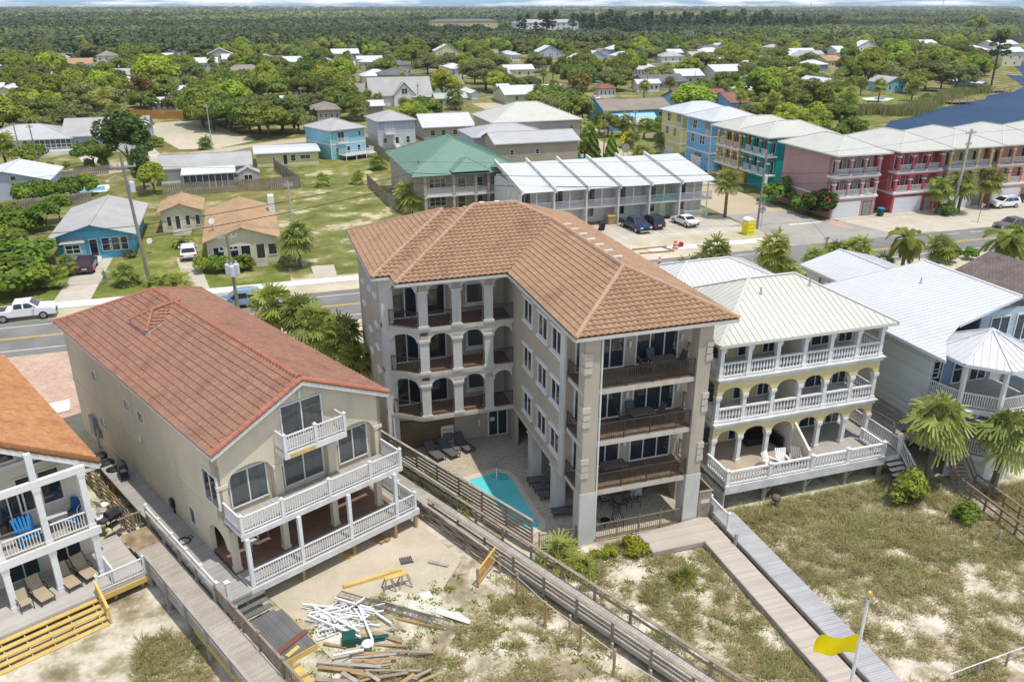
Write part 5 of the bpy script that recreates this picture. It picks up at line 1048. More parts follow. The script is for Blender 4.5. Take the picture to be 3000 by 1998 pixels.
B_=TA('shingled_house','house with brown shingle roof at the right edge behind the blue-grey house','house',61.5,49); w=MB(); w.box(58.3,38.5,0,65,53,7.4); B_.part('wall',w,MC['grey_siding']); mb=MB(); P_,rg=hip_polys(57.7,38,65.3,53.2,7.5,.39,'gy'); [seam_face(mb,None,p) for p in P_]; B_.part('roof',mb,MC['shingle_brown'])
# wooden ramp walkway with stairs at the right
rw=TA('wooden_walkway','brown timber walkway with flight of stairs between the yellow and blue-grey houses','walkway',42,33)
q=[T(3,4,960,620,1.9),T(3,4,1620,1090,1.9)]; a=Vector((39.0,44.0,0)); b=Vector((39.9,37.6,0))
c=MB(); c.bar((39.3,47,2.2),(39.9,38.2,2.2),1.2,.06); c.bar((39.9,38.2,2.2),(41.4,35.2,2.2),1.2,.06); rw.part('boards',c,MC['deck_brown'])
c=MB()
for s_ in (-.62,.62):
    c.bar((39.3+s_,47,3.15),(39.9+s_,38.2,3.15),.12,.05); c.bar((39.3+s_,47,2.1),(39.9+s_,38.2,2.1),.06,.25); c.bar((39.3+s_,47,2.7),(39.9+s_,38.2,2.7),.05,.12)
    for k in range(5): f=k/4; c.bar((39.3+s_+.6*f,47-8.8*f,-.1),(39.3+s_+.6*f,47-8.8*f,3.15),.11)
rw.part('railing',c,MC['wood_grey'])
def px(r,c_,x,y,z): return Vector(T(r,c_,x,y,z))
s0=px(3,4,1640,1060,2.1); s1=px(3,4,1760,1380,.35)
c=MB(); d=(s1-s0); 
for k in range(10): p_=s0+d*(k/9)+Vector((.55,.15,0)); c.bar(p_-Vector((.6,-.15,0)),p_+Vector((.6,-.15,0)),.3,.05)
rw.part('stair',c,MC['wood_grey'])
e0=px(3,4,2050,1568,.6); wl=px(4,4,2340,330,.6)
L0=s1+Vector((.55,.15,0)); L1=L0+Vector((2.4,-6.8,0)); L1=Vector((*T(4,4,2352,200,.4)[:2],.35))
c=MB(); c.bar(L0,L1+(L1-L0)*.5,1.25,.06); rw.part('landing_boards',c,MC['deck_brown'])
c=MB(); dd=(L1-L0); n_=Vector((-dd.y,dd.x,0)).normalized()*.65; E1=L1+dd*.5
for s_ in (-1,1):
    c.bar(L0+n_*s_+Vector((0,0,1)),E1+n_*s_+Vector((0,0,1)),.13,.05); c.bar(L0+n_*s_+Vector((0,0,.5)),E1+n_*s_+Vector((0,0,.5)),.04,.12); c.bar(L0+n_*s_-Vector((0,0,.1)),E1+n_*s_-Vector((0,0,.1)),.06,.22)
    c.bar(s0+n_*s_+Vector((.5,.1,1)),L0+n_*s_+Vector((0,0,1)),.13,.05); c.bar(s0+n_*s_+Vector((.5,.1,.5)),L0+n_*s_+Vector((0,0,.5)),.05,.12)
    for k in range(7): p_=L0+(E1-L0)*(k/6)+n_*s_; c.bar(p_-Vector((0,0,.5)),p_+Vector((0,0,1)),.1)
rw.part('railing',c,mat('wood_brown',(.26,.17,.10),(.19,.13,.085),sc=2,rough=.85))
# ---------------- across the street
import re
def short(l): return re.split(r' (?:behind|beside|with|in the|before|half|left|right|under|over|against|below|below|at the|far|in front|on the|near|between|partly|and|above|high|among|by)\b',l)[0] if len(l.split())>10 else l
def simple_house(name,label,cat,x0,y0,x1,y1,ze,s,kind,rm,wm,rot=0,ov=.45,loc=None,windows=(),seams=False,zb=0,sp=.5,group=None,land=None,trimz=None):
    """box house; roof rectangle = walls + overhang. windows=(face,u,z,w,h,nx,ny,kind)"""
    if rot: t=Thing(name,label,cat,(*loc,0),rot,group=group)
    else: t=TA(name,label,cat,(x0+x1)/2,(y0+y1)/2,group=group)
    w=MB()
    wx0,wy0,wx1,wy1=x0+ov,y0+ov,x1-ov,y1-ov
    w.box(wx0,wy0,zb,wx1,wy1,ze-.04)
    if kind=='gy':
        zr_=ze+s*(x1-x0)/2-s*ov*.0-.08; xm=(x0+x1)/2
        for yy in (wy0,wy1-.1):
            n=len(w.v); w.v+=[(wx0,yy,ze-.04),(wx1,yy,ze-.04),(xm,yy,zr_-s*ov*0),(wx0,yy+.1,ze-.04),(wx1,yy+.1,ze-.04),(xm,yy+.1,zr_)]; w.f+=[(n,n+1,n+2),(n+5,n+4,n+3),(n+1,n+4,n+5,n+2),(n+3,n,n+2,n+5)]
    if kind=='gx':
        zr_=ze+s*(y1-y0)/2-.08; ym=(y0+y1)/2
        for xx in (wx0,wx1-.1):
            n=len(w.v); w.v+=[(xx,wy0,ze-.04),(xx,wy1,ze-.04),(xx,ym,zr_),(xx+.1,wy0,ze-.04),(xx+.1,wy1,ze-.04),(xx+.1,ym,zr_)]; w.f+=[(n+2,n+1,n),(n+3,n+4,n+5),(n+4,n+1,n+2,n+5),(n,n+3,n+5,n+2)]
    t.part('wall',w,MC[wm]); metal_roof(t,'roof',(x0,y0,x1,y1),ze,s,kind,MC[rm],sp,seams)
    for f_,u_,z_,w_,h_,nx_,ny_,k_ in windows:
        if f_=='S': t.win(u_,wy0,z_,'S',w_,h_,nx_,ny_,k_)
        elif f_=='W': t.win(wx0,u_,z_,'W',w_,h_,nx_,ny_,k_)
        elif f_=='E': t.win(wx1,u_,z_,'E',w_,h_,nx_,ny_,k_)
    if land: 
        if rot: LAND.append((loc[0],loc[1],short(land)))
        else: LAND.append(((x0+x1)/2,(y0+y1)/2,short(land)))
    return t
for n_,a_,b_ in (('sky_blue',(.12,.42,.62),(.10,.38,.57)),('turq',(.26,.52,.60),(.23,.48,.56)),('lav',(.44,.47,.56),(.40,.43,.52)),('pale_lav',(.56,.56,.58),(.52,.52,.54)),('pale_yellow',(.62,.60,.33),(.58,.56,.30)),('cream',(.64,.58,.40),(.60,.54,.37)),('mauve',(.43,.27,.26),(.40,.25,.24)),('crimson',(.50,.09,.11),(.46,.08,.10)),('maize',(.66,.50,.23),(.62,.46,.20)),('peach',(.66,.33,.21),(.62,.30,.19)),('gold',(.60,.38,.10),(.56,.35,.09)),('teal',(.01,.30,.30),(.01,.27,.27)),('cornflower',(.20,.42,.66),(.18,.39,.62)),('lemon',(.66,.60,.25),(.62,.56,.22)),('tan_wall',(.42,.36,.29),(.38,.33,.26)),('white_wall',(.70,.70,.68),(.65,.65,.63)),('pale_green',(.48,.54,.40),(.44,.50,.37)),('brick_red',(.35,.13,.10),(.30,.11,.09)),('aqua',(.22,.55,.50),(.2,.5,.46)),('greige',(.45,.41,.36),(.41,.37,.33))): mat(n_,a_,b_,sc=.4,rough=.85,fine=(3,.04),stripe=(2,.2,tuple(q*.86 for q in a_),.012) if n_ in('sky_blue','turq','pale_yellow','cornflower','lemon','white_wall','pale_green') else None)
mat('roof_green',(.17,.28,.215),(.15,.255,.195),sc=.3,rough=.4); mat('roof_grey_metal',(.47,.475,.47),(.42,.425,.42),sc=.3,rough=.45); mat('roof_paleblue',(.30,.52,.70),rough=.4); mat('roof_palegreen',(.42,.46,.38),(.38,.42,.34),sc=.4,rough=.9); mat('thatch',(.45,.28,.16),(.38,.23,.13),sc=2,rough=.95); mat('screen',(.06,.07,.08),(.09,.10,.11),sc=2,rough=.6)
# blue cottage with grey roof
t=simple_house('cottage','bright blue cottage with wide grey gable roof beside the red tiled house','house',-24.3,107.1,-14.3,124.8,3.0,.30,'gy','shingle_grey','sky_blue',ov=.9,land='the bright blue cottage',windows=(('S',-16.9,.9,1.0,1.75,1,2,'window'),('S',-18.0,.9,1.0,1.75,1,2,'window'),('S',-15.9,.9,.9,1.75,1,2,'window'),('S',-19.4,.35,1.0,2.2,1,1,'glazed_door'),('E',110.5,.9,.6,1.1,1,2,'window')))
c=MB(); c.prism([(-22.9,108),(-22.6,107.2),(-20.6,107.2),(-20.3,108)],.3,2.4); t.part('bay',c,MC['turq']); t.win(-21.6,107.19,1.05,'S',1.7,1.15,2,2); c=MB(); c.hexa([(-23.1,107.0,2.35),(-20.2,107.0,2.35),(-20.2,108.0,2.35),(-23.1,108.0,2.35)],[(-22.9,107.1,2.42),(-20.4,107.1,2.42),(-20.4,108,2.8),(-22.9,108,2.8)]); t.part('bay_roof',c,MC['shingle_grey'])
c=MB(); [c.box(-20.1,107.0-k*.3,.05,-18.6,107.29-k*.3,.5-k*.12) for k in range(4)]; t.part('step',c,MC['white_paint'])
t=simple_house('cottage','small cream cottage with tan hip roof behind the driveway','house',-12.8,118.3,-6.8,126.4,2.9,.36,'gy','shingle_tan','cream',land='the small cream cottage',windows=(('S',-11.4,.8,.7,1.5,1,1,'window'),('S',-9.0,.8,.7,1.5,1,1,'window'),('S',-7.7,.8,.7,1.5,1,1,'window'),('S',-10.3,.35,.75,2,1,1,'glazed_door')))
c=MB(); c.box(-11,116.6,.0,-8.6,118.6,.35); c.box(-10.9,116.2,0,-8.7,116.59,.18); t.part('step',c,MC['deck_brown'])
t=simple_house('cottage','larger cream cottage with tan shingle roof and front steps','house',-6.4,99.6,2.65,117.5,3.1,.34,'gy','shingle_tan','cream',land='the larger cream cottage',windows=(('S',-4.7,.7,1.3,1.7,1,1,'window'),('S',-3.0,.7,1.2,1.7,1,1,'window'),('S',-1.6,.7,1.2,1.7,1,1,'window'),('S',.1,.5,1.1,2.0,1,1,'glazed_door'),('S',1.5,.9,1.1,1.5,1,1,'window')))
c=MB(); [c.box(-.6,99.6-k*.32,.02,.8,99.9-k*.32,.6-k*.12) for k in range(5)]; t.part('step',c,MC['deck_brown']); c=MB(); c.box(1.8,112.6,3.0,2.6,114.2,5.4); t.part('chimney',c,MC['white_wall'])
# grey-white houses on the left, near lane
simple_house('house','pale blue sided house with white metal roof at the left edge','house',-44,147.6,-30.9,160,3.0,.26,'gy','roof_white','lav',land='the pale blue sided house',windows=(('S',-36.2,3.1,.9,.8,1,1,'window'),))
t=simple_house('house','white ranch house with pale grey shingle roof and dark sunroom','house',-15.3,152.3,.6,163,2.9,.30,'gx','shingle_grey','white_wall',land='the ranch house with the sunroom',windows=(('W',155.5,1.1,1.0,1.2,1,2,'window'),))
c=MB(); c.box(-11.0,148.6,0,-2.8,152.7,2.3); t.part('sunroom',c,MC['screen']); c=MB(); c.hexa([(-11.3,148.2,2.35),(-2.4,148.2,2.35),(-2.4,153.3,2.9),(-11.3,153.3,2.9)],[(-11.3,148.2,2.5),(-2.4,148.2,2.5),(-2.4,153.3,3.05),(-11.3,153.3,3.05)]); t.part('sunroom_roof',c,MC['roof_bright']); c=MB(); [c.box(-11.0+k*1.02,148.54,0,-10.9+k*1.02,148.6,2.3) for k in range(9)]; c.box(-11,148.52,.0,-2.8,148.6,.12); c.box(-11.06,148.6,0,-11,152.6,.15); t.part('sunroom_frame',c,MC['white_trim'])
simple_house('shed','grey garden shed right of the sunroom','shed',-2.3,149.2,1.6,152.2,2.0,.5,'gy','shingle_grey','greige',ov=.15,windows=(('S',-.4,.1,1.5,1.7,2,1,'window'),))
simple_house('house','low pale yellow house with flat white roof','house',1.0,165.0,13.6,175,2.75,.06,'gx','roof_bright','pale_yellow',land='the low pale yellow house',windows=(('S',4.6,1.2,.5,.7,1,1,'window'),('S',6.8,.3,.9,2.0,1,1,'glazed_door'),('S',8.3,.9,1.0,1.3,1,2,'window'),('S',10.6,1.2,2.0,.9,2,1,'window')))
def two_storey(label,loc,rot,w,d,ze,wm,wm2,rm,land,deck=True):
    t=simple_house('house',label,'house',-.5,-.5,w+.5,d+.5,ze,.36,'hip',rm,wm,rot=rot,loc=loc,ov=.5,land=land,windows=(('S',w*.3,3.35,1.6,2.1,2,1,'sliding_door'),('S',w*.84,4.2,.8,1.0,1,2,'window'),('S',w*.18,1.2,.9,1.1,1,2,'window'),('S',w*.5,.35,.9,2.1,1,1,'glazed_door'),('S',w*.8,1.0,.9,1.5,1,2,'window')))
    c=MB(); c.box(-.04,-.04,2.85,w+.04,-.001,3.1); c.box(-.04,0,2.85,-.001,d,3.1); [c.box(x,-.035,0,x+.14,-.002,ze-.2) for x in (-.04,w-.1)]; t.part('trim_band',c,MC['white_trim'])
    c=MB(); c.box(w*.3-1.1,-1.1,3.1,w*.3+1.1,-.05,3.28); t.part('balcony',c,MC['white_paint'])
    for a,b in (((w*.3-1.1,-1.05),(w*.3+1.1,-1.05)),((w*.3-1.1,-.1),(w*.3-1.1,-1.05)),((w*.3+1.1,-1.05),(w*.3+1.1,-.1))): railing(t,a,b,3.28,1.0)
    return t
t=two_storey('two-storey sky blue house with white deck and small balcony',(16.1,169.7),R(25),8.2,9.8,5.85,'turq','sky_blue','shingle_grey','the sky blue two-storey house')
c=MB(); c.box(1.4,-3.2,.9,8.8,-.1,1.02); t.part('deck',c,MC['weathered_white']); c=MB(); [post(c,x,y,0,.9,.13,False) for x in (1.5,3.9,6.3,8.7) for y in (-3.1,)]; t.part('deck_post',c,MC['white_paint'])
for a,b in (((1.45,-3.15),(6.0,-3.15)),((1.45,-.2),(1.45,-3.15)),((6.0,-3.15),(8.75,-2.2)),((8.75,-2.2),(8.75,-.2))): railing(t,a,b,1.02,1.0)
t=two_storey('two-storey lavender house with yellow door and white balcony',(27.4,180.3),R(6),8.3,9.5,5.95,'pale_lav','lav','shingle_grey','the lavender two-storey house')
c=MB(); [c.box(3.3,-.4-k*.3,0,4.7,-.11-k*.3,1.0-k*.16) for k in range(6)]; t.part('step',c,MC['white_paint']); c=MB(); c.box(.01,-.03,3.1,8.29,-.002,5.8); t.part('upper_wall',c,MC['lav'])
for x in (3.25,4.75): railing(t,(x,-.3),(x,-2.1),(1.0,.1),1.0)
# green roofed house
t=simple_house('house','taupe house with green metal hip roof and two white railed balconies','house',22.2,118.4,39.6,139.8,6.1,.42,'hip','roof_green','tan_wall',ov=.7,seams=True,sp=.45,land='the green-roofed house',windows=(('W',122,3.9,.9,1.2,1,2,'window'),('W',128,3.9,.9,1.2,1,2,'window'),('W',122,1.0,.9,1.2,1,2,'window')))
c=MB(); c.box(24.2,118.5,2.75,38.9,119.2,3.0); c.box(24.2,117.3,2.7,38.9,118.5,2.98); t.part('balcony',c,MC['white_paint'])
for x in (24.3,28.6,32.0,34.0,38.7):
    for z0,z1 in ((0,2.7),(2.98,5.9)): c=MB(); column(c,x,117.5,z0,z1,.4,.08); t.part('column',c,MC['tan_wall'])
for a,b in ((24.5,28.4),(28.8,31.8),(32.2,33.8),(34.2,38.5)): railing(t,(a,117.45),(b,117.45),2.98,1.0)
for z in (.2,3.0):
    for x,w_,n_,k_ in ((26.5,2.6,3,'window'),(30.2,1.3,1,'glazed_door'),(33,1.2,1,'glazed_door'),(36.4,2.6,3,'window')): t.win(x,119.1,z+(.7 if n_==3 else 0),'S',w_,1.5 if n_==3 else 2.1,n_,2,k_)
mb=MB(); polys,_=hip_polys(28.3,116.9,34.2,124,6.3,.5,'hip'); [seam_face(mb,mb,p,.45) for p in polys[:1]+polys[1:2]+polys[3:]]; t.part('front_gable_roof',mb,MC['roof_green'])
mb=MB(); polys,_=hip_polys(22.2,116.9,39.6,119,6.05,.42,'hip'); seam_face(mb,mb,[(22.2,116.9,5.95),(39.6,116.9,5.95),(38.9,118.5,6.2),(22.9,118.5,6.2)],.45); t.part('porch_roof',mb,MC['roof_green'])
# townhouse row: each unit a house of its own
pb=['white_wall']*7
for i in range(6):
    x0=34.65+i*4.87; x1=x0+4.87; lab=['leftmost white townhouse of the row, half hidden by a palm','second white townhouse from the left, blue furniture on its balcony','third white townhouse from the left, black bin before it','fourth white townhouse from the left, behind the blue pickup','fifth white townhouse from the left, with pale green balcony','end white townhouse of the row with wrap-around balcony'][i]
    t=TA('townhouse',lab,'townhouse',(x0+x1)/2,110,0,'white townhouse row'); 
    w=MB(); w.box(x0+.12,106.4,0,x1-.12,116,5.9); t.part('wall',w,MC['pale_green'] if i==4 else MC['white_wall'])
    w=MB(); w.box(x0-.12,103.9,0,x0+.12,116.2,5.55); w.hexa([(x0-.12,103.3,5.3),(x0+.12,103.3,5.3),(x0+.12,116.2,7.4),(x0-.12,116.2,7.4)],[(x0-.12,103.3,5.95),(x0+.12,103.3,5.95),(x0+.12,116.2,8.0),(x0-.12,116.2,8.0)]); t.part('party_wall',w,MC['weathered_white'])
    mb=MB(); seam_face(mb,mb,[(x0+.13,103.5,5.5),(x1-.13+(.9 if i==5 else 0),103.5,5.5),(x1-.13+(.9 if i==5 else 0),115.6,7.45),(x0+.13,115.6,7.45)],.35,rh=.02); seam_face(mb,None,[(x0+.13,115.6,7.45),(x1-.13,115.6,7.45),(x1-.13,119,6.6),(x0+.13,119,6.6)]); t.part('roof',mb,MC['roof_bright'])
    c=MB(); c.box(x0+.13,104.3,2.55,x1-.13+(.8 if i==5 else 0),106.39,2.8); t.part('balcony',c,MC['white_paint']); rm_='white_paint' if i!=4 else 'mint'
    railing(t,(x0+.2,104.35),((x0+x1)/2,104.35),2.8,1.0,'white',rm_,2,.13); railing(t,((x0+x1)/2+.05,104.35),(x1-.2+(.9 if i==5 else 0),104.35),2.8,1.0,'white',rm_)
    c=MB(); c.box((x0+x1)/2-.06,104.3,3.8,(x0+x1)/2+.06,104.42,5.5); t.part('post',c,MC['white_trim'])
    t.win(x0+1.35,106.39,2.85,'S',1.8,2.1,2,1,'sliding_door'); t.win(x0+1.4,106.39,.8,'S',1.5,1.4,2,1); c=MB(); c.box(x0+3.0,106.34,0,x0+3.95,106.395,2.1); t.part('door',c,MC['white_trim'])
LAND.append((49,110,'the white townhouse row'))
railing(t,(60.2,104.3),(63.9,104.3),.05,1.0,'white','white_paint',2,.13); c=MB(); [c.box(63.6,y,0,63.75,y+.12,5.5) for y in (104.2,106)]; t.part('corner_post',c,MC['white_paint'])
# three-storey balcony houses: street front and side street
def balcony_house(label,land,x0,y0,w,d,col,face='S',trim='white_paint',hz=9.35,group=None,garage=True,open_cols=3,arch=True,rm='roof_cream'):
    rot=0 if face=='S' else -math.pi/2
    # local: x along the front, y backwards
    loc=(x0,y0,0) if face=='S' else (x0,y0,0)
    t=Thing('balcony_house',label,'house',loc,rot,group=group)
    LAND.append((x0+w/2,y0+d/2,land) if face=='S' else (x0+d/2,y0-w/2,land))
    wl=MB(); wl.box(0,0,0,w,d,3.0) if garage else wl.box(0,1.6,0,w,d,3.0)
    wl.box(.0,1.7,3.0,w,d,hz-.05); wl.box(0,0.0,3.0,.22,1.7,hz-.05) if False else None
    t.part('wall',wl,MC[col]); n=4; cw=.42; step=(w-cw)/(n-1 if not garage else 3)
    for z0,z1 in ((3.05,5.85),(6.15,9.3)):
        for i in range(4):
            x=cw/2+i*(w-cw)/3; c=MB(); c.box(x-cw/2,.0,z0,x+cw/2,.4,z1-.75); t.part('column',c,MC[col]); c=MB(); c.box(x-cw/2-.06,-.06,z1-1.0,x+cw/2+.06,.46,z1-.78); c.box(x-cw/2-.05,-.05,z0+.003,x+cw/2+.05,.45,z0+.2); t.part('capital',c,MC[trim])
            if i<3: railing(t,(x+cw/2,.15),(x+(w-cw)/3-cw/2,.15),z0+.02,1.0)
            if i<3: t.win(x+(w-cw)/6,1.69,z0+.1,'S',1.7,2.1,2,1,'sliding_door' if i%2==0 else 'window',gm='curtain_glass' if i==1 else 'glass')
        a=MB(); arcade(a,(0,.02),(w,.02),z1-.78,z1+(.0 if z1<7 else 0),.36,[(cw+i*(w-cw)/3,(i+1)*(w-cw)/3) for i in range(3)],.55); arcade(a,(.02,1.7),(.02,.4),z1-.78,z1,.3,[(.1,1.2)],.5); t.part('arcade',a,MC[col])
        s_=MB(); s_.box(-.12,-.15,z0-.3,w+.12,1.69,z0-.14); s_.box(-.18,-.22,z0-.14,w+.18,1.69,z0); t.part('balcony_slab',s_,MC['white_paint'])
    b=MB(); b.box(-.05,1.71,2.8,-.002,d,3.05); t.part('belt_course',b,MC['white_paint'])
    metal_roof(t,'roof',(-1.0,-1.1,w+.9,d+.8),hz,.40,'hip',MC[rm],.42)
    if garage:
        c=MB(); c.box(.35,-.04,0,w*.66,-.002,2.35); go=t.part('garage_door',c,MC['white_paint']); c=MB(); [c.box(.5,-.055,.1+k*.56,w*.64,-.042,.55+k*.56) for k in range(4)]; t.part('door_panel',c,mat('door_pale',(.62,.63,.66),rough=.5),go)
        c=MB(); c.box(w*.72,-.03,0,w*.92,-.002,2.2); t.part('entry',c,mat('entry_dark',(.10,.085,.075),rough=.8)); c=MB(); [c.bar((w*.74+k*.13,-.06,0),(w*.74+k*.13,-.06,2.1),.03) for k in range(10)]; t.part('entry_gate',c,MC['white_paint'])
    return t
bh=[('mauve-brown three-storey balcony house on the corner, pale metal roof','the mauve corner house',80.3,97.5,7.8,12.5,'mauve'),('crimson three-storey balcony house with pale metal roof','the crimson house',91.3,97.6,8.2,13,'crimson'),('maize yellow three-storey balcony house behind two palms','the maize yellow house',100.9,97.7,8.2,13,'maize'),('peach three-storey balcony house at the right edge','the peach house',110.6,97.9,8.6,13,'peach')]
for lb,ld,x,y,w_,d_,cl in bh: tt=balcony_house(lb,ld,x,y,w_,d_,cl,group='three-storey balcony houses'); 
c=text(None,'Paradise Sugar',95.2,97.45,2.75,.6,0,'black_plastic') if False else None
balcony_house('gold three-storey balcony house on the side street','the gold house',80.6,130.3,7.2,12,'gold','W',garage=False,group='three-storey balcony houses'); balcony_house('teal three-storey balcony house on the side street','the teal house',80.9,122.6,7.6,12,'teal','W',garage=False,group='three-storey balcony houses')
simple_house('balcony_house','house roof end beyond the peach house at the right edge','house',121,96.6,131,112,9.35,.4,'hip','roof_cream','peach',seams=True,group='three-storey balcony houses')
def tall_house(label,land,x0,y0,x1,y1,col,trim):
    t=simple_house('tall_house',label,'house',x0,y0,x1,y1,9.35,.36,'hip','roof_white',col,ov=.7,seams=True,land=land,windows=(('W',y1-3.2,4.6,1.3,1.7,2,2,'window'),('W',y1-6.2,4.6,.9,1.7,1,2,'window'),('W',y1-3.6,7.2,1.5,1.7,2,2,'window'),('W',y0+3.2,4.6,.9,1.7,1,2,'window'),('S',x0+4,7.2,1.2,1.5,2,2,'window')))
    c=MB(); wx=x0+.7; 
    for z in (3.2,6.3): c.box(wx-.06,y0+.6,z,wx-.002,y1-.6,z+.25); c.box(x0+.7,y0+.64,z,x1-.7,y0+.698,z+.25)
    for y in (y0+.66,y1-.85): c.box(wx-.055,y,0,wx-.001,y+.18,9.1)
    t.part('trim_band',c,MC['white_trim']); c=MB(); c.box(wx-.03,y0+1.2,6.55,wx-.001,y0+3.0,9.0); t.part('porch_shade_panel',c,mat('porch_shade',(.25,.25,.22),rough=.9)); railing(t,(wx-.05,y0+3.0),(wx-.05,y0+1.2),6.55,1.0); c=MB(); c.box(wx-.05,y0+3.6,0,wx-.002,y0+7.4,2.3); t.part('garage_door',c,MC['white_paint']); return t  # upper porch is a flat panel, its shade painted as dark grey
tall_house('cornflower blue three-storey house on the side street','the cornflower blue house',81.6,134.6,93.5,145,'cornflower','white'); tall_house('lemon yellow three-storey house on the side street','the lemon yellow house',81.9,146.2,95,156,'lemon','white')
simple_house('house','brown-grey two-storey building with grey metal roofs behind the green-roofed house','building',42,141.3,58.8,150.8,6.1,.30,'gx','roof_grey_metal','tan_wall',seams=True,land='the brown-grey building',windows=(('S',45.5,3.9,.8,1.0,1,2,'window'),('S',50.4,3.9,.8,1.0,1,2,'window')))
simple_house('house','pale grey house part with grey metal hip roof behind the green roof','building',40.2,149.5,56,161,6.2,.28,'hip','roof_grey_metal','lav',seams=True,windows=(('S',42.5,3.5,.8,1.2,1,2,'window'),('W',155,3.5,.8,1.2,1,2,'window')))
simple_house('house','two-storey house with big cream hip roof behind the grey metal roofs','house',46.5,158,66,173,7.6,.40,'hip','roof_cream','greige',seams=True,land='the big cream hip roof')
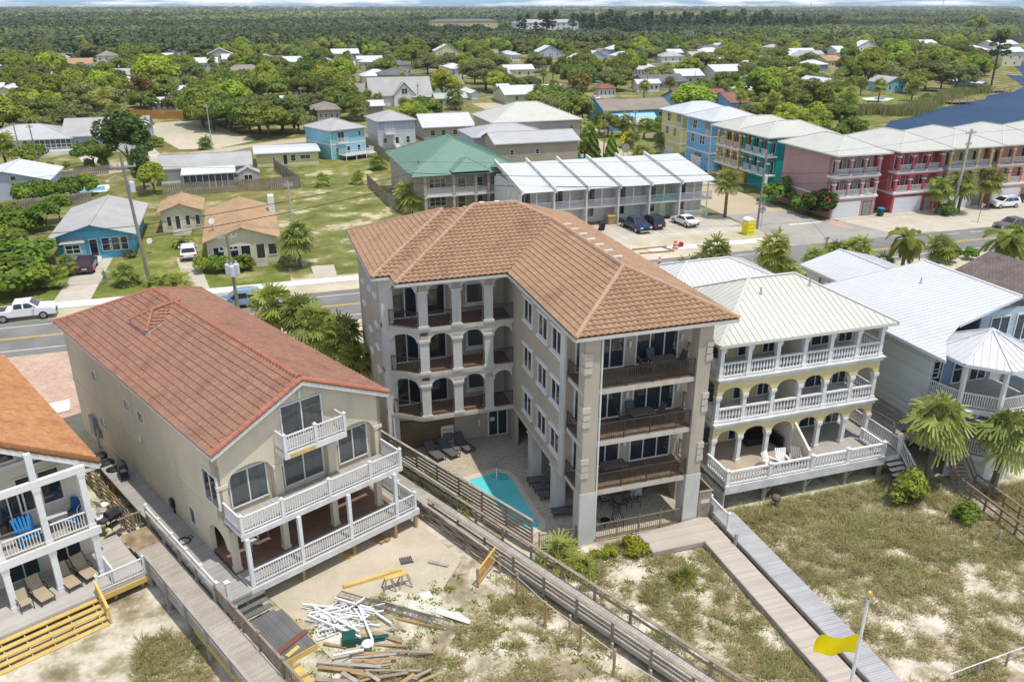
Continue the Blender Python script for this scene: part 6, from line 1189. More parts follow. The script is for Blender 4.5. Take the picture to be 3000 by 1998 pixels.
# ---------------- houses farther back in the neighbourhood: (tile column, left px, right px, eave row, ridge row, eave height, kind, roof, wall, label, angle)
FH=[
(1,-150,235,880,690,3.6,'gy','roof_white','cream','steep white gabled house at the left edge among oaks',0),
(1,55,400,665,612,2.8,'gx','roof_white','white_wall','long low white-roofed house behind the left oaks',0),
(1,440,605,540,478,3,'gy','shingle_grey','cornflower','small grey-roofed house with blue gable on the left',0),
(1,533,840,590,505,3.2,'gx','shingle_tan','white_wall','white house with orange-tan gable roof and one big window',0),
(1,835,905,620,562,2.8,'hip','shingle_tan','white_wall','low tan-roofed annex right of the orange-tan gable',0),
(1,888,1000,590,543,3,'hip','shingle_taupe','tan_wall','small tan hip-roofed house on the left',0),
(1,975,1075,560,516,3,'gy','shingle_grey','white_wall','small grey gabled house behind the left oaks',0),
(1,1000,1315,615,568,3,'gx','roof_white','brick_red','white-roofed house with dark red wall',0),
(1,1010,1260,760,660,3,'hip','roof_bright','white_wall','white roof half hidden by the tall left oak',0),
(1,1380,1625,945,895,2.8,'gx','roof_bright','white_wall','low white roof behind the new wooden fence',0),
(1,70,350,450,390,3,'hip','shingle_grey','white_wall','pale hip-roofed house far left',0),
(1,0,130,372,308,3,'hip','shingle_grey','tan_wall','grey roofed house at the far left edge',0),
(1,110,190,376,326,3,'gx','roof_bright','white_wall','tiny bright white roof far left',0),
(1,480,665,455,400,3,'hip','shingle_grey','white_wall','grey hip roof left of the dark oaks',0),
(1,590,690,320,296,3.5,'gx','roof_bright','white_wall','narrow white ridge roof far left',0),
(1,700,848,345,285,4,'hip','roof_white','brick_red','white-roofed brick house far left',0),
(1,845,1022,405,335,3,'gy','roof_white','white_wall','white gable roof in the left background',0),
(1,1050,1160,385,330,3,'hip','shingle_red','brick_red','reddish roofed house in the left background',0),
(1,1040,1172,430,380,3,'hip','roof_bright','turq','white roof with turquoise wall in the left background',0),
(1,1480,1603,320,274,3.5,'gx','roof_bright','white_wall','bright white roof near the dark wood',0),
(1,1660,1748,282,242,4,'gy','roof_bright','white_wall','small white gable against the dark wood',0),
(1,1590,1745,405,320,4,'gy','roof_bright','aqua','white-roofed house with teal gable',0),
(1,1520,1755,480,406,3,'gx','shingle_taupe','white_wall','grey-brown roofed house with white gable end',0),
(1,1440,1590,515,488,2.6,'gx','roof_bright','white_wall','low white flat-looking roof near the left pole',0),
(1,1835,1980,790,705,2.8,'gx','shingle_grey','white_wall','pale grey roof between the lime trees',0),
(1,2035,2145,545,488,3,'gx','roof_white','cornflower','white roof with blue wall beside the lime green tree',0),
(2,205,500,715,605,3,'gx','roof_white','aqua','white metal roof with teal gable behind the lime trees',0),
(2,395,598,640,575,2.8,'hip','roof_white','white_wall','white hip roof over a low open carport',0),
(2,250,445,570,495,2.8,'gx','roof_white','greige','pale low house right of the thatched dome',0),
(2,595,722,560,490,2.8,'hip','shingle_grey','white_wall','grey hip roof beside a thin pole',0),
(2,-40,210,545,435,3,'hip','shingle_grey','lav','blue-grey hip roof left of the thatched dome',0),
(2,665,928,620,555,3,'gx','roof_white','cornflower','white metal-roofed blue house in the middle distance',0),
(2,920,1175,545,500,2.8,'gx','roof_bright','white_wall','long white roof behind bushes in the middle distance',0),
(2,1095,1245,612,542,2.8,'gx','shingle_taupe','tan_wall','flat brown roof beside the grey hip roof',0),
(2,1225,1455,600,490,4.5,'hip','shingle_dark','white_wall','rear part of the big grey hip-roofed house',0),
(2,1140,1458,690,572,4.5,'hip','shingle_dark','pale_green','big grey hip-roofed house in the middle distance',0),
(2,965,1268,700,636,2.8,'hip','roof_bright','white_wall','low white hip roof in front of the big grey roof',0),
(2,1570,1672,590,535,3,'gx','roof_bright','white_wall','small white roof right of the dark conical tree',0),
(2,1720,1962,632,538,3.5,'hip','roof_bright','white_wall','white hip-roofed house with chimney pole',0),
(2,1715,1832,655,600,3,'gy','shingle_red','white_wall','red-brown gabled house below the white hip roof',0),
(2,1555,1935,780,658,3.2,'gx','shingle_taupe','pale_green','pale green house with brown gable roof and porch',0),
(2,930,1105,850,700,3.2,'gx','shingle_taupe','tan_wall','brown-roofed house with stucco chimney',0),
(2,1630,1960,905,830,2.8,'gx','roof_palegreen','cream','low house with pale green roof beside the big white gable',0),
(2,1965,2080,860,820,2.1,'gy','roof_bright','white_wall','small white barrel-roofed shed',0),
(2,2235,2370,850,770,2.8,'gx','roof_bright','white_wall','white low roof right of the shed',0),
(2,2200,2370,700,618,3,'gx','shingle_grey','cornflower','long grey roof on the right of the oaks',0),
(2,2300,2400,490,420,3,'hip','roof_bright','white_wall','white hip roof behind the spreading oak',0),
(2,1000,1112,372,336,3,'gx','roof_bright','cornflower','small flat white roof in the far middle',0),
(2,1100,1270,335,275,3.2,'hip','roof_white','white_wall','pale hip roof in the far middle',0),
(2,1255,1455,340,278,3.2,'hip','roof_bright','white_wall','bright white hip roof in the far middle',0),
(2,1190,1305,370,336,3,'gx','shingle_taupe','tan_wall','small brown roof in the far middle',0),
(2,1395,1520,345,312,3,'gx','shingle_tan','white_wall','orange-tan roof in the far middle',0),
(2,1490,1680,385,322,3.2,'gy','roof_bright','white_wall','white gable roof in the far middle',0),
(2,620,815,310,258,3.2,'hip','roof_bright','white_wall','white roofs under the dark trees, far middle',0),
(2,-10,270,935,880,2.8,'gx','roof_bright','cream','cream flat roof behind the cleared lot',0),
(2,320,560,1010,945,2.8,'hip','shingle_taupe','tan_wall','low taupe roof with screened cage, left part',0),
(2,540,790,1010,895,3.2,'hip','shingle_taupe','tan_wall','taupe hip-roofed house beside the wooden pole',0),
(2,1510,2040,1165,1025,3,'gx','roof_white','greige','white metal-roofed building behind the green-roofed house',0),
(2,1010,1190,975,925,2.6,'gx','roof_bright','tan_wall','low pale garage roof behind two palms',0),
(3,-100,550,865,770,2.8,'gx','roof_white','pale_green','long white-roofed ranch house with dark porch',0),
(3,415,590,800,720,3,'hip','shingle_red','tan_wall','pinkish-brown hip roof behind a palm',0),
(3,780,985,815,768,3,'hip','shingle_red','white_wall','pinkish-brown roof behind the oaks, right of the tall pole',0),
(3,1130,1395,770,712,3,'gx','roof_white','white_wall','white-roofed house with screened porch windows',0),
(3,1185,1650,755,682,2.8,'gx','shingle_dark','tan_wall','dark brown roofed carport house',0),
(3,1405,1808,700,634,3.2,'gx','roof_white','lav','long white roof in the right middle distance',0),
(3,1825,2325,655,570,4,'gx','roof_bright','white_wall','wide white gabled house behind thin pines',0),
(3,1515,2075,915,778,3.6,'gx','shingle_red','cornflower','large red-brown roofed house behind the blue and yellow houses',0),
(3,1990,2210,945,842,3.2,'gx','shingle_red','cornflower','right wing with red-brown roof behind the yellow house',0),
(3,800,1540,1010,895,3.0,'gx','shingle_taupe','sky_blue','long taupe-roofed blue house behind the side street',0),
(3,890,1378,1105,1035,2.6,'gx','roof_paleblue','cornflower','low pale blue metal roof beside the white house',0),
(3,1110,1392,1140,1072,2.9,'hip','roof_bright','white_wall','small white house with broad white chimney',0),
(3,1105,1278,640,590,3,'gx','roof_grey_metal','white_wall','roof with dark solar panels in the right middle distance',0),
(3,880,1215,575,530,3,'gx','roof_bright','white_wall','low white roof partly behind the round oak',0),
(3,575,778,545,466,4,'gy','roof_bright','white_wall','white house with pale gable in the middle of the wood',0),
(3,-20,92,505,420,3.5,'hip','roof_bright','white_wall','white roof at the edge of the pine grove',0),
(3,175,352,590,497,3.2,'gx','shingle_taupe','white_wall','grey-brown gabled house below the pines',0),
(3,1805,2018,560,490,3.2,'hip','roof_bright','white_wall','white hip roof left of the thin pines',0),
(3,1770,1968,445,390,4,'hip','shingle_dark','tan_wall','dark blue-grey hip roof before the wood',0),
(3,1640,1850,520,470,3,'gx','shingle_grey','tan_wall','pale grey roof below the dark hip roof',0),
(3,1510,1600,440,402,3,'gy','shingle_taupe','tan_wall','small beige gable in front of the wood',0),
(4,325,835,830,690,3.0,'gy','roof_white','white_wall','large white gabled house above the lake lawn',0),
(4,590,838,800,742,3.0,'gy','roof_white','white_wall','lake-side wing of the large white gabled house',0),
(4,385,590,595,530,2.9,'hip','roof_bright','cornflower','white hip-roofed house with blue shutters',0),
(4,520,718,560,497,3.2,'gx','shingle_tan','cream','tan gabled house behind the blue-shuttered house',0),
(4,298,405,645,580,2.9,'hip','roof_bright','white_wall','small white roof behind the slanted pole',0),
(4,600,678,350,297,3.5,'gx','roof_bright','white_wall','bright white roof high in the right wood',0),
(4,620,745,465,400,3.2,'gx','roof_bright','white_wall','white roof among the right hand trees',0),
(4,1025,1245,370,302,3.4,'hip','shingle_grey','tan_wall','blue-grey hip roof in the right background',0),
(4,975,1078,298,254,3.5,'hip','shingle_taupe','tan_wall','beige roof in the far right background',0),
(4,1380,1588,400,360,3.2,'gx','roof_bright','cornflower','white roof with blue awning wall on the right',0),
(4,1700,2098,460,392,4,'hip','roof_bright','white_wall','broad white roof at the far end of the lake',0),
(4,1840,2062,490,418,3.2,'gy','shingle_red','brick_red','dark red gable with screened front at the lake',0),
(4,2140,2400,480,432,7,'gx','roof_bright','cream','cream two-storey lake house with red deck at the right edge',0),
(4,2030,2352,410,356,6,'gx','roof_bright','white_wall','white two-storey house behind the lake house',0),
(4,2105,2312,290,246,3.5,'gx','shingle_grey','greige','long grey roof in the far right corner',0),
(4,1410,1530,172,146,6,'gx','shingle_red','white_wall','red barn-like roof at the far wood edge',0),
(4,1955,2040,770,714,2.2,'gy','roof_white','sky_blue','small pale blue boathouse by the lake',0),
]
OCC=[(-24,107,-14,125),(-13,118,-7,127),(-7,99,3,118),(-45,146,-30,160),(-16,148,2,165),(1,164,14,176),(10,168,26,182),(25,178,38,192),(21,116,40,141),(33,94,67,120),(78,86,180,113),(66,86,79,330),(79,113,97,157),(40,140,61,163),(46,157,67,174),(-400,60,500,96)]
for c_,xl,xr,ye,yr,ze,kd,rm,wm,lb,an in FH:
    a=T(1,c_,xl,ye,ze); b=T(1,c_,xr,ye,ze); wd=max(3,b[0]-a[0]); y0=(a[1]+b[1])/2; 
    rise={'gy':wd*.5*.42}.get(kd,2.3); m_=T(1,c_,(xl+xr)/2,yr,ze+rise)
    dp=max(5,min(2*(m_[1]-y0),13)) if kd!='gy' else max(9,min(14,(m_[1]-y0)*1.3+8)); s_={'gy':.42}.get(kd,min(.55,2*rise/dp)) 
    x0=(a[0]+b[0])/2-wd/2; x1=x0+wd; yy=y0
    W_=[('S',x0+wd*f_,1.0+(2.8 if ze>5 and k%2 else 0),min(1.2,wd*.1),1.25,1,2,'window') for k,f_ in enumerate((.2,.4,.62,.82))] if wd>5 else []
    simple_house('house',lb,'house',x0,yy,x1,yy+dp,ze,s_,kd,rm,wm,windows=W_,seams=(y0<190 and 'roof' in rm),land='the '+lb if y0<520 else None,ov=.5)
    OCC.append((x0-1,yy-3,x1+1,yy+dp+.5))
# near houses on the left lane, with their own detail
def lane_house():
    a=T(1,1,185,1290,3.1); b=T(1,1,690,1250,3.1)
    x1=b[0]; x0=x1-(b[0]-a[0]); y0=a[1]
    t=simple_house('house','grey metal hip-roofed house with a wide screened porch','house',x0-9,y0,x1,y0+14,3.1,.34,'hip','roof_grey_metal','white_wall',seams=True,land='the screened porch house'); OCC.append((x0-9,y0-4,x1,y0+15))
    c=MB(); c.box(x0+.4,y0+.30,.9,x1-.4,y0+.44,2.9); t.part('screen',c,MC['screen']); c=MB(); [c.box(x0+.4+k*(x1-x0-.9)/9,y0+.24,.3,x0+.5+k*(x1-x0-.9)/9,y0+.298,2.95) for k in range(10)]; c.box(x0+.4,y0+.2,0,x1-.4,y0+.238,.85); c.box(x0+.4,y0+.22,1.9,x1-.4,y0+.24,2.0); t.part('porch_frame',c,MC['white_trim'])
    c=MB(); c.box(x0+3,y0-2.2,0,x0+9.5,y0+.19,.75); t.part('deck',c,MC['white_paint']); railing(t,(x0+3,y0-2.2),(x0+9.5,y0-2.2),.75,.9)
    a=T(1,1,975,1250,3.3); b=T(1,1,1400,1175,3.3)
    t=simple_house('house','pale grey house with gabled garage and long shingle roof','house',a[0]-9.0,a[1]+1,b[0],a[1]+17,3.3,.36,'gx','shingle_grey','lav',land='the grey garage house',windows=(('W',a[1]+4,1.0,.7,1.4,1,2,'window'),('W',a[1]+9,1.0,.7,1.4,1,2,'window'),('S',a[0]-6,1.2,.7,1.2,1,2,'window'))); OCC.append((a[0]-10,a[1]-5,b[0]+1,a[1]+18))
    mb=MB(); polys,_=hip_polys(a[0]-1,a[1]-1.5,a[0]+6,a[1]+9,3.35,.5,'gy'); [seam_face(mb,None,p) for p in polys]; t.part('garage_roof',mb,MC['shingle_grey']); w=MB(); gable_wall(w,a[0]-.5,a[0]+5.5,a[1]-1,0,3.3,4.9); w.box(a[0]-.5,a[1]-.8,0,a[0]+5.5,a[1]+2,3.3); t.part('garage_wall',w,MC['pale_lav']); c=MB(); c.box(a[0]+.5,a[1]-1.05,0,a[0]+4.5,a[1]-1.002,2.3); t.part('garage_door',c,MC['white_paint'])
lane_house()
def big_gable():
    a=T(1,2,1110,980,0); b=T(1,2,1650,960,0); x0,y0=a[0]-2,a[1]
    t=simple_house('house','tall white house with steep grey gabled roof and front dormer','house',x0,y0,x0+20,y0+11,3.0,.95,'gx','shingle_grey','white_wall',land='the tall white gabled house',windows=(('W',y0+3,1.2,.9,1.6,1,2,'window'),('W',y0+6,1.2,.9,1.6,1,2,'window'),('W',y0+5.5,4.8,.9,1.6,1,2,'window'),('S',x0+3,1,1,1.3,1,2,'window'),('S',x0+16,.2,1,2.1,1,1,'glazed_door'))); OCC.append((x0-1,y0-6,x0+21,y0+12))
    mb=MB(); P_,_=hip_polys(x0+7,y0-1.2,x0+14.5,y0+9,3.1,1.05,'gy'); [seam_face(mb,None,p) for p in P_]; t.part('dormer_roof',mb,MC['shingle_grey']); w=MB(); gable_wall(w,x0+7.4,x0+14.1,y0-.8,0,3.3,6.6); w.box(x0+7.4,y0-.6,0,x0+14.1,y0+1,3.3); t.part('dormer_wall',w,MC['white_wall']); t.win(x0+10.75,y0-.81,3.5,'S',1.9,1.7,2,2)
    mb=MB(); P_,_=hip_polys(x0+13,y0-2.6,x0+20.5,y0+.4,2.6,.3,'hip'); [seam_face(mb,None,p) for p in P_]; t.part('porch_roof',mb,MC['shingle_grey']); c=MB(); [c.box(x0+x,y0-2.4,0,x0+x+.2,y0-2.2,2.6) for x in (13.4,16.7,20)]; t.part('porch_post',c,MC['wood_post'])
    c=MB(); a=T(1,2,900,790,0); c.box(0,0,0,1.6,1.2,6.2); single('chimney',c,MC['peach'],'pale pink stucco chimney left of the tall white gabled house','chimney',loc=(x0-6,y0+8,0))
big_gable()
# thatched dome, long yellow apartments, white apartments
t=Thing('dome_house','brown shingled dome house with a dark roof deck','house',T(1,2,235,505,0)); c=MB(); c.sm=True; c.lathe(0,0,[(6.5*math.cos(a),.1+6.0*math.sin(a)) for a in [k*math.pi/2/7 for k in range(8)]][:-1]+[(.6,6.05)],20); t.part('dome',c,MC['thatch']); c=MB(); c.box(-3,-2,5.6,3.5,3,5.9); [c.bar((x,-2,5.9),(x,-2,6.9),.12) for x in (-3,-1,1,3.4)]; c.bar((-3,-2,6.9),(3.5,-2,6.9),.12); c.bar((-3,-2,6.4),(3.5,-2,6.4),.1); t.part('roof_deck',c,MC['wood_dark'])
def apart(label,c_,xl,xr,yb,zt,floors,wm,rm,land):
    a=T(1,c_,xl,yb,0); b=T(1,c_,xr,yb,0); x0,x1,y0=a[0],b[0],a[1]
    W_=[('S',x0+3+k*6,1+f*3,1.6,1.6,2,1,'window') for k in range(int((x1-x0-4)/6)) for f in range(floors)]
    t=simple_house('apartments',label,'apartment building',x0,y0,x1,y0+18,zt,.32,'hip',rm,wm,windows=W_,land=land); OCC.append((x0,y0-20,x1,y0+20)); return t
apart('long yellow apartment block with grey hip roof in front of the wood',2,1615,2285,300,11.5,3,'maize','shingle_dark','the long yellow apartment block')
apart('white apartment blocks half hidden by tall pines',3,40,690,340,13,4,'white_wall','shingle_grey','the white apartments behind the pines')
# ---------------- fences across the street
def picket_fence(label,p0,p1,h=1.8,m='wood_dark',sp=.34,pw=.26,name='wooden_fence'):
    p0,p1=Vector((*p0[:2],0)),Vector((*p1[:2],0)); L=(p1-p0).length; d=(p1-p0)/L; t=Thing(name,label,'fence',p0); c=MB(); n=int(L/sp)
    for k in range(n+1): q=d*(k*sp); c.bar(q+Vector((0,0,.05)),q+Vector((0,0,h+((k*7)%3)*.02)),pw,.03,up=(-d.y,d.x,0))
    t.part('pickets',c,MC[m]); c=MB(); o=Vector((-d.y,d.x,0))*.05; [c.bar(o+Vector((0,0,z)),d*L+o+Vector((0,0,z)),.04,.09) for z in (.4,h-.35)]; [c.bar(d*(k*2.4)+o*1.8+Vector((0,0,-.1)),d*(k*2.4)+o*1.8+Vector((0,0,h)),.1) for k in range(int(L/2.4)+1)]; t.part('rail',c,MC[m])
mat('new_cedar',(.50,.25,.06),(.42,.2,.05),sc=1.5,rough=.8); mat('fence_grey',(.20,.165,.12),(.29,.25,.20),sc=.6,rough=.9)
picket_fence('long grey-brown board fence before the sunroom house',(-14,143.9),(7.9,143.7),2.0,'fence_grey')
picket_fence('grey-brown board fence running back from the sunroom fence corner',(7.9,143.7),(4.5,163),2.0,'fence_grey')
picket_fence('curving grey board fence between the vacant lot and the green-roofed house',T(2,2,1025,130),T(2,2,1160,270),1.9,'fence_grey'); picket_fence('lower end of the curving grey board fence near the green-roofed house',T(2,2,1160,270),T(2,2,1290,385),1.9,'fence_grey')
picket_fence('dark board fence behind the sky blue house',T(1,2,1000,1330),T(1,2,1270,1510),1.9,'wood_dark')
picket_fence('new orange cedar fence along the cleared lot',T(1,1,1180,1085),T(1,1,1690,1100),2.3,'new_cedar'); picket_fence('weathered fence left of the blue cottage garden',T(2,1,170,370),T(2,1,860,290),1.5,'fence_grey')
picket_fence('low fence along the lane behind the left garden pool',T(2,1,450,110),T(2,1,1000,30),1.6,'fence_grey'); picket_fence('grey fence beside the grey garage house',T(1,1,640,1290),T(1,1,1000,1390),1.7,'fence_grey')
picket_fence('white picket fence by the yellow diamond sign',T(1,3,1115,1380),T(1,3,1370,1385),1.6,'white_paint',.3,.12); picket_fence('dark sloping rail fence beside the green hedges',T(2,1,265,690),T(2,1,540,900),1.3,'wood_dark')
c=MB(); c.prism([TX(2,1,470,185),TX(2,1,1000,130),TX(2,1,1010,160),TX(2,1,980,195),TX(2,1,690,225),TX(2,1,560,200)],0,.05); t=Thing('swimming_pool','garden pool with white surround behind the round shrubs','swimming pool',(0,0,.02)); t.part('coping',c,MC['white_concrete']); c=MB(); c.prism([TX(2,1,560,185),TX(2,1,960,148),TX(2,1,970,180),TX(2,1,700,210)],0,.06); t.part('water',c,mat('garden_pool',(.15,.42,.62),rough=.1))
c=MB(); c.prism([TX(1,4,850,905),TX(1,4,1020,895),TX(1,4,1160,908),TX(1,4,1100,930),TX(1,4,900,925)],0,.05); t=Thing('swimming_pool','kidney-shaped pool on the lake lawn','swimming pool',(0,0,.02)); t.part('coping',c,MC['white_concrete']); c=MB(); c.prism([TX(1,4,970,903),TX(1,4,1040,898),TX(1,4,1090,905),TX(1,4,1050,922),TX(1,4,980,918)],0,.06); t.part('water',c,MC['garden_pool'])
for k,(x,y,lb) in enumerate(((1620,955,'front'),(1985,850,'far'))): 
    q=T(1,4,x,y); t=Thing('dock',f'wooden {lb} dock standing in the lake','dock',q); c=MB(); c.box(0,-3,.5,9,4,.7); t.part('boards',c,MC['wood_brown']); c=MB(); [c.bar((x_,y_,-.2),(x_,y_,1.6),.18) for x_ in (0,3,6,9) for y_ in (-3,4)]; c.bar((0,-3,1.5),(9,-3,1.5),.12); c.bar((0,4,1.5),(9,4,1.5),.12); c.bar((9,-3,1.5),(9,4,1.5),.12); t.part('railing',c,MC['wood_dark'])
# ---------------- vehicles
def carmat(n,c): return mat('car_'+n,c,rough=.22,spec=.6)
mat('car_glass',(.012,.016,.02),rough=.04,spec=.9); mat('tyre',(.018,.018,.018),rough=.8); mat('rim',(.45,.46,.47),rough=.3,metal=.8); mat('tail_red',(.45,.01,.01),rough=.25); mat('head_glass',(.7,.72,.75),rough=.1); mat('plate',(.6,.62,.6),rough=.4); mat('chrome',(.6,.6,.6),rough=.15,metal=1)
CARP={'suv':(4.75,1.9,[(-2.37,.35),(-2.37,.95),(-2.2,1.08),(-1.95,1.70),(-.2,1.74),(.35,1.68),(1.15,1.12),(2.2,.95),(2.37,.72),(2.37,.35)],(-1.98,1.05),1.02,1.66),
 'sedan':(4.7,1.8,[(-2.35,.35),(-2.35,.85),(-2.25,.98),(-1.6,1.05),(-.9,1.42),(.2,1.45),(1.05,1.0),(2.15,.82),(2.35,.62),(2.35,.35)],(-1.55,.98),.98,1.40),
 'pickup':(5.8,2.0,[(-2.9,.5),(-2.9,1.12),(-1.0,1.14),(-.85,1.22),(-.7,1.85),(.75,1.87),(1.5,1.27),(2.75,1.15),(2.9,.9),(2.9,.45)],(-.88,1.42),1.22,1.80)}
def car(kind,label,x,y,heading,cm,group=None,bed=True):
    """heading: direction the nose points, radians from +x"""
    L,Wd,pf,(gx0,gx1),zb,zt=CARP[kind]; t=Thing(kind if kind!='suv' else 'sport_utility_vehicle',label,'car' if kind!='pickup' else 'pickup truck',(x,y,.015),heading,group=group)
    hw=Wd/2; b=MB()
    def ring(s,zsq=0): return s
    lv=[]; 
    for yy,inset,topin in ((-hw,.05,.0),(-hw*.93,.0,.0),(hw*.93,0,0),(hw,.05,0)):
        lv.append([(px_*(1-inset*.4), yy*(1 if pz<zb+.02 else 1-.17*(pz-zb)/(zt-zb+.05)), pz if pz>.4 or inset==0 else pz+.08) for px_,pz in pf])
    n0=len(b.v); k=len(pf)
    for r_ in lv: b.v+=r_
    for i in range(3):
        for j in range(k): q=(j+1)%k; b.f.append((n0+i*k+j,n0+i*k+q,n0+(i+1)*k+q,n0+(i+1)*k+j))
    b.f.append(tuple(n0+j for j in range(k))[::-1]); b.f.append(tuple(n0+3*k+j for j in range(k)))
    if kind=='pickup': pass
    bo=t.part('body',b,MC['car_'+cm])
    try:
        mm=bo.modifiers.new('bevel','BEVEL'); mm.width=.06; mm.segments=2; mm.angle_limit=R(25)
    except Exception: pass
    g=MB(); e=.012
    def yw(z): return hw*(1-.17*(z-zb)/(zt-zb+.05))
    pts={'suv':[(-1.88,1.12,-1.62,1.60),(-.78,1.12,-.72,1.60),(.3,1.12,.22,1.60),(.98,1.14,.40,1.60)],'sedan':[(-1.45,1.04,-.85,1.34),(-.4,1.02,-.38,1.36),(.45,1.0,.22,1.36),(.95,1.0,.3,1.36)],'pickup':[(-.72,1.28,-.62,1.75),(.12,1.28,.12,1.76),(.2,1.28,.2,1.76),(1.32,1.30,.72,1.76)]}[kind]
    for s in (-1,1):
        for (x0,z0,x1,z1),(x2,z2,x3,z3) in zip(pts,pts[1:]):
            if x2-x0<.1: continue
            y0,y1=s*(yw(z0)+e),s*(yw(z1)+e); g.quad((x0+.03,y0,z0),(x2-.03,y0,z2),(x3-.03,y1,z3),(x1+.03,y1,z1))
    t.part('side_window',g,MC['car_glass'])
    def strip(i,j,f0,f1,nm):
        (xa,za),(xb,zb_)=pf[i],pf[j]; A=Vector((xa,0,za));B=Vector((xb,0,zb_)); P0=A+(B-A)*f0;P1=A+(B-A)*f1; nn=Vector((-(B-A).z,0,(B-A).x)).normalized(); nn=nn if nn.z>0 else -nn
        P0+=nn*.015;P1+=nn*.015; m_=MB(); m_.quad((P0.x,-yw(P0.z)*.86,P0.z),(P0.x,yw(P0.z)*.86,P0.z),(P1.x,yw(P1.z)*.86,P1.z),(P1.x,-yw(P1.z)*.86,P1.z)); t.part(nm,m_,MC['car_glass'])
    if kind=='suv': strip(5,6,.06,.94,'windshield'); strip(2,3,.1,.88,'rear_window')
    elif kind=='sedan': strip(5,6,.06,.94,'windshield'); strip(3,4,.1,.92,'rear_window')
    else: strip(5,6,.06,.94,'windshield'); strip(3,4,.1,.92,'rear_window'); bd=MB(); bd.box(-2.75,-.8,1.121,-1.05,.8,1.135); t.part('truck_bed',bd,MC['dark_grey'])
    wr=.36 if kind!='pickup' else .41; wx=(-L*.30,L*.31)
    for xx in wx:
        for s in(-1,1):
            w=MB(); w.tube([(xx,s*(hw-.20),wr),(xx,s*(hw+.015),wr)],wr,16); wo=t.part('wheel',w,MC['tyre']); r_=MB(); r_.tube([(xx,s*(hw+.0155),wr),(xx,s*(hw+.03),wr)],wr*.62,12); t.part('rim',r_,MC['rim'],wo)
    zl=pf[1][1]-.12
    for s in(-1,1):
        l=MB(); l.box(-L/2-.015,s*hw*.78-.16,zl-.12,-L/2+.06,s*hw*.78+.16,zl+.08); t.part('tail_light',l,MC['tail_red']); l=MB(); l.box(L/2-.12,s*hw*.74-.2,pf[-2][1]-.1,L/2+.012,s*hw*.74+.2,pf[-2][1]+.06); t.part('headlight',l,MC['head_glass'])
        l=MB(); l.box(.75 if kind!='pickup' else .95,s*(hw+.02),zb,.95 if kind!='pickup' else 1.15,s*(hw+.2),zb+.15); t.part('mirror',l,MC['car_'+cm])
    l=MB(); l.box(-L/2-.03,-.26,.62,-L/2-.005,.26,.76); t.part('licence_plate',l,MC['plate']); l=MB(); l.box(L/2-.01,-.5,.5,L/2+.02,.5,pf[-2][1]-.08); t.part('grille',l,MC['black_plastic']); l=MB(); l.box(-L/2-.035,-hw*.92,.36,-L/2+.1,hw*.92,.56); l.box(L/2-.1,-hw*.92,.33,L/2+.03,hw*.92,.48); t.part('bumper',l,MC['chrome'] if kind=='pickup' else MC['dark_grey'])
    if kind=='suv': l=MB(); [l.bar((-1.6,s*.68,1.80),(.1,s*.68,1.80),.04) for s in(-1,1)]; t.part('roof_rail',l,MC['dark_grey'])
    return t
for n_,c_ in (('white',(.78,.78,.79)),('navy',(.015,.035,.09)),('black',(.015,.017,.022)),('maroon',(.055,.012,.018)),('blue',(.20,.32,.45)),('red',(.30,.02,.02)),('brown',(.14,.12,.10)),('deepblue',(.02,.05,.13))): carmat(n_,c_)
up=math.pi/2
def at(r,c_,x,y): q=T(r,c_,x,y); return q[0],q[1]
x,y=at(2,1,790,940); car('suv','dark maroon sport utility vehicle on the driveway of the blue cottage',x,y+1.4,up+.03,'maroon')
x,y=at(2,1,1735,830); car('suv','white sport utility vehicle parked beside the larger cream cottage',x,y+1.8,up+.05,'white')
x,y=at(2,1,200,1370); car('pickup','white pickup truck with orange door emblem at the left edge of the street',-23.2,87.6,.05,'white')
x,y=at(2,1,2240,1270); car('suv','pale blue sport utility vehicle behind the pole with transformers',x-.3,y+1.0,math.pi+.02,'blue')
x,y=at(2,3,1165,560); car('pickup','dark blue pickup truck parked before the white townhouses',x,y+1.2,-up+.1,'navy'); x,y=at(2,3,1330,540); car('suv','black sport utility vehicle between the pickup and the white sedan',x,y+1.7,up+.04,'black'); x,y=at(2,3,1630,520); car('sedan','white sedan with open door before the townhouses',x,y+1.5,up+.12,'white')
x,y=at(2,4,2190,345); car('suv','white sport utility vehicle parked before the peach house',x,y+.6,math.pi-.05,'white'); x,y=at(2,4,2330,310); car('sedan','black car at the right edge before the peach house',x+2.5,y+1.5,math.pi,'black')
x,y=at(2,4,2200,560); car('pickup','grey-brown pickup truck driving at the right edge',x+1.2,84.0,math.pi,'brown')
x,y=at(1,1,755,1400); car('suv','navy sport utility vehicle beside the screened porch house',x,y+1.2,up+.1,'deepblue'); x,y=at(1,1,1330,1390); car('sedan','dark blue sedan before the grey garage house',x,y+1,-up-.3,'deepblue')
x,y=at(1,3,250,965); car('suv','red sport utility vehicle before the white-roofed ranch house',x,y+1,math.pi,'red'); x,y=at(1,2,1560,1050); car('pickup','white pickup truck before the tall white gabled house',x,y+1,.3,'white'); x,y=at(1,3,765,920); car('sedan','pale car behind the palms',x,y,up,'white'); x,y=at(1,3,680,1400); car('sedan','red car half hidden behind the shrubs',x,y,.2,'red')
c=MB(); c.lathe(0,0,[(.17,0),(.17,.01)],8); emb=single('x',c,mat('emblem_orange',(.65,.2,.05),rough=.5),'x','x',loc=(0,0,0)); bpy.data.objects.remove(emb)
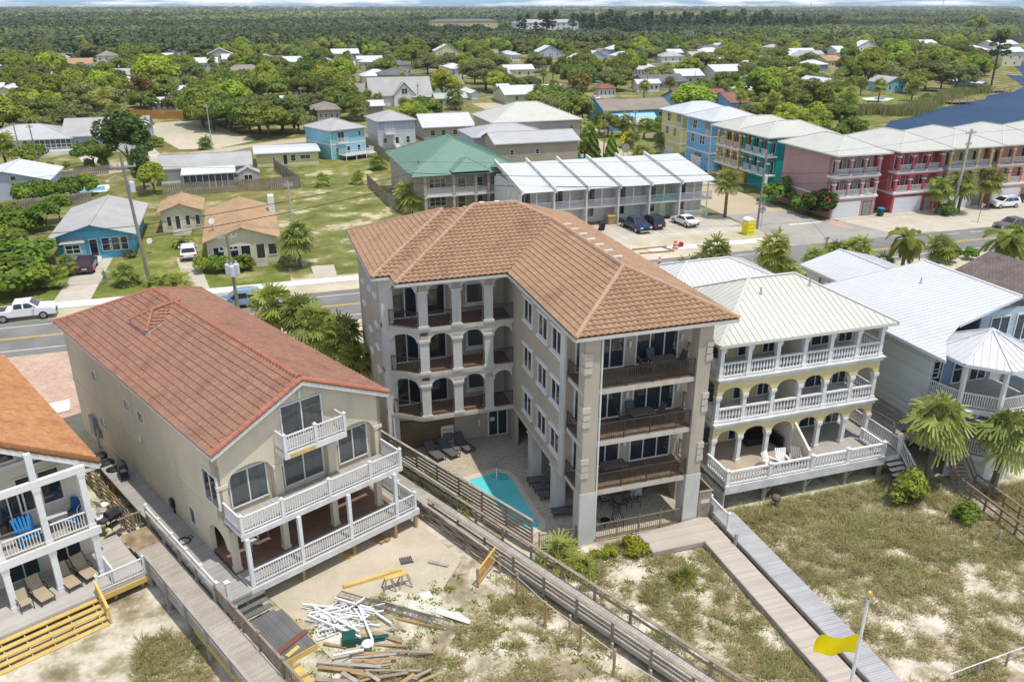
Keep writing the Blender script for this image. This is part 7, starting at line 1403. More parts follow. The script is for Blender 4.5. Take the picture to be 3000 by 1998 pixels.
# ---------------- street things
def pole(label,x,y,h,lean=0,arms=(),tf=0,r=.17,conc=False,group=None,lamp=False):
    t=Thing('utility_pole',label,'utility pole',(x,y,0),group=group); c=MB(); c.tube([(0,0,-.2),(lean*h,0,h)],r,10,r*.7); t.part('pole',c,MC['pole_grey' if conc else 'wood_pole'])
    for dz,w_,ang in arms:
        c=MB(); z=h-dz; d=Vector((math.cos(ang),math.sin(ang),0)); b=Vector((lean*z,0,z)); c.bar(b-d*w_/2+Vector((0,-.0,0)),b+d*w_/2,.12,.12); t.part('crossarm',c,MC['pole_grey']); c=MB()
        for f in (-.45,-.2,.2,.45): p=b+d*w_*f; c.lathe(p.x,p.y,[(.05,z+.06),(.09,z+.12),(.05,z+.2),(.08,z+.26),(.04,z+.32)],6)
        t.part('insulator',c,MC['vent_grey'])
    for k in range(tf):
        c=MB(); a=k*2.2+.3; z=h-3.6; ox,oy=.45*math.cos(a)+lean*z,.45*math.sin(a); c.lathe(ox,oy,[(.25,z-.6),(.3,z-.55),(.3,z+.45),(.24,z+.55),(.08,z+.6),(.08,z+.85)],12); t.part('transformer',c,mat('transformer_grey',(.52,.56,.60),rough=.4))
    if lamp: c=MB(); c.tube([(lean*h*.8,0,h*.8),(-1.5,-.2,h*.84),(-2.2,-.3,h*.82)],.05,6); c.lathe(-2.3,-.3,[(.2,h*.8-.1),(.25,h*.8+.05),(.1,h*.8+.2)],8); t.part('street_light',c,MC['pole_grey'])
    return t
mat('wood_pole',(.26,.23,.19),(.20,.175,.145),sc=2,rough=.95); mat('pole_grey',(.42,.42,.40),(.36,.36,.34),sc=2,rough=.8)
def hz(r,c_,xb,yb,yt): # height of pole from base and top rows
    q=T(r,c_,xb,yb); lo,hi=0,40
    for _ in range(40):
        m=(lo+hi)/2; p_=Vector((q[0],q[1],m-CH)); fw=Vector((math.sin(YAW)*_c,math.cos(YAW)*_c,-_s)); dn=Vector((-math.sin(YAW)*_s,-math.cos(YAW)*_s,-_c)); v=999+FPX*p_.dot(dn)/p_.dot(fw)
        if v>[0,500,1000,1498][r-1]+yt/3.136: lo=m
        else: hi=m
    return q[0],q[1],m
x,y,h=hz(2,1,1375,1030,-160); pole('tall leaning wooden pole with crossarm and one transformer beside the blue cottage',x,y,h,-.045,((1.4,2.6,0),),1,.2,lamp=True); P1=(x,y,h)
x,y,h=hz(2,1,2190,1275,590); pole('pole with two crossarms and three transformers above the red tiled roof',x,y,h,-.02,((.25,2.0,0),(1.6,2.0,.1)),3,.2); P2=(x,y,h)
x,y,h=hz(2,2,1510,360,-100); pole('wooden pole with a grey transformer before the green-roofed house',x,y,h,0,((.3,1.2,0),),1,.15); P3=(x,y,h)
x,y,h=hz(2,3,2250,535,-160); pole('wooden pole behind the yellow portable toilet',x,y,h,.01,((.4,2.2,.1),),1,.17); P4=(x,y,h)
x,y,h=hz(2,4,1690,405,-380); pole('tall grey pole before the maize yellow house with branching brackets',x,y,h,.03,((.6,2.4,.2),(2.2,1.4,.2)),0,.22,True); P5=(x,y,h)
x,y,h=hz(2,4,525,750,610); pole('short pole stub with cable ends beside the palms',x,y,h,0,((.3,.8,.2),),0,.16); P6=(x,y,h)
for (r_,c_,xb,yb,yt,lb) in ((1,1,220,1540,1125,'left of two slanted poles before the screened porch house'),(1,1,370,1580,1145,'right of two slanted poles before the screened porch house'),(1,1,1955,1390,965,'grey pole beside the cleared lot'),(1,2,445,1215,800,'pole left of the sky blue house'),(1,2,775,1065,830,'pole with transformer behind the sky blue house'),(1,2,1497,1080,775,'twin pole before the tall white gabled house'),(1,2,1870,830,590,'pole right of the brown-roofed green house'),(1,3,30,900,640,'pole left of the white-roofed ranch house'),(1,3,620,860,640,'tall pole with cap behind the small oak'),(1,3,840,1460,1010,'dark pole beside the conical shrubs'),(1,3,1115,1380,1010,'lamp pole beside the yellow diamond sign'),(1,3,1235,890,650,'pole beside the screened porch house on the right'),(1,3,445,1050,810,'pole before the flowering bush'),(1,3,515,1130,850,'thin pole on the grass'),(1,4,250,720,520,'slanted pole in the right wood'),(1,4,1262,965,850,'lamp on the lake lawn'),(1,3,1675,780,655,'pole before the long white roof'),(1,1,640,500,440,'thin pole over the orange-tan gable'),(1,1,2070,545,385,'pole left of the lime green tree'),(1,2,660,560,380,'thin pole in the middle distance'),(1,3,370,550,420,'pole below the pines'),(1,3,1180,530,395,'pole in the right middle distance'),(1,2,1710,590,410,'pole right of the dark conical tree'),(2,2,370,860,100,'leaning grey post in the vacant lot')):
    x,y,h=hz(r_,c_,xb,yb,yt); pole('utility '+lb if 'pole' in lb else lb,x,y,min(h,13),-.02 if 'slant' in lb else 0,((.5,1.0,0),) if h>8 else (),1 if 'transformer' in lb else 0,.13,'grey' in lb)
def wire(pts,label,r=.022,sag=.5,mname='cable_black'):
    c=MB()
    for a,b in zip(pts,pts[1:]):
        a=Vector(a);b=Vector(b); c.tube([a+(b-a)*(k/14)-Vector((0,0,sag*4*(k/14)*(1-k/14))) for k in range(15)],r,4,cap=False)
    o=link('overhead_wire',c.mesh('overhead_wire'),MC[mname]); props(o,label,'wire','overhead wires')
mat('cable_black',(.02,.02,.02),rough=.6)
wa=[(-60,96.5,7.2),(P1[0],P1[1],6.6),(P3[0]-3,P3[1]-10,7.6),(P4[0],P4[1],7.8),(P5[0],P5[1],7.6),(130,93,8)]
wire(wa,'upper of two thick black cables crossing above the street',.04); wire([(a,b,c_-1.4) for a,b,c_ in wa],'lower of two thick black cables crossing above the street',.045)
wire([(-60,96,11),(P1[0]-.6,P1[1],P1[2]-1.4),(P2[0],P2[1],P2[2]-.4)],'thin wire between the leaning pole and the transformer pole',.015)
wire([(P1[0]+.5,P1[1],P1[2]-1.4),(P3[0],P3[1],P3[2]-.3),(P4[0]-1,P4[1],P4[2]-.4),(P5[0]-1,P5[1],P5[2]-.6),(140,95,14)],'thin high wire running along the street poles',.015); wire([(P4[0],P4[1],P4[2]-1),(P6[0],P6[1],P6[2]-.3)],'slack wire from the toilet pole to the short pole stub',.02,.3)
wire([(-120,610,9),(40,640,9),(200,640,9)],'distant power line in front of the wood',.08,1)
# diamond sign, portable toilet, bins, cones
q=at(1,3,1015,1390); t=Thing('road_sign','yellow diamond warning sign with small plate below','road sign',(*q,0)); c=MB(); c.tube([(0,0,0),(0,0,3.4)],.05,6); t.part('post',c,MC['pole_grey']); c=MB(); c.hexa([(-.65,-.08,2.9),(0,-.08,2.25),(0,-.05,2.25),(-.65,-.05,2.9)],[(0,-.08,3.55),(.65,-.08,2.9),(.65,-.05,2.9),(0,-.05,3.55)]); sm=mat('sign_yellow',(.8,.5,.02),rough=.4); t.part('sign_face',c,sm); c=MB(); c.box(-.28,-.08,1.6,.28,-.05,2.15); t.part('plate',c,sm)
c=MB(); c.box(-.1,-.09,2.75,.1,-.081,3.1); c.lathe(0,-.085,[(.0,3.12),(.05,3.2)],5); t.part('symbol',c,MC['black_plastic'])
q=at(1,3,1040,1460); t=Thing('stop_sign_back','grey back of an octagonal sign on two posts','road sign',(*q,0)); c=MB(); [c.tube([(x,0,0),(x,0,2.6)],.05,6) for x in(-.5,.5)]; t.part('post',c,MC['wood_pole']); c=MB(); c.v=[]; pts=[(.95*math.cos(R(22.5+45*k)),.95*math.sin(R(22.5+45*k))) for k in range(8)]; c.hexa([(a,-.05,2.1+b) for a,b in pts],[(a,-.02,2.1+b) for a,b in pts]); t.part('sign_face',c,MC['vent_grey'])
q=at(2,4,1925,480); t=Thing('road_sign','small sign post on the forecourt seen from behind','road sign',(*q,0),.2); c=MB(); c.tube([(0,0,0),(.15,0,2.8)],.04,6); t.part('post',c,MC['iron']); c=MB(); c.box(-.02,-.05,2.2,.42,-.02,2.85); t.part('sign_face',c,MC['vent_grey'])
q=(P4[0]+1.2,P4[1]+.8); t=Thing('street_name_sign','green street name sign with round sign back beside the toilet pole','road sign',(*q,0)); c=MB(); c.tube([(0,0,0),(0,0,4.2)],.05,6); t.part('post',c,MC['pole_grey']); c=MB(); c.box(-1.3,-.04,3.7,1.0,-.01,4.05); t.part('name_plate',c,mat('sign_green',(.01,.18,.10),rough=.4)); c=MB(); c.tube([(0,.02,2.4),(0,.05,2.4)],.5,14); t.part('sign_face',c,MC['vent_grey'])
x,y=at(2,3,2165,585); t=Thing('portable_toilet','yellow portable toilet with white domed roof','portable toilet',(x,y,0),.1); c=MB(); c.box(-.6,-.6,.12,.6,.6,2.0); c.box(-.62,-.62,0,.62,.62,.119); ym=mat('toilet_yellow',(.72,.62,.01),rough=.45); t.part('cabin',c,ym); c=MB(); [c.hexa([(.605 if False else -.45,-.64,.45+k*.5),(.45,-.64,.45+k*.5),(.45,-.6,.45+k*.5),(-.45,-.6,.45+k*.5)],[(-.45,-.66,.7+k*.5),(.45,-.66,.7+k*.5),(.45,-.6,.72+k*.5),(-.45,-.6,.72+k*.5)]) for k in range(3)]; [c.box(-.64,-.45,.3+k*.85,-.601,.45,.9+k*.85) for k in range(2)]; t.part('panel',c,ym)
c=MB(); n=7; 
for k in range(n): a0,a1=math.pi*k/n,math.pi*(k+1)/n; c.hexa([(-.64*math.cos(a0),-.64,2.001),(-.64*math.cos(a1),-.64,2.001),(-.64*math.cos(a1),.64,2.001),(-.64*math.cos(a0),.64,2.001)],[(-.64*math.cos(a0),-.64,2.02+.33*math.sin(a0)),(-.64*math.cos(a1),-.64,2.02+.33*math.sin(a1)),(-.64*math.cos(a1),.64,2.02+.33*math.sin(a1)),(-.64*math.cos(a0),.64,2.02+.33*math.sin(a0))])
t.part('roof',c,mat('toilet_white',(.8,.79,.8),rough=.4)); c=MB(); c.box(-.655,-.12,1.5,-.641,.12,1.72); t.part('vent_label',c,MC['toilet_white'])
mat('bin_green',(.015,.07,.045),rough=.45); mat('bin_blue',(.01,.33,.62),rough=.4)
def bin_(label,x,y,bm='bin_green',lm='bin_blue'): t=Thing('wheeled_bin',label,'bin',(x,y,0)); c=MB(); c.hexa([(-.28,-.3,.1),(.28,-.3,.1),(.28,.3,.1),(-.28,.3,.1)],[(-.38,-.4,1.15),(.38,-.4,1.15),(.38,.42,1.15),(-.38,.42,1.15)]); t.part('body',c,MC[bm]); c=MB(); c.hexa([(-.42,-.46,1.152),(.42,-.46,1.152),(.42,.46,1.152),(-.42,.46,1.152)],[(-.36,-.38,1.26),(.36,-.38,1.26),(.36,.42,1.28),(-.36,.42,1.28)]); t.part('lid',c,MC[lm]); c=MB(); [c.tube([(s*.3,.3,.15),(s*.38,.3,.15)],.15,10) for s in(-1,1)]; t.part('wheel',c,MC['tyre'])
bin_('green bin with blue lid between the mauve and crimson houses',*at(2,4,1030,420)); bin_('green bin with blue lid beside the tall grey pole',*at(2,4,1625,415)); bin_('green bin with blue lid on the side street before the gold house',79.2,131.5); bin_('dark bin before the third townhouse',*at(2,3,825,550),'black_plastic','black_plastic'); bin_('bin with turquoise lid in the yard left of the sky blue house',*at(1,2,352,1180),'bin_green','bin_blue'); bin_('bin with blue lid by the conical shrubs',*at(1,3,635,1500),'bin_green','bin_blue')
t=Thing('storage_box','tan wooden storage box before the second townhouse','box',(*at(2,3,910,490),0)); t.part('body',MB().box(-.6,-.5,0,.6,.5,1.15),MC['wood_post']); t.part('lid',MB().box(-.65,-.55,1.151,.65,.55,1.3),MC['wood_new'])
mat('cone_orange',(.75,.12,.02),rough=.5)
for k,(r_,c_,x,y,lb) in enumerate(((2,3,1355,860,'left of two orange cones at the road edge'),(2,3,1625,835,'right of two orange cones at the road edge'))): t=Thing('traffic_cone',lb,'traffic cone',(*at(r_,c_,x,y),.03)); c=MB(); c.box(-.25,-.25,0,.25,.25,.05); c.lathe(0,0,[(.2,.05),(.14,.4)],10); c.lathe(0,0,[(.1,.62),(.05,.95)],10); t.part('cone',c,MC['cone_orange']); c=MB(); c.lathe(0,0,[(.14,.4),(.1,.62)],10); t.part('reflective_band',c,MC['white_paint'])
t=Thing('traffic_drum','orange and white striped traffic drum at the end of the new sidewalk','traffic drum',(*at(2,3,1500,720),.04)); 
for k in range(5): c=MB(); c.lathe(0,0,[(.36-.03*k,.2*k+.02),(.34-.03*k,.2*k+.2)],14); t.part('orange_band' if k%2==0 else 'white_band',c,MC['cone_orange' if k%2==0 else 'white_paint'])
loose('plank',[((*at(2,3,1100,735),.12),(*at(2,3,1420,705),.12),.06,.2),((*at(2,3,1170,770),.12),(*at(2,3,1480,745),.12),.06,.2),((*at(2,3,1380,712),.12),(*at(2,3,1490,745),.12),.05,.2)],'wood_post','timber formwork boards for the unfinished sidewalk','formwork',frame='A')
c=MB(); c.box(-.5,-.3,0,.1,.2,.35); c.box(.2,-.2,0,.5,.4,.5); single('tool_crate',c,mat('crate_red',(.35,.03,.03),rough=.5),'small red crate beside the striped traffic drum','crate',loc=(*at(2,3,1535,700),.03))
# satellite dishes
for (r_,c_,x,y,lb) in ((2,1,1395,760,'white satellite dish on a post in the lawn of the blue cottage'),(2,1,1940,400,'white satellite dish on the roof corner of the larger cream cottage')):
    q=at(r_,c_,x,y); z0=0 if 'lawn' in lb else 3.0; q=q if z0==0 else (-5.2,104); t=Thing('satellite_dish',lb,'satellite dish',(*q,z0)); c=MB(); c.tube([(0,0,0),(0,0,1.5)],.04,6); t.part('post',c,MC['pole_grey']); c=MB(); d=Vector((-.3,-.8,.5)).normalized(); c.tube([Vector((0,0,1.6)),Vector((0,0,1.6))+d*.08],.34,14,.38); t.part('dish',c,MC['weathered_white'])
# ---------------- people
def person(label,x,y,z,heading,shirt,trousers,cap=None,shorts=False,stride=0,arms=0):
    sk=bpy.data.meshes.new('body'); V=[];E_=[];Rr=[]
    def add(p,r,par=None): V.append(p);Rr.append(r); (E_.append((par,len(V)-1)) if par is not None else None); return len(V)-1
    pel=add((0,0,.95),.145); wst=add((0,0,1.1),.135,pel); ch=add((0,0,1.32),.165,wst); nk=add((0,0,1.5),.06,ch); hd=add((0,.01,1.60),.09,nk); ht=add((0,.01,1.70),.085,hd)
    for s in(-1,1):
        st=stride*s; hp=add((s*.09,0,.9),.10,pel); kn=add((s*.1,st*.25+.02,.5),.062,hp); an=add((s*.1,st*.42-(.05 if st<0 else 0),.09),.042,kn); add((s*.11,st*.42+.16,.03),.04,an)
        sh=add((s*.19,0,1.42),.06,ch); el=add((s*.25,.03+arms*.02,1.14),.045,sh); wr=add((s*(.25-arms*.14),.06+arms*.22,.92+arms*.25),.032,el); add((s*(.25-arms*.2),.1+arms*.26,.85+arms*.32),.035,wr)
    sk.from_pydata(V,E_,[]); o=bpy.data.objects.new('person',sk); C.objects.link(o); m=o.modifiers.new('s','SKIN'); 
    for i,r_ in enumerate(Rr): sk.skin_vertices[0].data[i].radius=(r_,r_*.85)
    sk.skin_vertices[0].data[0].use_root=True; u=o.modifiers.new('u','SUBSURF'); u.levels=1; u.render_levels=1
    bpy.context.view_layer.update(); me=bpy.data.meshes.new_from_object(o.evaluated_get(bpy.context.evaluated_depsgraph_get())); bpy.data.objects.remove(o)
    for n_ in ('skin',shirt,trousers,'shoe'): me.materials.append(MC[n_])
    for p_ in me.polygons:
        c=p_.center; p_.material_index=0
        if c.z<.1: p_.material_index=3
        elif c.z<.98 and abs(c.x)<.2: p_.material_index=0 if (shorts and c.z<.55) else 2
        elif c.z<1.49 and (abs(c.x)<.235 and c.z>.95): p_.material_index=1
        p_.use_smooth=True
    me.name='person'; po=bpy.data.objects.new('person',me); C.objects.link(po); po.location=(x,y,z); po.rotation_euler=(0,0,heading-math.pi/2); props(po,label,'person')
    c=MB(); c.sm=True; c.lathe(0,.0,[(.095,1.67),(.105,1.72),(.09,1.79),(.03,1.83)],10); 
    if cap: c.box(-.07,.06,1.70,.07,.2,1.72)
    link('cap' if cap else 'hair',c.mesh('cap' if cap else 'hair'),MC[cap or 'hair'],po)
mat('skin',(.50,.30,.21),rough=.6); mat('shoe',(.5,.5,.5),rough=.6); mat('hair',(.05,.03,.02),rough=.8); mat('shirt_grey',(.24,.23,.20),rough=.8); mat('jeans',(.12,.19,.33),rough=.8); mat('cap_pale',(.6,.55,.5),rough=.8); mat('shirt_pink',(.42,.05,.12),rough=.8); mat('shorts_navy',(.03,.05,.10),rough=.8)
x,y=at(2,1,972,1045); person('man in grey shirt, jeans and pale cap standing on the blue cottage driveway','x' and x,y,.02,-1.2,'shirt_grey','jeans','cap_pale',arms=1) if False else person('man in grey shirt, jeans and pale cap standing on the blue cottage driveway',x,y,.02,-1.2,'shirt_grey','jeans','cap_pale',arms=1)
x,y=at(2,4,95,635); person('walker in raspberry shirt and dark shorts crossing near the side street',x,y,.02,-1.6,'shirt_pink','shorts_navy',None,True,1.0)
# scribbled house signs
c=MB(); c.tube([(93.0+.11*k,97.48,2.62+.14*math.sin(k*1.9)+.08*math.sin(k*.7)) for k in range(25)],.03,5); single('house_sign',c,MC['black_plastic'],'dark scroll lettering above the crimson house garage','sign')
c=MB(); c.box(82.2,138.4,2.3,82.27,140.6,2.85); s_=single('house_sign',c,MC['black_plastic'],'dark name board above the cornflower house garage','sign'); c=MB(); c.tube([(82.18,138.6+.08*k,2.57+.13*math.sin(k*1.7)) for k in range(24)],.025,5); o=link('scroll_lettering',c.mesh('scroll_lettering'),MC['white_paint'],s_); o.matrix_parent_inverse=Matrix.Translation(-Vector(s_.location))
# ---------------- flag pole

def proj(p):
    p_=Vector((p[0],p[1],p[2]-CH)); fw=Vector((math.sin(YAW)*_c,math.cos(YAW)*_c,-_s)); rt=Vector((math.cos(YAW),-math.sin(YAW),0)); dn=Vector((-math.sin(YAW)*_s,-math.cos(YAW)*_s,-_c)); return 1500+FPX*p_.dot(rt)/p_.dot(fw),999+FPX*p_.dot(dn)/p_.dot(fw)

top=T(4,4,925,790,8.6); t=Thing('flagpole','white flagpole with a gold ball top','flagpole',(top[0],top[1],0)); c=MB(); c.tube([(0,0,-.1),(0,0,8.5)],.09,12,.055); t.part('pole',c,MC['white_paint']); c=MB(); c.sm=True; c.lathe(0,0,[(.02,8.6),(.1,8.66),(.13,8.76),(.1,8.86),(.02,8.92)],14); t.part('finial',c,mat('gold_ball',(.62,.42,.10),rough=.3,metal=.6)); c=MB(); c.lathe(0,0,[(.1,8.48),(.12,8.52),(.1,8.58)],12); t.part('truck',c,MC['steel'])
c=MB(); nu,nv=16,6
for j in range(nv+1):
    for i in range(nu+1): s_=i/nu; c.v.append((-.1-1.5*s_,.42*s_+.13*math.sin(s_*7+j*.4)*s_*1.2,6.0+.85*(j/nv)*(1-.05*s_)-.05*s_+.08*math.sin(s_*9+j)*s_+(.35*max(0,.25-s_)*(j/nv))))
c.f=[(j*(nu+1)+i,j*(nu+1)+i+1,(j+1)*(nu+1)+i+1,(j+1)*(nu+1)+i) for j in range(nv) for i in range(nu)]; c.sm=True
fl_=leafmat('flag_yellow',(.72,.52,.0),(.74,.54,.0),tr=.4); o=link('flag',c.mesh('flag'),MC['flag_yellow']); o.location=(top[0],top[1],0); props(o,'plain yellow flag blowing left from the white flagpole','flag')
# fix the seldom seen: small bird ornament, bollards at the dune edge
for k,(x,y) in enumerate(((1905,1540),(2175,1440))): q=T(4,4,x,y); c=MB(); c.tube([(0,0,-.1),(0,0,.9)],.06,7); single('rope_post',c,MC['wood_grey'],('left','right')[k]+' of two short grey posts carrying a white rope in the lower right corner','post',loc=(q[0],q[1],.1))
a,b=T(4,4,1905,1540),T(4,4,2175,1440); c=MB(); c.tube([(a[0]*2-b[0],a[1]*2-b[1],.95),(a[0],a[1],.98),(b[0],b[1],.98),(b[0]*2-a[0],b[1]*2-a[1],.95)],.03,5); single('rope',c,MC['weathered_white'],'white rope in the lower right corner of the dune','rope')
q=T(4,4,2095,310); c=MB(); c.bar((0,0,-.1),(.1,0,.8),.12); single('timber_stake',c,MC['wood_grey'],'grey stake in the grass beside the right-hand stairs walkway','post',loc=(q[0],q[1],.2))
t=Thing('fire_bowl','rusty blue metal ball on a stake in the dune grass','ornament',(*T(3,4,60,1540)[:2],.2)); c=MB(); c.sm=True; c.lathe(0,0,[(.05,.35),(.25,.45),(.3,.62),(.22,.8),(.05,.86)],12); t.part('bowl',c,mat('rust_blue',(.22,.10,.06),(.07,.09,.13),sc=3,rough=.6)); c=MB(); c.tube([(0,0,-.1),(0,0,.4)],.03,5); t.part('stake',c,MC['iron'])
# ---------------- building debris in the sandy yard
def Pz(r,c_,x,y,z=.05): q=T(r,c_,x,y,z); return (q[0],q[1],z+.03)
def D4(x,y,z=.08): return Pz(4,2,x,y,z)
a,b=Vector(D4(765,760,.2)),Vector(D4(1770,1050,.2)); d=(b-a); n_=Vector((-d.y,d.x,0)).normalized(); t=Thing('extension_ladder','long aluminium extension ladder lying on the sand','ladder',a); c=MB()
mat('aluminium',(.42,.42,.41),rough=.35,metal=.8)
for f0,f1,zz in ((0,.82,0),(.3,1,.09)):
    for s in(-.22,.22): c.bar(d*f0+n_*s+Vector((0,0,zz)),d*f1+n_*s+Vector((0,0,zz)),.04,.09)
    k=int((f1-f0)*d.length/.3); 
    for i in range(k+1): q=d*(f0+(f1-f0)*i/k); c.tube([q-n_*.22+Vector((0,0,zz)),q+n_*.22+Vector((0,0,zz))],.018,5)
t.part('rails_and_rungs',c,MC['aluminium'])
def plank(x0,y0,x1,y1,m,label,w=.14,h=.045,z=.08,grp=None): a,b=Vector(D4(x0,y0,z)),Vector(D4(x1,y1,z)); mb=MB(); mb.bar(a,b,w,h); single('plank',mb,MC[m],label,'plank',grp)
plank(805,695,1335,535,'wood_new','upper of two long yellow beams beside the sawhorse bench',.24,.16); plank(800,700,1330,560,'wood_new','lower of two long yellow beams beside the sawhorse bench',.2,.09,.02) 
plank(1285,985,1725,1080,'wood_post','brown beam below the ladder',.15,.12)
plank(1585,460,1765,500,'wood_grey','grey driftwood board near the crooked fence',.2,.05); plank(620,1215,828,1255,'wood_post','short brown beam left of the green canister',.14,.1)
PL=[(1090,1225,1380,1240),(1190,1285,1630,1295),(860,1315,1230,1300),(880,1350,1290,1310),(870,1385,1290,1350),(860,1425,1240,1375),(1150,1420,1250,1405),(560,1385,1150,1430),(570,1430,990,1475),(1000,1462,1530,1465),(980,1365,1150,1410),(790,1480,930,1568),(950,1568,1120,1510),(1110,1530,1400,1480),(1310,1600,1455,1495),(1455,1525,1615,1450),(1500,1568,1670,1495),(540,1545,900,1565),(870,1480,1040,1515),(1010,1480,1135,1560),(960,1140,1130,1150),(1070,1105,1340,1170),(1080,1125,1345,1198)]
for k,(x0,y0,x1,y1) in enumerate(PL): plank(x0,y0,x1,y1,('wood_post','wood_dark','wood_post','wood_grey')[k%4],'old brown board in the scattered lumber below the green canister',.13+.04*(k%3),.05,.05+.035*(k%4),'old boards scattered on the sand')
rr=random.Random(11)
for k in range(46):
    cx,cy=rr.uniform(560,1060),rr.uniform(850,1070); a_=rr.choice([-.35,.35,.2,-.9,1.2,.5]); l=rr.uniform(60,190); x0,y0=cx-l*math.cos(a_),cy-l*math.sin(a_)*.55; a,b=Vector(D4(x0,y0,rr.uniform(.05,.3))),Vector(D4(2*cx-x0,2*cy-y0,rr.uniform(.08,.4))); mb=MB(); mb.bar(a,b,rr.choice([.05,.05,.09,.12]),rr.choice([.05,.09])); single('vinyl_strip',mb,MC['white_paint'],'white vinyl piece in the pile of discarded railing','vinyl strip','pile of discarded white railing')
for x0,y0,x1,y1,lb in ((480,960,960,1160,'long white post crossing the pile of discarded railing from the left'),(520,870,950,1110,'long white post lying on top of the discarded railing pile'),(935,845,1075,1195,'thick white post standing out below the discarded railing pile'),(725,800,1085,905,'white post along the top edge of the discarded railing pile'),(1080,925,1245,1035,'white post pointing right from the discarded railing pile'),(710,1330,990,1275,'white post beside the green canister')): plank(x0,y0,x1,y1,'white_paint',lb,.11,.11,.3)
for k in range(5):
    x0=440+k*38; a,b=Vector(D4(520+k*15,1095-k*35,.1)),Vector(D4(820+k*12,990-k*35,.12)); u=(b-a); mb=MB(); v_=Vector((-u.y,u.x,0)).normalized()*-.8
    mb.bar(a,b,.06); mb.bar(a+v_,b+v_,.06); [mb.bar(a+u*(i/9),a+u*(i/9)+v_,.035) for i in range(10)]; single('picket_panel',mb,MC['white_paint'],'white picket railing panel lying flat in the discarded pile','picket panel','flat picket panels')
a=D4(1485,760); c=MB(); pts=[D4(1485,762),D4(1590,735),D4(1640,795),D4(1545,832)]; c.hexa(pts,[(q[0],q[1],q[2]+.03) for q in pts]); single('white_board',c,MC['white_concrete'],'square white board lying on the sand','board')
c=MB(); pts=[D4(1425,830),D4(1880,945),D4(1975,1010),D4(1960,1040),D4(1405,862)]; c.hexa(pts,[(q[0],q[1],q[2]+.03) for q in pts]); single('white_board',c,MC['white_concrete'],'long white panel beside the ladder','board')
plank(1380,860,1415,830,'red_board','small dark red board end at the long white panel',.35,.04)
t=Thing('sawhorse_bench','yellow plank across two sawhorses','sawhorse',(*D4(1300,690)[:2],0)); a,b=Vector(D4(1190,720)),Vector(D4(1400,660)); o_=Vector(t.o.location); c=MB(); c.bar(a-o_+Vector((0,0,.7)),b-o_+Vector((0,0,.7)),.3,.06); t.part('plank',c,MC['wood_new']); 
for f in (.15,.85):
    q=a+(b-a)*f-o_; c=MB(); [c.bar(q+Vector((s*.12,e,.65)),q+Vector((s*.35,e*2.6,-.05)),.07) for s in(-1,1) for e in(-.12,.12)]; c.bar(q+Vector((-.2,0,.62)),q+Vector((.2,0,.62)),.08); t.part('sawhorse',c,MC['wood_grey'])
mat('canister_green',(.01,.075,.06),rough=.4); q=D4(900,1200); c=MB(); c.box(-.55,-.3,0,.1,.35,.55); c.box(.1,-.12,0,1.7,.12,.2); c.box(.2,-.2,.05,1.5,.2,.12); single('green_hopper',c,MC['canister_green'],'dark green metal hopper lying beside the lumber','hopper',loc=(q[0],q[1],0),rot=-.1)
q=D4(1030,1265); c=MB(); c.lathe(0,0,[(.28,.42),(.3,.45),(.27,.48)],20); c.tube([(0,0,0),(0,0,.42)],.06); single('white_disc',c,MC['white_concrete'],'round white lid on the lumber pile','lid',loc=(q[0],q[1],0))
t=Thing('timber_crate_lid','yellow boarded lid lying at the bottom edge beside the boardwalk','crate lid',(*D4(420,1490)[:2],.15)); o_=Vector(t.o.location); pts=[Vector(D4(310,1470,.2)),Vector(D4(410,1410,.2)),Vector(D4(560,1600,.2)),Vector(D4(400,1680,.2))]; c=MB(); c.hexa([q-o_ for q in pts],[q-o_+Vector((0,0,.05)) for q in pts]); t.part('boards',c,MC['wood_new']); c=MB(); c.bar(pts[0]-o_+Vector((0,0,.08)),pts[1]-o_+Vector((0,0,.08)),.12,.04); c.bar((pts[0]+pts[3])/2-o_+Vector((0,0,.08)),(pts[1]+pts[2])/2-o_+Vector((0,0,.08)),.12,.04); t.part('batten',c,MC['wood_post'])
q=D4(1380,445); c=MB(); [c.box(-.35+k*.09,-.3,0,-.3+k*.09,.3,.06) for k in range(8)]; c.box(-.36,-.3,.061,.4,-.26,.09); single('drain_grate',c,MC['dark_grey'],'dark slatted grate lying on the sand','grate',loc=(q[0],q[1],.03))
for k,(x,y,lb) in enumerate(((1110,245,'left'),(1160,225,'right'))): plank(x-80,y-20,x+60,y+50,'wood_post',f'{lb} brown beam pile under the lower deck',.3,.18,.05)
plank(770,385,880,420,'wood_new','short yellow beams under the lower deck',.35,.14,.05)
c=MB(); c.box(-.8,-.9,0,.8,.9,.02); c.box(-.9,-1.3,0,.7,-.92,.05); q=T(3,1,540,600); single('cement_sheet',c,MC['white_concrete'],'white board sheets lying on the pink driveway','board',loc=(q[0],q[1],.04),rot=.2)
for k in range(1): pass
# ---------------- trees
OAK=[oak_mesh(f'crown',MC['oak_leaf'],3.7,2.7,3.5,6500,.30,20+4*k,.33) for k in range(4)]
LIME=[oak_mesh('crown',MC['lime_leaf'],3.4,3.0,3.9,6000,.31,20,.34) for k in range(2)]
OLIVE=[oak_mesh('crown',MC['olive_leaf'],4.3,2.5,3.2,6500,.29,24,.31) for k in range(3)]
MAG=oak_mesh('crown',MC['magnolia_leaf'],3.2,4.0,4.4,6500,.34,26,.32)
RUST=oak_mesh('crown',MC['rust_leaf'],2.4,2.2,4,1200,.3,14,.34)
SHRUB=[oak_mesh('foliage',MC['hedge_leaf'],1.0,.8,.85,1500,.16,12,.45) for k in range(2)]
YSH=oak_mesh('foliage',MC['yellow_leaf'],.62,.42,.42,1500,.09,12,.5)
FSH=oak_mesh('foliage',MC['flower_leaf'],1.5,1.6,1.6,3600,.2,18,.4)
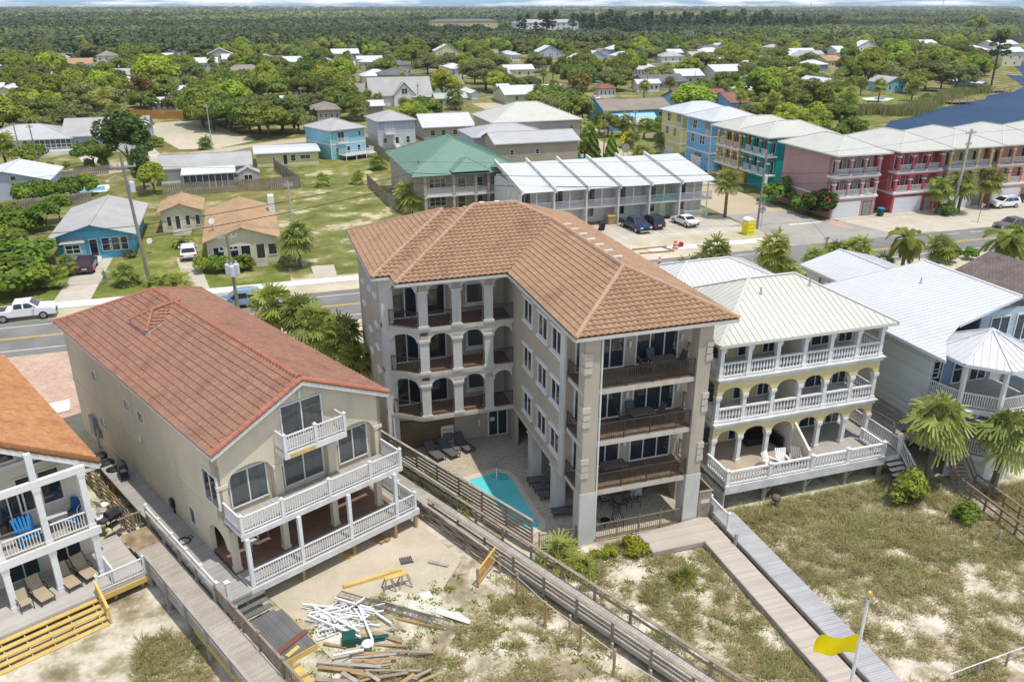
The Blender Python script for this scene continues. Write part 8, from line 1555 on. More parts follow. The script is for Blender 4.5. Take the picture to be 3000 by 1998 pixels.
_t=FSH.attributes['tone'].data
for _i in range(0,len(_t),7): _t[_i].value=1.0
GSH=oak_mesh('foliage',MC['oak_leaf'],1.0,.8,.8,2200,.15,16,.42)
def pine_mesh(h=13):
    cen=[];tn=[];dd=[]
    for k in range(17):
        a=rng.uniform(0,6.28); z=h*(.55+.45*k/17)+rng.uniform(-.4,.4); r=rng.uniform(.5,2.1)*(1.25-(k/17)*.75); n=85; p=rand_dirs(n)*np.array([1.0,1.0,.5])*rng.uniform(.7,1.0); cen.append(p+np.array([math.cos(a)*r,math.sin(a)*r,z])); dd.append(p); tn.append(np.full(n,.45+rng.uniform(-.2,.25)))
    c=np.vstack(cen); n=len(c); U,V=leaf_axes(n,.42,.4,np.vstack(dd)); return quads('crown',c,U,V,np.clip(np.concatenate(tn)+rng.normal(0,.12,n),0,1),MC['pine_leaf'])
PINE=[pine_mesh(13),pine_mesh(12)]
def cone_mesh():
    n=3600; t_=rng.uniform(0,1,n); a=rng.uniform(0,6.28,n); r=1.5*(1-t_)**.75*(.78+.28*np.sin(a*5+t_*22)*rng.uniform(.5,1,n)); p=np.stack([r*np.cos(a),r*np.sin(a),.3+4.6*t_],1); nn=np.stack([np.cos(a),np.sin(a),np.full(n,.3)],1); U,V=leaf_axes(n,.24,.1,nn); return quads('foliage',p,U,V,np.clip(rng.normal(.5,.22,n),0,1),MC['hedge_leaf'])
CONE=cone_mesh()
SAB=[palm_mesh('crown',MC['palm_leaf'],38,1.75),palm_mesh('crown',MC['palm_leaf'],32,1.6)]; DRY=palm_mesh('crown',MC['drypalm_leaf'],48,1.8,droop=.9,segs=11); DATE=palm_mesh('crown',MC['palm_leaf'],38,2.7,False,1.4,10); PALMETTO=palm_mesh('fronds',MC['palm_leaf'],26,1.25,True,.4,9); SAGO=palm_mesh('fronds',MC['olive_leaf'],30,1.5,False,1.0,8)
PTR=MB(); PTR.tube([(0,0,-.1),(.03,0,.5),(0,0,1)],[.24,.2,.19],9); ptm=PTR.mesh('trunk'); ptm.materials.append(MC['palm_bark'])
skirt=palm_mesh('boot_skirt',MC['drypalm_leaf'],26,.75,True,1.6,6)
OTR=[trunk_mesh(1.9,.26,5,2.4,1.8),trunk_mesh(2.2,.22,4,1.8,1.6)]
PINT=MB(); PINT.tube([(0,0,-.1),(.1,0,6),(0,.05,12.5)],[.24,.2,.08],7); pinm=PINT.mesh('trunk'); pinm.materials.append(MC['bark'])
def near(x,y):
    b=min(LAND,key=lambda l:(l[0]-x)**2+(l[1]-y)**2); dx,dy=x-b[0],y-b[1]; r_=math.hypot(dx,dy)
    w='beside' if r_<14 else ('behind' if dy>abs(dx) else 'in front of' if -dy>abs(dx) else ('right of' if dx>0 else 'left of')); 
    return w+' '+(b[2] if len(b[2].split())<=8 else re.split(r' (?:behind|beside|with|in|before|half|left|right|under|over|against|below|at|far|on|near|between|partly|and|above|high|among|by|of)\b',b[2])[0])
def tree(kind,x,y,s=1,label=None,z=0,sz=None,trunk=True,group=None):
    tab={'oak':(OAK,OTR,'oak_tree','round dark green oak'),'lime':(LIME,OTR,'leafy_tree','bright lime green tree'),'olive':(OLIVE,OTR,'live_oak','spreading olive green live oak'),'pine':(PINE,[pinm],'pine_tree','tall pine'),'mag':([MAG],OTR,'magnolia_tree','dark magnolia'),'rust':([RUST],OTR,'leafy_tree','rust-brown sparse tree')}
    cr_,tr_,nm,ds=tab[kind]; t=bpy.data.objects.new(nm,None); C.objects.link(t); t.location=(x,y,z); t.rotation_euler=(0,0,random.uniform(0,6.28)); q=s*random.uniform(.92,1.08); t.scale=(q*random.uniform(.85,1.15),q*random.uniform(.85,1.15),q*(sz or random.uniform(.88,1.1)))
    props(t,label or f'{ds} {near(x,y)}','tree',group or ({'oak':'oaks of the neighbourhood','olive':'live oaks of the neighbourhood','lime':'bright green trees of the neighbourhood','pine':'pines of the grove'}.get(kind)))
    c=link('crown',random.choice(cr_),None,t)
    if trunk: link('trunk',random.choice(tr_),None,t)
    return t
def palm(x,y,h=4.5,s=1,kind='sab',label=None,z=0,lean=0,group=None,sk=True):
    nm={'sab':'cabbage_palm','date':'date_palm','dry':'cabbage_palm'}[kind]; t=bpy.data.objects.new(nm,None); C.objects.link(t); t.location=(x,y,z); t.rotation_euler=(0,lean,random.uniform(0,6.28) if not lean else 0); props(t,label or f'fan palm {near(x,y)}','palm tree',group or ('palms of the neighbourhood' if not label else None))
    c=link('crown',{'sab':random.choice(SAB),'date':DATE,'dry':DRY}[kind],None,t); c.location=(0,0,h); c.scale=(s,s,s*.95); c.rotation_euler=(0,0,random.uniform(0,6))
    k=link('trunk',ptm,None,t); k.scale=(1+.2*(s-1),1+.2*(s-1),h)
    if sk: b=link('boot_skirt',skirt,None,t); b.location=(0,0,h-.3); b.scale=(s,s,s)
    return t
def bush(me,nm,label,x,y,s=1,z=0,cat='shrub',group=None,sz=1):
    o=bpy.data.objects.new(nm,me); C.objects.link(o); o.location=(x,y,z); o.rotation_euler=(0,0,random.uniform(0,6.28)); o.scale=(s,s,s*sz); props(o,label,cat,group); return o
# palms that stand out in the photograph
def pal(r,c_,xb,yb,yt,**k): x,y,h=hz(r,c_,xb,yb,yt); return palm(x,y,max(1.2,h-k.pop('dh',.9)),**k)
g1='palms between the red tiled house and the condominium'
for k,(x,y,h,s,lb) in enumerate(((.6,69.3,5.0,1.45,'largest fan palm between the red tiled house and the street'),(2.7,67.6,4.6,1.25,'second fan palm right of the largest behind the red tiled roof'),(3.6,63.4,5.0,1.25,'yellowish fan palm nearest the condominium wall'),(5.4,60.6,4.9,1.15,'fan palm hanging by the condominium left wall'),(6.0,57.6,4.2,.95,'small fan palm below the others by the condominium left wall'),(4.6,64.8,3.2,1.0,'low fan palm filling the gap behind the red tiled roof'))): palm(x,y,h,s,'sab',lb,group=g1)
bush(YSH,'shrub','rounded yellow-green shrub among the palms behind the red tiled house',5.6,66.5,2.2,2.2,sz=1.3) 
pal(3,4,1440,1340,690,kind='dry',s=1.1,label='palm with sun-bleached fronds right of the yellow house',dh=.2); pal(3,4,2040,1420,800,kind='dry',s=1.0,label='palm with sun-bleached fronds at the octagonal porch',dh=.2,lean=.03)
pal(2,2,410,890,600,kind='sab',s=1.45,label='thick-trunked fan palm at the edge of the vacant lot',dh=.2)
gd='palms along the street behind the yellow house'
for (x,y,h,s,kd,lb) in ((45.8,72.5,4.5,1.35,'sab','fan palm left of the group behind the yellow house'),(44.1,74.6,2.6,1.0,'sab','low fan palm at the left end behind the yellow house'),(52.9,72.2,4.5,1.35,'sab','big fan palm in the middle behind the yellow house'),(53.4,70.4,2.8,1.15,'sab','lower fan palm in front of the big one behind the yellow house'),(60.1,74.2,2.2,1.1,'sab','low fan palm beside the pole stub'),(63.0,74.4,2.8,1.1,'sab','yellow-green fan palm right of the pole stub'),(64.8,73.0,3.3,1.2,'sab','spreading fan palm behind the annex roof'),(66.7,71.0,1.8,.95,'sab','small yellow fan palm at the annex roof corner'),(68.3,69.7,5.0,1.0,'date','date palm with feathery crown over the blue-grey house'),(72.6,69.2,4.0,1.05,'sab','fan palm right of the feathery date palm'),(80.6,67.7,4.4,1.15,'date','large palm at the right edge above the brown shingle roof')): palm(x,y,h,s,kd,lb,group=gd)
for (r_,c_,xb,yb,yt,lb,s) in ((2,3,1955,430,50,'slim fan palm between the townhouses and the side street',1.3),(2,4,1540,395,130,'left of two fan palms before the maize yellow house',1.25),(2,4,1740,390,90,'right of two fan palms before the maize yellow house',1.35),(2,4,2010,345,50,'fan palm before the peach house',1.3),(1,3,1900,1560,1400,'fan palm at the gold house corner',1.3),(1,3,1390,1420,1250,'fan palm before the lemon yellow house',1.4),(2,2,1430,380,190,'fan palm at the left front of the green-roofed house',1.6),(2,2,2330,270,130,'fan palm between the green-roofed house and the townhouses',1.6),(2,3,60,270,110,'fan palm before the leftmost townhouse',1.5),(1,2,1120,1560,1490,'round fan palm in the vacant lot lawn',1.2),(2,2,620,150,80,'small palmetto in the vacant lot',.9),(2,2,940,120,75,'small palmetto right of the first in the vacant lot',.9),(1,1,1250,1310,1150,'fan palm before the grey garage house',1.6),(1,1,60,1530,1290,'palms at the left edge before the screened porch house',1.7),(1,1,1895,1370,1300,'low palmetto beside the cleared lot pole',1.1),(1,2,1030,1010,860,'left of two palms beside the tall white gabled house',1.2),(1,2,1125,1000,890,'right of two palms beside the tall white gabled house',1.3),(1,2,1385,1080,960,'palm in the front yard of the tall white gabled house',1.7),(1,2,1830,1010,890,'palm clump right of the tall white gabled house',1.9),(1,2,930,1110,980,'palm beside the lavender house roof',1.9),(1,3,240,960,800,'left of two palms before the white-roofed ranch house',1.3),(1,3,380,960,770,'right of two palms before the white-roofed ranch house',1.4),(1,3,660,1400,1200,'palm between the conical shrubs',1.8),(1,3,1045,1260,1110,'palm beside the small white house',1.5),(1,3,1100,1360,1260,'palm behind the white picket fence',1.6),(1,3,1195,1480,1420,'low palmetto behind the townhouse roofs',1.6),(1,4,1010,940,770,'left palm on the lake lawn',1.6),(1,4,1315,930,780,'right palm on the lake lawn',1.7),(1,4,1440,950,900,'low palm on the lake shore',1.5),(1,4,700,1100,900,'palm at the edge of the lake reeds',2.0),(1,4,530,1050,900,'palm left of the lake reeds',2.0),(2,1,1165,1050,960,'sago palm in a mulch bed on the lawn of the blue cottage',1.0),(1,2,840,560,500,'palm clump in the middle distance',1.8)):
    pal(r_,c_,xb,yb,yt,kind='sab',s=s,label=lb,dh=.6)
def rndr(r,c_,x,y): q=T(r,c_,x,y); return q[0],q[1]
def frond(me,label,x,y,s,z=0,group=None): bush(me,'palmetto',label,x,y,s,z,'plant',group)
x,y=rndr(2,1,1165,1060); frond(SAGO,'spiky sago palm in a mulch bed on the lawn of the blue cottage',x,y,.9,.3); x,y=rndr(2,1,1680,700); frond(SAGO,'bushy sago palm above the white car beside the cream cottages',x,y,1.1,.6)
for k,(x,y) in enumerate(((1440,1060),(1560,1060),(1650,1055))): a,b=rndr(2,1,x,y); frond(PALMETTO,f'spiky palmetto behind the red tiled ridge, {("left","middle","right")[k]}',a,b,1.25,.3,'palmettos behind the red tiled ridge')
x,y=13.9,34.9; frond(PALMETTO,'large palmetto beside the front pillar of the condominium',x,y,1.1,.35); frond(PALMETTO,'yellowing palmetto below the front pillar of the condominium',14.9,33.9,.9,.2); frond(PALMETTO,'blue-green palmetto in the dunes below the tan walkway',19.8,31.3,.65,.25)
for k in range(9): q=BA(26.75,42-k*1.1); frond(PALMETTO,'palmetto growing between the two slat fences',q[0],q[1],.45+.2*((k*7)%3)/2,.2+.3*(k%2),'palmettos between the slat fences')
# named trees
for kind,r_,c_,x,y,s,lb in (('mag',1,1,1200,1560,1.55,'large dark magnolia with pale blossoms behind the blue cottage'),('mag',2,1,1330,170,.8,'lower magnolia mass right of the leaning pole'),('lime',2,1,1420,210,.75,'yellow-green tree behind the small cream cottage'),('oak',1,1,1730,1050,1.0,'dark oak at the cedar fence corner'),('olive',1,1,2130,1190,1.3,'broad oak bordering the cleared lot'),('oak',1,1,2300,1230,1.3,'oak right of the cleared lot'),('oak',1,2,120,1270,1.5,'feathery dark tree left of the lane pole'),('olive',1,2,250,1230,1.3,'olive tree mass beside the lane'),('lime',1,2,640,900,1.7,'big bright green oak in front of the taupe roofs'),('oak',1,2,450,960,1.4,'dark oak before the bright green oak'),('lime',1,1,1460,900,2.3,'tallest light green oak in the left middle distance'),('rust',1,1,1340,1030,1.8,'rust-brown dying tree beside the cedar fence'),('oak',1,1,650,1020,1.9,'wide dark oak behind the grey garage house'),('oak',1,1,330,1080,1.7,'oak behind the screened porch house'),('olive',1,1,780,1060,1.5,'oak before the tall light green oak'),('lime',1,1,2240,580,1.6,'vivid lime green tree in the left background'),('olive',1,2,2110,830,2.0,'big spreading live oak in the middle distance'),('lime',1,2,2080,640,1.8,'light green oak with pale blossoms in the middle distance'),('oak',1,2,1450,590,1.3,'dark conical tree before the grey hip roofs'),('oak',1,2,900,1090,1.1,'bright round tree right of the transformer pole'),('lime',1,2,1520,1240,1.0,'round green tree beside the lavender house'),('olive',1,2,1580,700,1.5,'dark spreading oak above the brown-roofed green house'),('oak',1,3,1010,740,1.7,'large round oak in the right middle distance'),('lime',1,3,850,730,1.5,'light green oak left of the large round oak'),('oak',1,3,650,840,1.4,'oak beside the tall capped pole'),('olive',1,3,645,1110,.8,'small crooked oak on the grass'),('rust',1,3,620,930,1.6,'orange-flowering bushy tree before the small oak'),('oak',1,3,880,1260,.8,'slender green tree beside the dark pole'),('oak',1,3,800,1230,.8,'small green tree on the lawn'),('oak',1,3,1330,1290,.8,'small tree right of the white chimney house'),('oak',1,4,700,700,1.6,'dark oak left of the big bright crowns'),('lime',1,4,950,760,1.9,'bright rounded crown above the lake-side house'),('lime',1,4,1150,720,1.9,'second bright crown above the lake'),('olive',1,4,1180,830,1.5,'olive crown above the lake pool'),('oak',1,4,1440,830,1.9,'tall green oak at the lake lawn'),('olive',1,4,1720,850,1.9,'grey-brown oak beside the reeds'),('oak',1,4,1330,860,1.4,'oak behind the right lawn palm'),('pine',1,4,2050,790,1.5,'tall flat-topped tree beside the small boathouse'),('mag',1,4,530,500,1.3,'large magnolia in the right background'),('olive',1,4,1290,330,2.6,'lone broad oak in the far right wood'),('lime',1,4,1880,370,3.0,'tall pale oak cluster in the far right wood'),('olive',1,4,1440,310,2.4,'oak before the red barn')):
    a,b=rndr(r_,c_,x,y); 
    if y<400: a,b=T(r_,c_,x,y)[:2]
    tree(kind,a,b,s,lb)
# clipped round shrubs and hedges near the blue cottage
gr='round clipped shrubs along the left garden fence'
for k,(x,y) in enumerate(((235,310),(430,290),(625,260),(810,225))): a,b=rndr(2,1,x,y); bush(SHRUB[k%2],'round_shrub',f'round clipped shrub at the left garden fence, {("first","second","third","fourth")[k]} from the left',a,b,1.9,0,group=gr,sz=1.2)
for (x,y,lb) in ((440,545,'round topiary tree left of the grey gable roof, front one'),(555,470,'round topiary tree left of the grey gable roof, rear one')):
    a,b=rndr(2,1,x,y); t=Thing('topiary_tree',lb,'tree',(a,b,0)); o=link('foliage',SHRUB[0],None,t.o); o.location=(0,0,1.5); o.scale=(1.9,1.9,1.7); o=link('trunk',OTR[1],None,t.o); o.scale=(.5,.5,.6)
for (x,y,s,lb) in ((230,920,3.6,'yellow-green hedge mound left of the maroon car'),(60,1130,3.6,'bright green low hedge above the white pickup'),(200,1120,3.2,'bright green hedge right end above the white pickup'),(330,1060,2.0,'dark shrub before the bright hedge'),(120,560,2.6,'dense shrubs at the left edge above the hedges'),(60,700,2.4,'tangled green shrub at the left edge'),(40,480,2.6,'tall bush at the far left edge'),(230,560,2.4,'dark bush left of the garden lawn'),(1185,800,.85,'white-flowering shrub at the front of the blue cottage')):
    a,b=rndr(2,1,x,y); bush(SHRUB[0] if s>1 else oak_mesh('foliage',MC['magnolia_leaf'],1,.8,.8,900,.16,10,.45),'hedge' if s>3 else 'shrub',lb,a,b,s,0,sz=.75)
for k,(x,y) in enumerate(((1880,930),(2000,935),(2120,925),(2250,915))): a,b=rndr(2,1,x,y); bush(SHRUB[k%2],'hedge_shrub',f'green hedge shrub before the larger cream cottage, {("leftmost","second","third","rightmost")[k]}',a,b,1.25,0,group='hedge before the cream cottage')
for k,(x,y) in enumerate(((460,1080),(560,1070),(640,960),(310,1080))): a,b=rndr(2,1,x,y); palm(a,b,1.5,.75,'sab',f'stubby palm in the bed above the white pickup, {("second","third","rightmost","leftmost")[k]}',group='stubby palms above the white pickup',sk=False)
x,y=rndr(2,2,285,890); bush(oak_mesh('foliage',MC['green_tuft'],.9,.8,.7,1800,.14,14,.4),'grass_clump','rounded dark grass clump beside the thick palm trunk',x,y,1.2)
for (r_,c_,x,y,s,lb,me) in ((2,4,100,310,2.6,'large green bush left of the mauve corner house',SHRUB[1]),(2,4,330,390,2.0,'green bush before the mauve corner house',SHRUB[0]),(2,4,470,430,1.45,'oleander bush covered in pink flowers before the mauve corner house',FSH),(4,3,765,430,.62,'leftmost of three yellow-green rounded shrubs before the pool gate',YSH),(4,3,900,415,.75,'middle of three yellow-green rounded shrubs before the pool gate',YSH),(4,3,1110,390,1.25,'largest of three yellow-green rounded shrubs before the pool gate',YSH),(3,4,1280,1480,1.35,'leafy green bush in the dunes below the right-hand palm',GSH),(4,4,1790,140,.95,'small leafy green bush beside the right-hand stairs walkway',GSH),(2,4,1640,410,1.3,'dark spiky shrub at the tall grey pole',SHRUB[1]),(1,3,540,1480,1.4,'conical shrub behind the townhouses, leftmost of three',CONE),(1,3,740,1470,1.25,'conical shrub behind the townhouses, middle of three',CONE),(1,3,910,1480,1.15,'conical shrub behind the townhouses, rightmost of three',CONE),(2,4,1630,840,1.6,'low bush at the street verge, left of two',SHRUB[1]),(2,4,1850,815,1.0,'small bush at the street verge, right of two',SHRUB[1]),(2,4,2300,760,2.2,'dark bush under the right-edge palm',SHRUB[0]),(1,1,955,1425,1.0,'small round bush before the grey garage house',SHRUB[0]),(1,1,1450,1350,1.5,'brownish shrub beside the parked sedan',SHRUB[1]),(1,1,470,1560,.9,'small bare shrub along the left lane, first',GSH),(1,1,615,1560,.9,'small bare shrub along the left lane, second',GSH),(1,1,820,1550,1.1,'small bare shrub along the left lane, third',GSH),(1,1,950,1545,1.2,'small bare shrub along the left lane, fourth',GSH),(1,4,650,850,3.0,'rounded dark shrub before the large white gabled house',SHRUB[1])):
    a,b=rndr(r_,c_,x,y); bush(me,'shrub',lb,a,b,s,0 if r_<4 else .05)
# reeds on the lake shore
rp_=[]
n=14000; base=[TX(1,4,*q) for q in ((780,1060),(900,1040),(1010,1040),(1130,1060),(1250,1050),(1380,1010),(1480,970),(1600,930),(1720,880),(1830,860),(1900,840),(1960,860))]; ii=rng.integers(0,len(base)-1,n); ff=rng.uniform(0,1,n); bb=np.array(base); pxy=bb[ii]*(1-ff)[:,None]+bb[ii+1]*ff[:,None]+rng.normal(0,1.6,(n,2)); hh=rng.uniform(.8,2.6,n); V=np.stack([rng.normal(0,.12,n),rng.normal(0,.12,n),np.ones(n)],1)*hh[:,None]*.5; cen=np.concatenate([pxy,np.zeros((n,1))],1)+V; a=rng.uniform(0,6.28,n); U=np.stack([np.cos(a),np.sin(a),np.zeros(n)],1)*.13
o=link('reeds',quads('reeds',cen,U,V,rng.uniform(0,.8,n),MC['green_tuft'])); props(o,'pale reeds fringing the lake shore','reeds',kind='stuff')
# random neighbourhood trees
def blocked(x,y,m=1.5):
    for a,b,c_,d in OCC:
        if a-m<x<c_+m and b-m<y<d+m: return True
    return False
def inpoly(x,y,pl):
    r_=False; j=len(pl)-1
    for i in range(len(pl)):
        if (pl[i][1]>y)!=(pl[j][1]>y) and x<(pl[j][0]-pl[i][0])*(y-pl[i][1])/(pl[j][1]-pl[i][1])+pl[i][0]: r_=not r_
        j=i
    return r_
lakep=[TX(1,4,*q) for q in ((600,1120),(760,900),(1200,850),(1600,850),(1900,820),(2180,690),(2352,700))]+[(430,380),(430,150),(130,150)]
clearp=[TX(1,1,1350,1120),TX(1,1,1840,1090),TX(1,1,2352,1280),TX(1,1,2352,1420),TX(1,1,1000,1600),TX(1,1,1000,1400)]
lawnp=[TX(1,3,700,1240),TX(1,3,740,1010),TX(1,3,560,1000),TX(1,3,540,860),TX(1,3,1000,860),TX(1,3,1540,800),TX(1,3,1560,900),TX(1,3,700,1010),TX(1,3,1390,1300),TX(1,3,1300,1400),TX(1,3,800,1400)]
backp=[TX(1,2,0,1280),TX(1,2,470,1240),TX(1,2,470,1568),TX(1,2,0,1568)]
k=0
while k<52:
    y=205+320*rng.random()**1.1; x=y*math.tan(YAW)+rng.uniform(-.62*y,.62*y); w_=rng.uniform(9,17); d_=rng.uniform(8,11)
    if x<45 and y<262: continue
    if any(a-3<x+w_ and c_+3>x and b-9<y+d_ and d+4>y for a,b,c_,d in OCC) or any(inpoly(x+q,y+p_,pl) for pl in (lakep,clearp,lawnp,backp) for q in (0,w_) for p_ in (0,d_)): continue
    k+=1; rm=('roof_bright','roof_white','roof_bright','shingle_grey','roof_white','shingle_taupe','roof_bright')[k%7]; kd=('hip','gx','hip','gy')[k%4]
    simple_house('house',f"{dict(roof_bright='bright white',roof_white='pale white metal',shingle_grey='pale grey',shingle_taupe='brown-grey')[rm]} {dict(hip='hip',gx='gable',gy='front-gable')[kd]}-roofed house {near(x+w_/2,y)}",'house',x,y,x+w_,y+d_,3.2,.45,kd,rm,('white_wall','cream','lav','turq','greige')[k%5],windows=[('S',x+w_*f_,1.0,1.1,1.2,1,2,'window') for f_ in(.2,.5,.8)],group='houses of the neighbourhood'); OCC.append((x-1,y-3,x+w_+1,y+d_+.5))
HB=[]
for a,b,c_,d in OCC[17:]:
    q0=proj((a+1,b+3,3)); q1=proj((c_-1,b+3,3)); q2=proj(((a+c_)/2,(b+3+d)/2,6)); HB.append((q0[0],q1[0],q2[1],max(q0[1],q1[1]),b+3))
placed=[]; cnt={'oak':0,'olive':0,'lime':0}; npalm=0; tries=0
while sum(cnt.values())<790 and tries<60000:
    tries+=1; y=150+ (620-150)*rng.random()**.95; hw=.63*y; cx=y*math.tan(YAW)*1.02; x=cx+rng.uniform(-hw*1.12,hw*1.18)
    u_,v_=proj((x,y,4)); 
    if not(-60<u_<3060): continue
    if blocked(x,y,2.2) or inpoly(x,y,lakep) or inpoly(x,y,clearp) or inpoly(x,y,lawnp) or inpoly(x,y,backp) or (y<200 and 0<x<68) or (y<175 and x<-10): continue
    # keep sight lines to house fronts
    sp_=4.5 if y>300 else 4.2
    if any((x-a)**2+(y-b)**2<sp_**2 for a,b in placed): continue
    s=rng.uniform(1.15,1.9) if y>200 else rng.uniform(.8,1.3); u_,v_=proj((x,y,5.2*s)); ru=FPX*3.2*s/math.hypot(x,y); vb=proj((x,y,0))[1]
    if any(yh>y+4 and u_+ru>a and u_-ru<b and v_<d-(d-c_)*.25 and vb>c_ for a,b,c_,d,yh in HB) and rng.random()<.92: continue
    placed.append((x,y)); r_=rng.random(); k='oak' if r_<.42 else 'olive' if r_<.80 else 'lime'
    if cnt[k]>=225: continue
    cnt[k]+=1; tree(k,x,y,s,trunk=y<330,sz=.85)
for (c_,xa,xb,ya,yb,n_,ks) in ((1,150,1650,760,1075,26,'oak olive lime olive'),(1,1850,2352,860,1230,13,'oak oak olive lime'),(2,0,850,690,960,17,'lime oak oak olive'),(2,0,350,1000,1240,5,'oak olive'),(4,700,1850,560,850,24,'lime lime oak olive'),(3,500,1150,650,850,10,'oak lime'),(3,1900,2352,700,900,10,'oak olive'),(1,0,450,560,665,8,'olive oak')):
    k=0; q_=0
    while k<n_ and q_<400:
        q_+=1; x,y=TX(1,c_,rng.uniform(xa,xb),rng.uniform(ya,yb))
        if blocked(x,y,0) or any((x-a)**2+(y-b)**2<9 for a,b in placed): continue
        k+=1; placed.append((x,y)); tree(random.choice(ks.split()),x,y,rng.uniform(1.2,1.8))
tries=0
while npalm<120 and tries<9000:
    tries+=1; y=165+400*rng.random(); x=y*math.tan(YAW)+rng.uniform(-.66*y,.7*y)
    if blocked(x,y,1) or inpoly(x,y,lakep) or inpoly(x,y,clearp) or inpoly(x,y,backp) or (y<200 and 0<x<68) or (y<175 and x<-10): continue
    npalm+=1; palm(x,y,rng.uniform(3.2,6.5),rng.uniform(1.1,1.7))
# thicket of palms left of the lake
for k in range(26): q=TX(1,4,rng.uniform(20,800),rng.uniform(900,1010)); palm(q[0],q[1],rng.uniform(2.5,5),rng.uniform(1.5,2.1),group='palm thicket left of the lake',label='fan palm in the dense thicket left of the lake')
for k in range(22): q=TX(1,4,rng.uniform(-60,420),rng.uniform(850,990)); tree('oak',q[0],q[1],rng.uniform(.7,1.1),'dark undergrowth oak behind the palm thicket left of the lake',group='undergrowth behind the palm thicket')
# pine grove
npn=0
for k in range(1500):
    if npn>=150: break
    u_=rng.uniform(700,2352) if k%7 else rng.uniform(40,700); q=T(1,3,u_,rng.uniform(285,395)) ; 
    if u_>1000: q=T(1,3,u_,rng.uniform(250,345))
    npn+=1; tree('pine',q[0],q[1],rng.uniform(1.15,1.9),sz=1)
for k in range(60): q=T(1,4,rng.uniform(0,650),rng.uniform(250,340)); tree('pine',q[0],q[1],rng.uniform(1.0,1.5),sz=1)
# ---------------- the far wood as one mass
APT=[]
for o in list(C.objects):
    if o.get('category')=='apartment building': APT.append((o.location.x-70,o.location.y-10,o.location.x+70,o.location.y+10))
def wood(name,d0,d1,n,size,hgt,mname,label,dens=22,zs=.55,qs=.3):
    C_=[];U_=[];V_=[];Tn=[]
    f=rng.uniform(0,1,n); y=d0*(d1/d0)**f; x=y*math.tan(YAW)+rng.uniform(-.72,.78,n)*y
    gap=np.array([mnoise.noise(Vector((a*.004,b*.004,1))) for a,b in zip(x,y)])
    tone=np.array([mnoise.noise(Vector((a*.0018,b*.004,7))) for a,b in zip(x,y)])  # slow tone variation in broad bands, painting cloud shadow into the leaf colour
    keep=gap>-.55; keep&=~np.array([any(a-6<p_<c_+6 and b-150<q_<d+5 for a,b,c_,d in APT) for p_,q_ in zip(x,y)]); x,y,tone=x[keep],y[keep],tone[keep]; n=len(x); sc=(size*(1+.35*(y/d0-1)))[:,None]*rng.uniform(.7,1.3,(n,1)); hz_=hgt*rng.uniform(.75,1.2,n)
    for k in range(dens):
        d=rand_dirs(n); d[:,2]=np.abs(d[:,2])*1.2-.25; p=np.stack([x,y,hz_],1)+d*sc*np.array([1,1,zs]); U,V=leaf_axes(n,1,.4,d.copy()); C_.append(p);U_.append(U*sc*qs);V_.append(V*sc*qs);Tn.append(np.clip(.45+tone*1.5+rng.normal(0,.17,n),0,1))
    me=quads(name,np.vstack(C_),np.vstack(U_),np.vstack(V_),np.concatenate(Tn),MC[mname]); o=link(name,me); props(o,label,'wood',kind='stuff'); return o
wood('far_wood',560,1500,9000,5.5,7.0,'far_leaf','dense green wood beyond the houses',78)
wood('distant_wood',1300,7000,9000,14,8.0,'far_leaf','distant dark wood reaching the horizon',44,.35)
# towers at the horizon
for (c_,x,yt,yb,lb) in ((4,375,20,140,'thin mast at the horizon, left one'),(4,1580,0,160,'tallest thin mast at the horizon on the right'),(4,1515,60,155,'shorter mast left of the tallest at the horizon'),(4,1703,85,165,'mast right of the tallest at the horizon'),(3,1655,65,145,'pale mast above the right wood'),(2,1125,50,130,'thin mast at the horizon in the middle'),(1,2190,95,160,'faint mast above the left wood')):
    d=1700; q=P(750*(c_-1)+x/3.136,60,0); k=d/q[1]; b=(q[0]*k,d); hgt=CH+ (19-yt/3.136)*d/FPX*1.05; c=MB(); c.tube([(0,0,0),(0,0,max(12,hgt))],.9,5,.5); single('mast',c,MC['vent_grey'],lb,'mast',loc=(b[0],b[1],0))
q=T(1,2,535,195); t=Thing('billboard','dark billboard rising out of the trees on the left','billboard',(q[0],q[1],0)); c=MB(); c.box(-4,-.4,9,5,.4,16); t.part('board',c,MC['black_plastic']); c=MB(); c.tube([(0,0.5,0),(0,.5,9)],.4,8); t.part('post',c,MC['iron'])
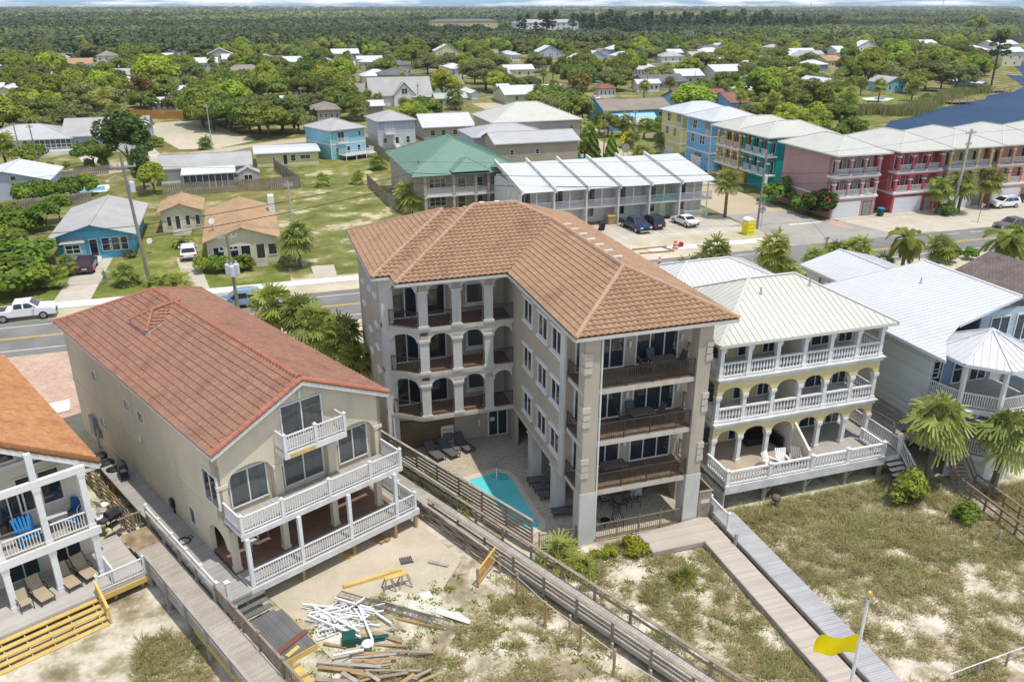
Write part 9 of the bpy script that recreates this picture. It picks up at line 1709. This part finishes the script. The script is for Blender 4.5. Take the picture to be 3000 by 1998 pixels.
# ---------------- dune grass
def tufts(name,label,n,region,mname,h=(.18,.5),blades=9,spread=.17,wd=.011,thr=0.0,nsc=.42,bias=None,lean=1.25):
    xs=[];ys=[]
    while len(xs)<n:
        a=rng.uniform(region[0],region[2]); b=rng.uniform(region[1],region[3])
        if not allow(a,b): continue
        v=mnoise.noise(Vector((a*nsc,b*nsc,5)))*.6+mnoise.noise(Vector((a*1.3,b*1.3,9)))*.5+(bias(a,b) if bias else 0)
        if v<thr+rng.uniform(-.12,.12): continue
        xs.append(a); ys.append(b)
    x=np.repeat(np.array(xs),blades); y=np.repeat(np.array(ys),blades); z=np.repeat(np.array([dune_h(a,b) for a,b in zip(xs,ys)]),blades); m_=len(x)
    hs=np.repeat(rng.uniform(*h,n),blades)*rng.uniform(.6,1.15,m_); a=rng.uniform(0,6.28,m_); r_=rng.uniform(0,spread,m_); l=rng.uniform(.15,lean,m_)
    px=x+np.cos(a)*r_; py=y+np.sin(a)*r_; d=np.stack([np.cos(a)*l+.1,np.sin(a)*l-.1,.5*np.ones(m_)],1); V=d*(hs*.5)[:,None]; cen=np.stack([px,py,z],1)+V; U=np.stack([-np.sin(a),np.cos(a),np.zeros(m_)],1)*wd*rng.uniform(.7,1.5,(m_,1))
    tone=np.clip(np.repeat(rng.uniform(.1,.9,n),blades)+rng.normal(0,.15,m_),0,1)
    me=quads(name,cen,U,V,tone,MC[mname]); o=link(name,me); props(o,label,'grass',kind='stuff')
def allow(x,y):
    u,v=AB(x,y); uu,vv=proj((x,y,0))
    if not(-40<uu<3060 and vv<2080): return False
    if 10<u<11.8 or 24.75<u<26.5 : return False
    if u<10.2 and v>37.6: return False
    if 11.8<=u<14.4 and v>29: return False
    if u>14.4 and u<24 and v>31.6: return False
    if 22.4<x<25.7: return False
    if 19.1<x<24 and y>33.6: return False
    if x<=22.4 and y>35.6: return False
    if u>26.5 and u<27.3 and v>27.3: return y<41
    if x>25.7 and y>36.3+ (0 if x<38 else 1.5): return False
    if x>39.5 and y>33.2: return False
    return True
def bias(x,y):
    u,v=AB(x,y); b=0
    if x>25.6: b+=.30-.25*max(0,(31-y)/8) if y>24 else .08
    elif u>26.4: b+=.15 if x>17.5 else .02
    elif u>14: b-=.22 if v>27 else (.02 if v<24 else -.12)
    if u>14 and u<24 and v>25.5 : b-=.25
    if 11.8<u<14.4: b-=.3
    if u<10.2: b+=.20 if v<36 else .25
    return b
tufts('dune_grass','dry tan and olive grass covering the dunes',9800,(-8,8,56,40),'dune_leaf',(.16,.40),11,.21,.011,.06,bias=bias)
tufts('green_dune_grass','greener tall grass in the dunes',3000,(-8,8,56,40),'green_tuft',(.25,.6),10,.22,.013,.22,nsc=.3,bias=bias)
tufts('creeping_plants','low green creeping plants scattered on the sand',520,(-8,8,40,38),'lime_leaf',(.06,.14),14,.18,.026,.12,nsc=.6,bias=lambda x,y:(.15 if x<26 else -.4))
tufts('flowering_plants','low yellow-flowering plants scattered on the sand',240,(-2,10,24,38),'yellow_leaf',(.08,.2),16,.2,.03,.1,nsc=.7)

# ---------------- sea haze over the whole place
c=MB(); c.box(-5200,-60,-1.5,9500,9400,34); m=bpy.data.materials.new('haze'); m.use_nodes=True; nt=m.node_tree; nt.nodes.remove(nt.nodes['Principled BSDF']); v=nt.nodes.new('ShaderNodeVolumePrincipled'); v.inputs['Color'].default_value=(.80,.88,1,1); v.inputs['Density'].default_value=9e-5; v.inputs['Anisotropy'].default_value=.3; nt.links.new(v.outputs[0],nt.nodes['Material Output'].inputs['Volume']); MC['haze']=m
o=link('haze',c.mesh('haze'),m); o['kind']='stuff'; o['label']='thin pale haze softening the distant wood'
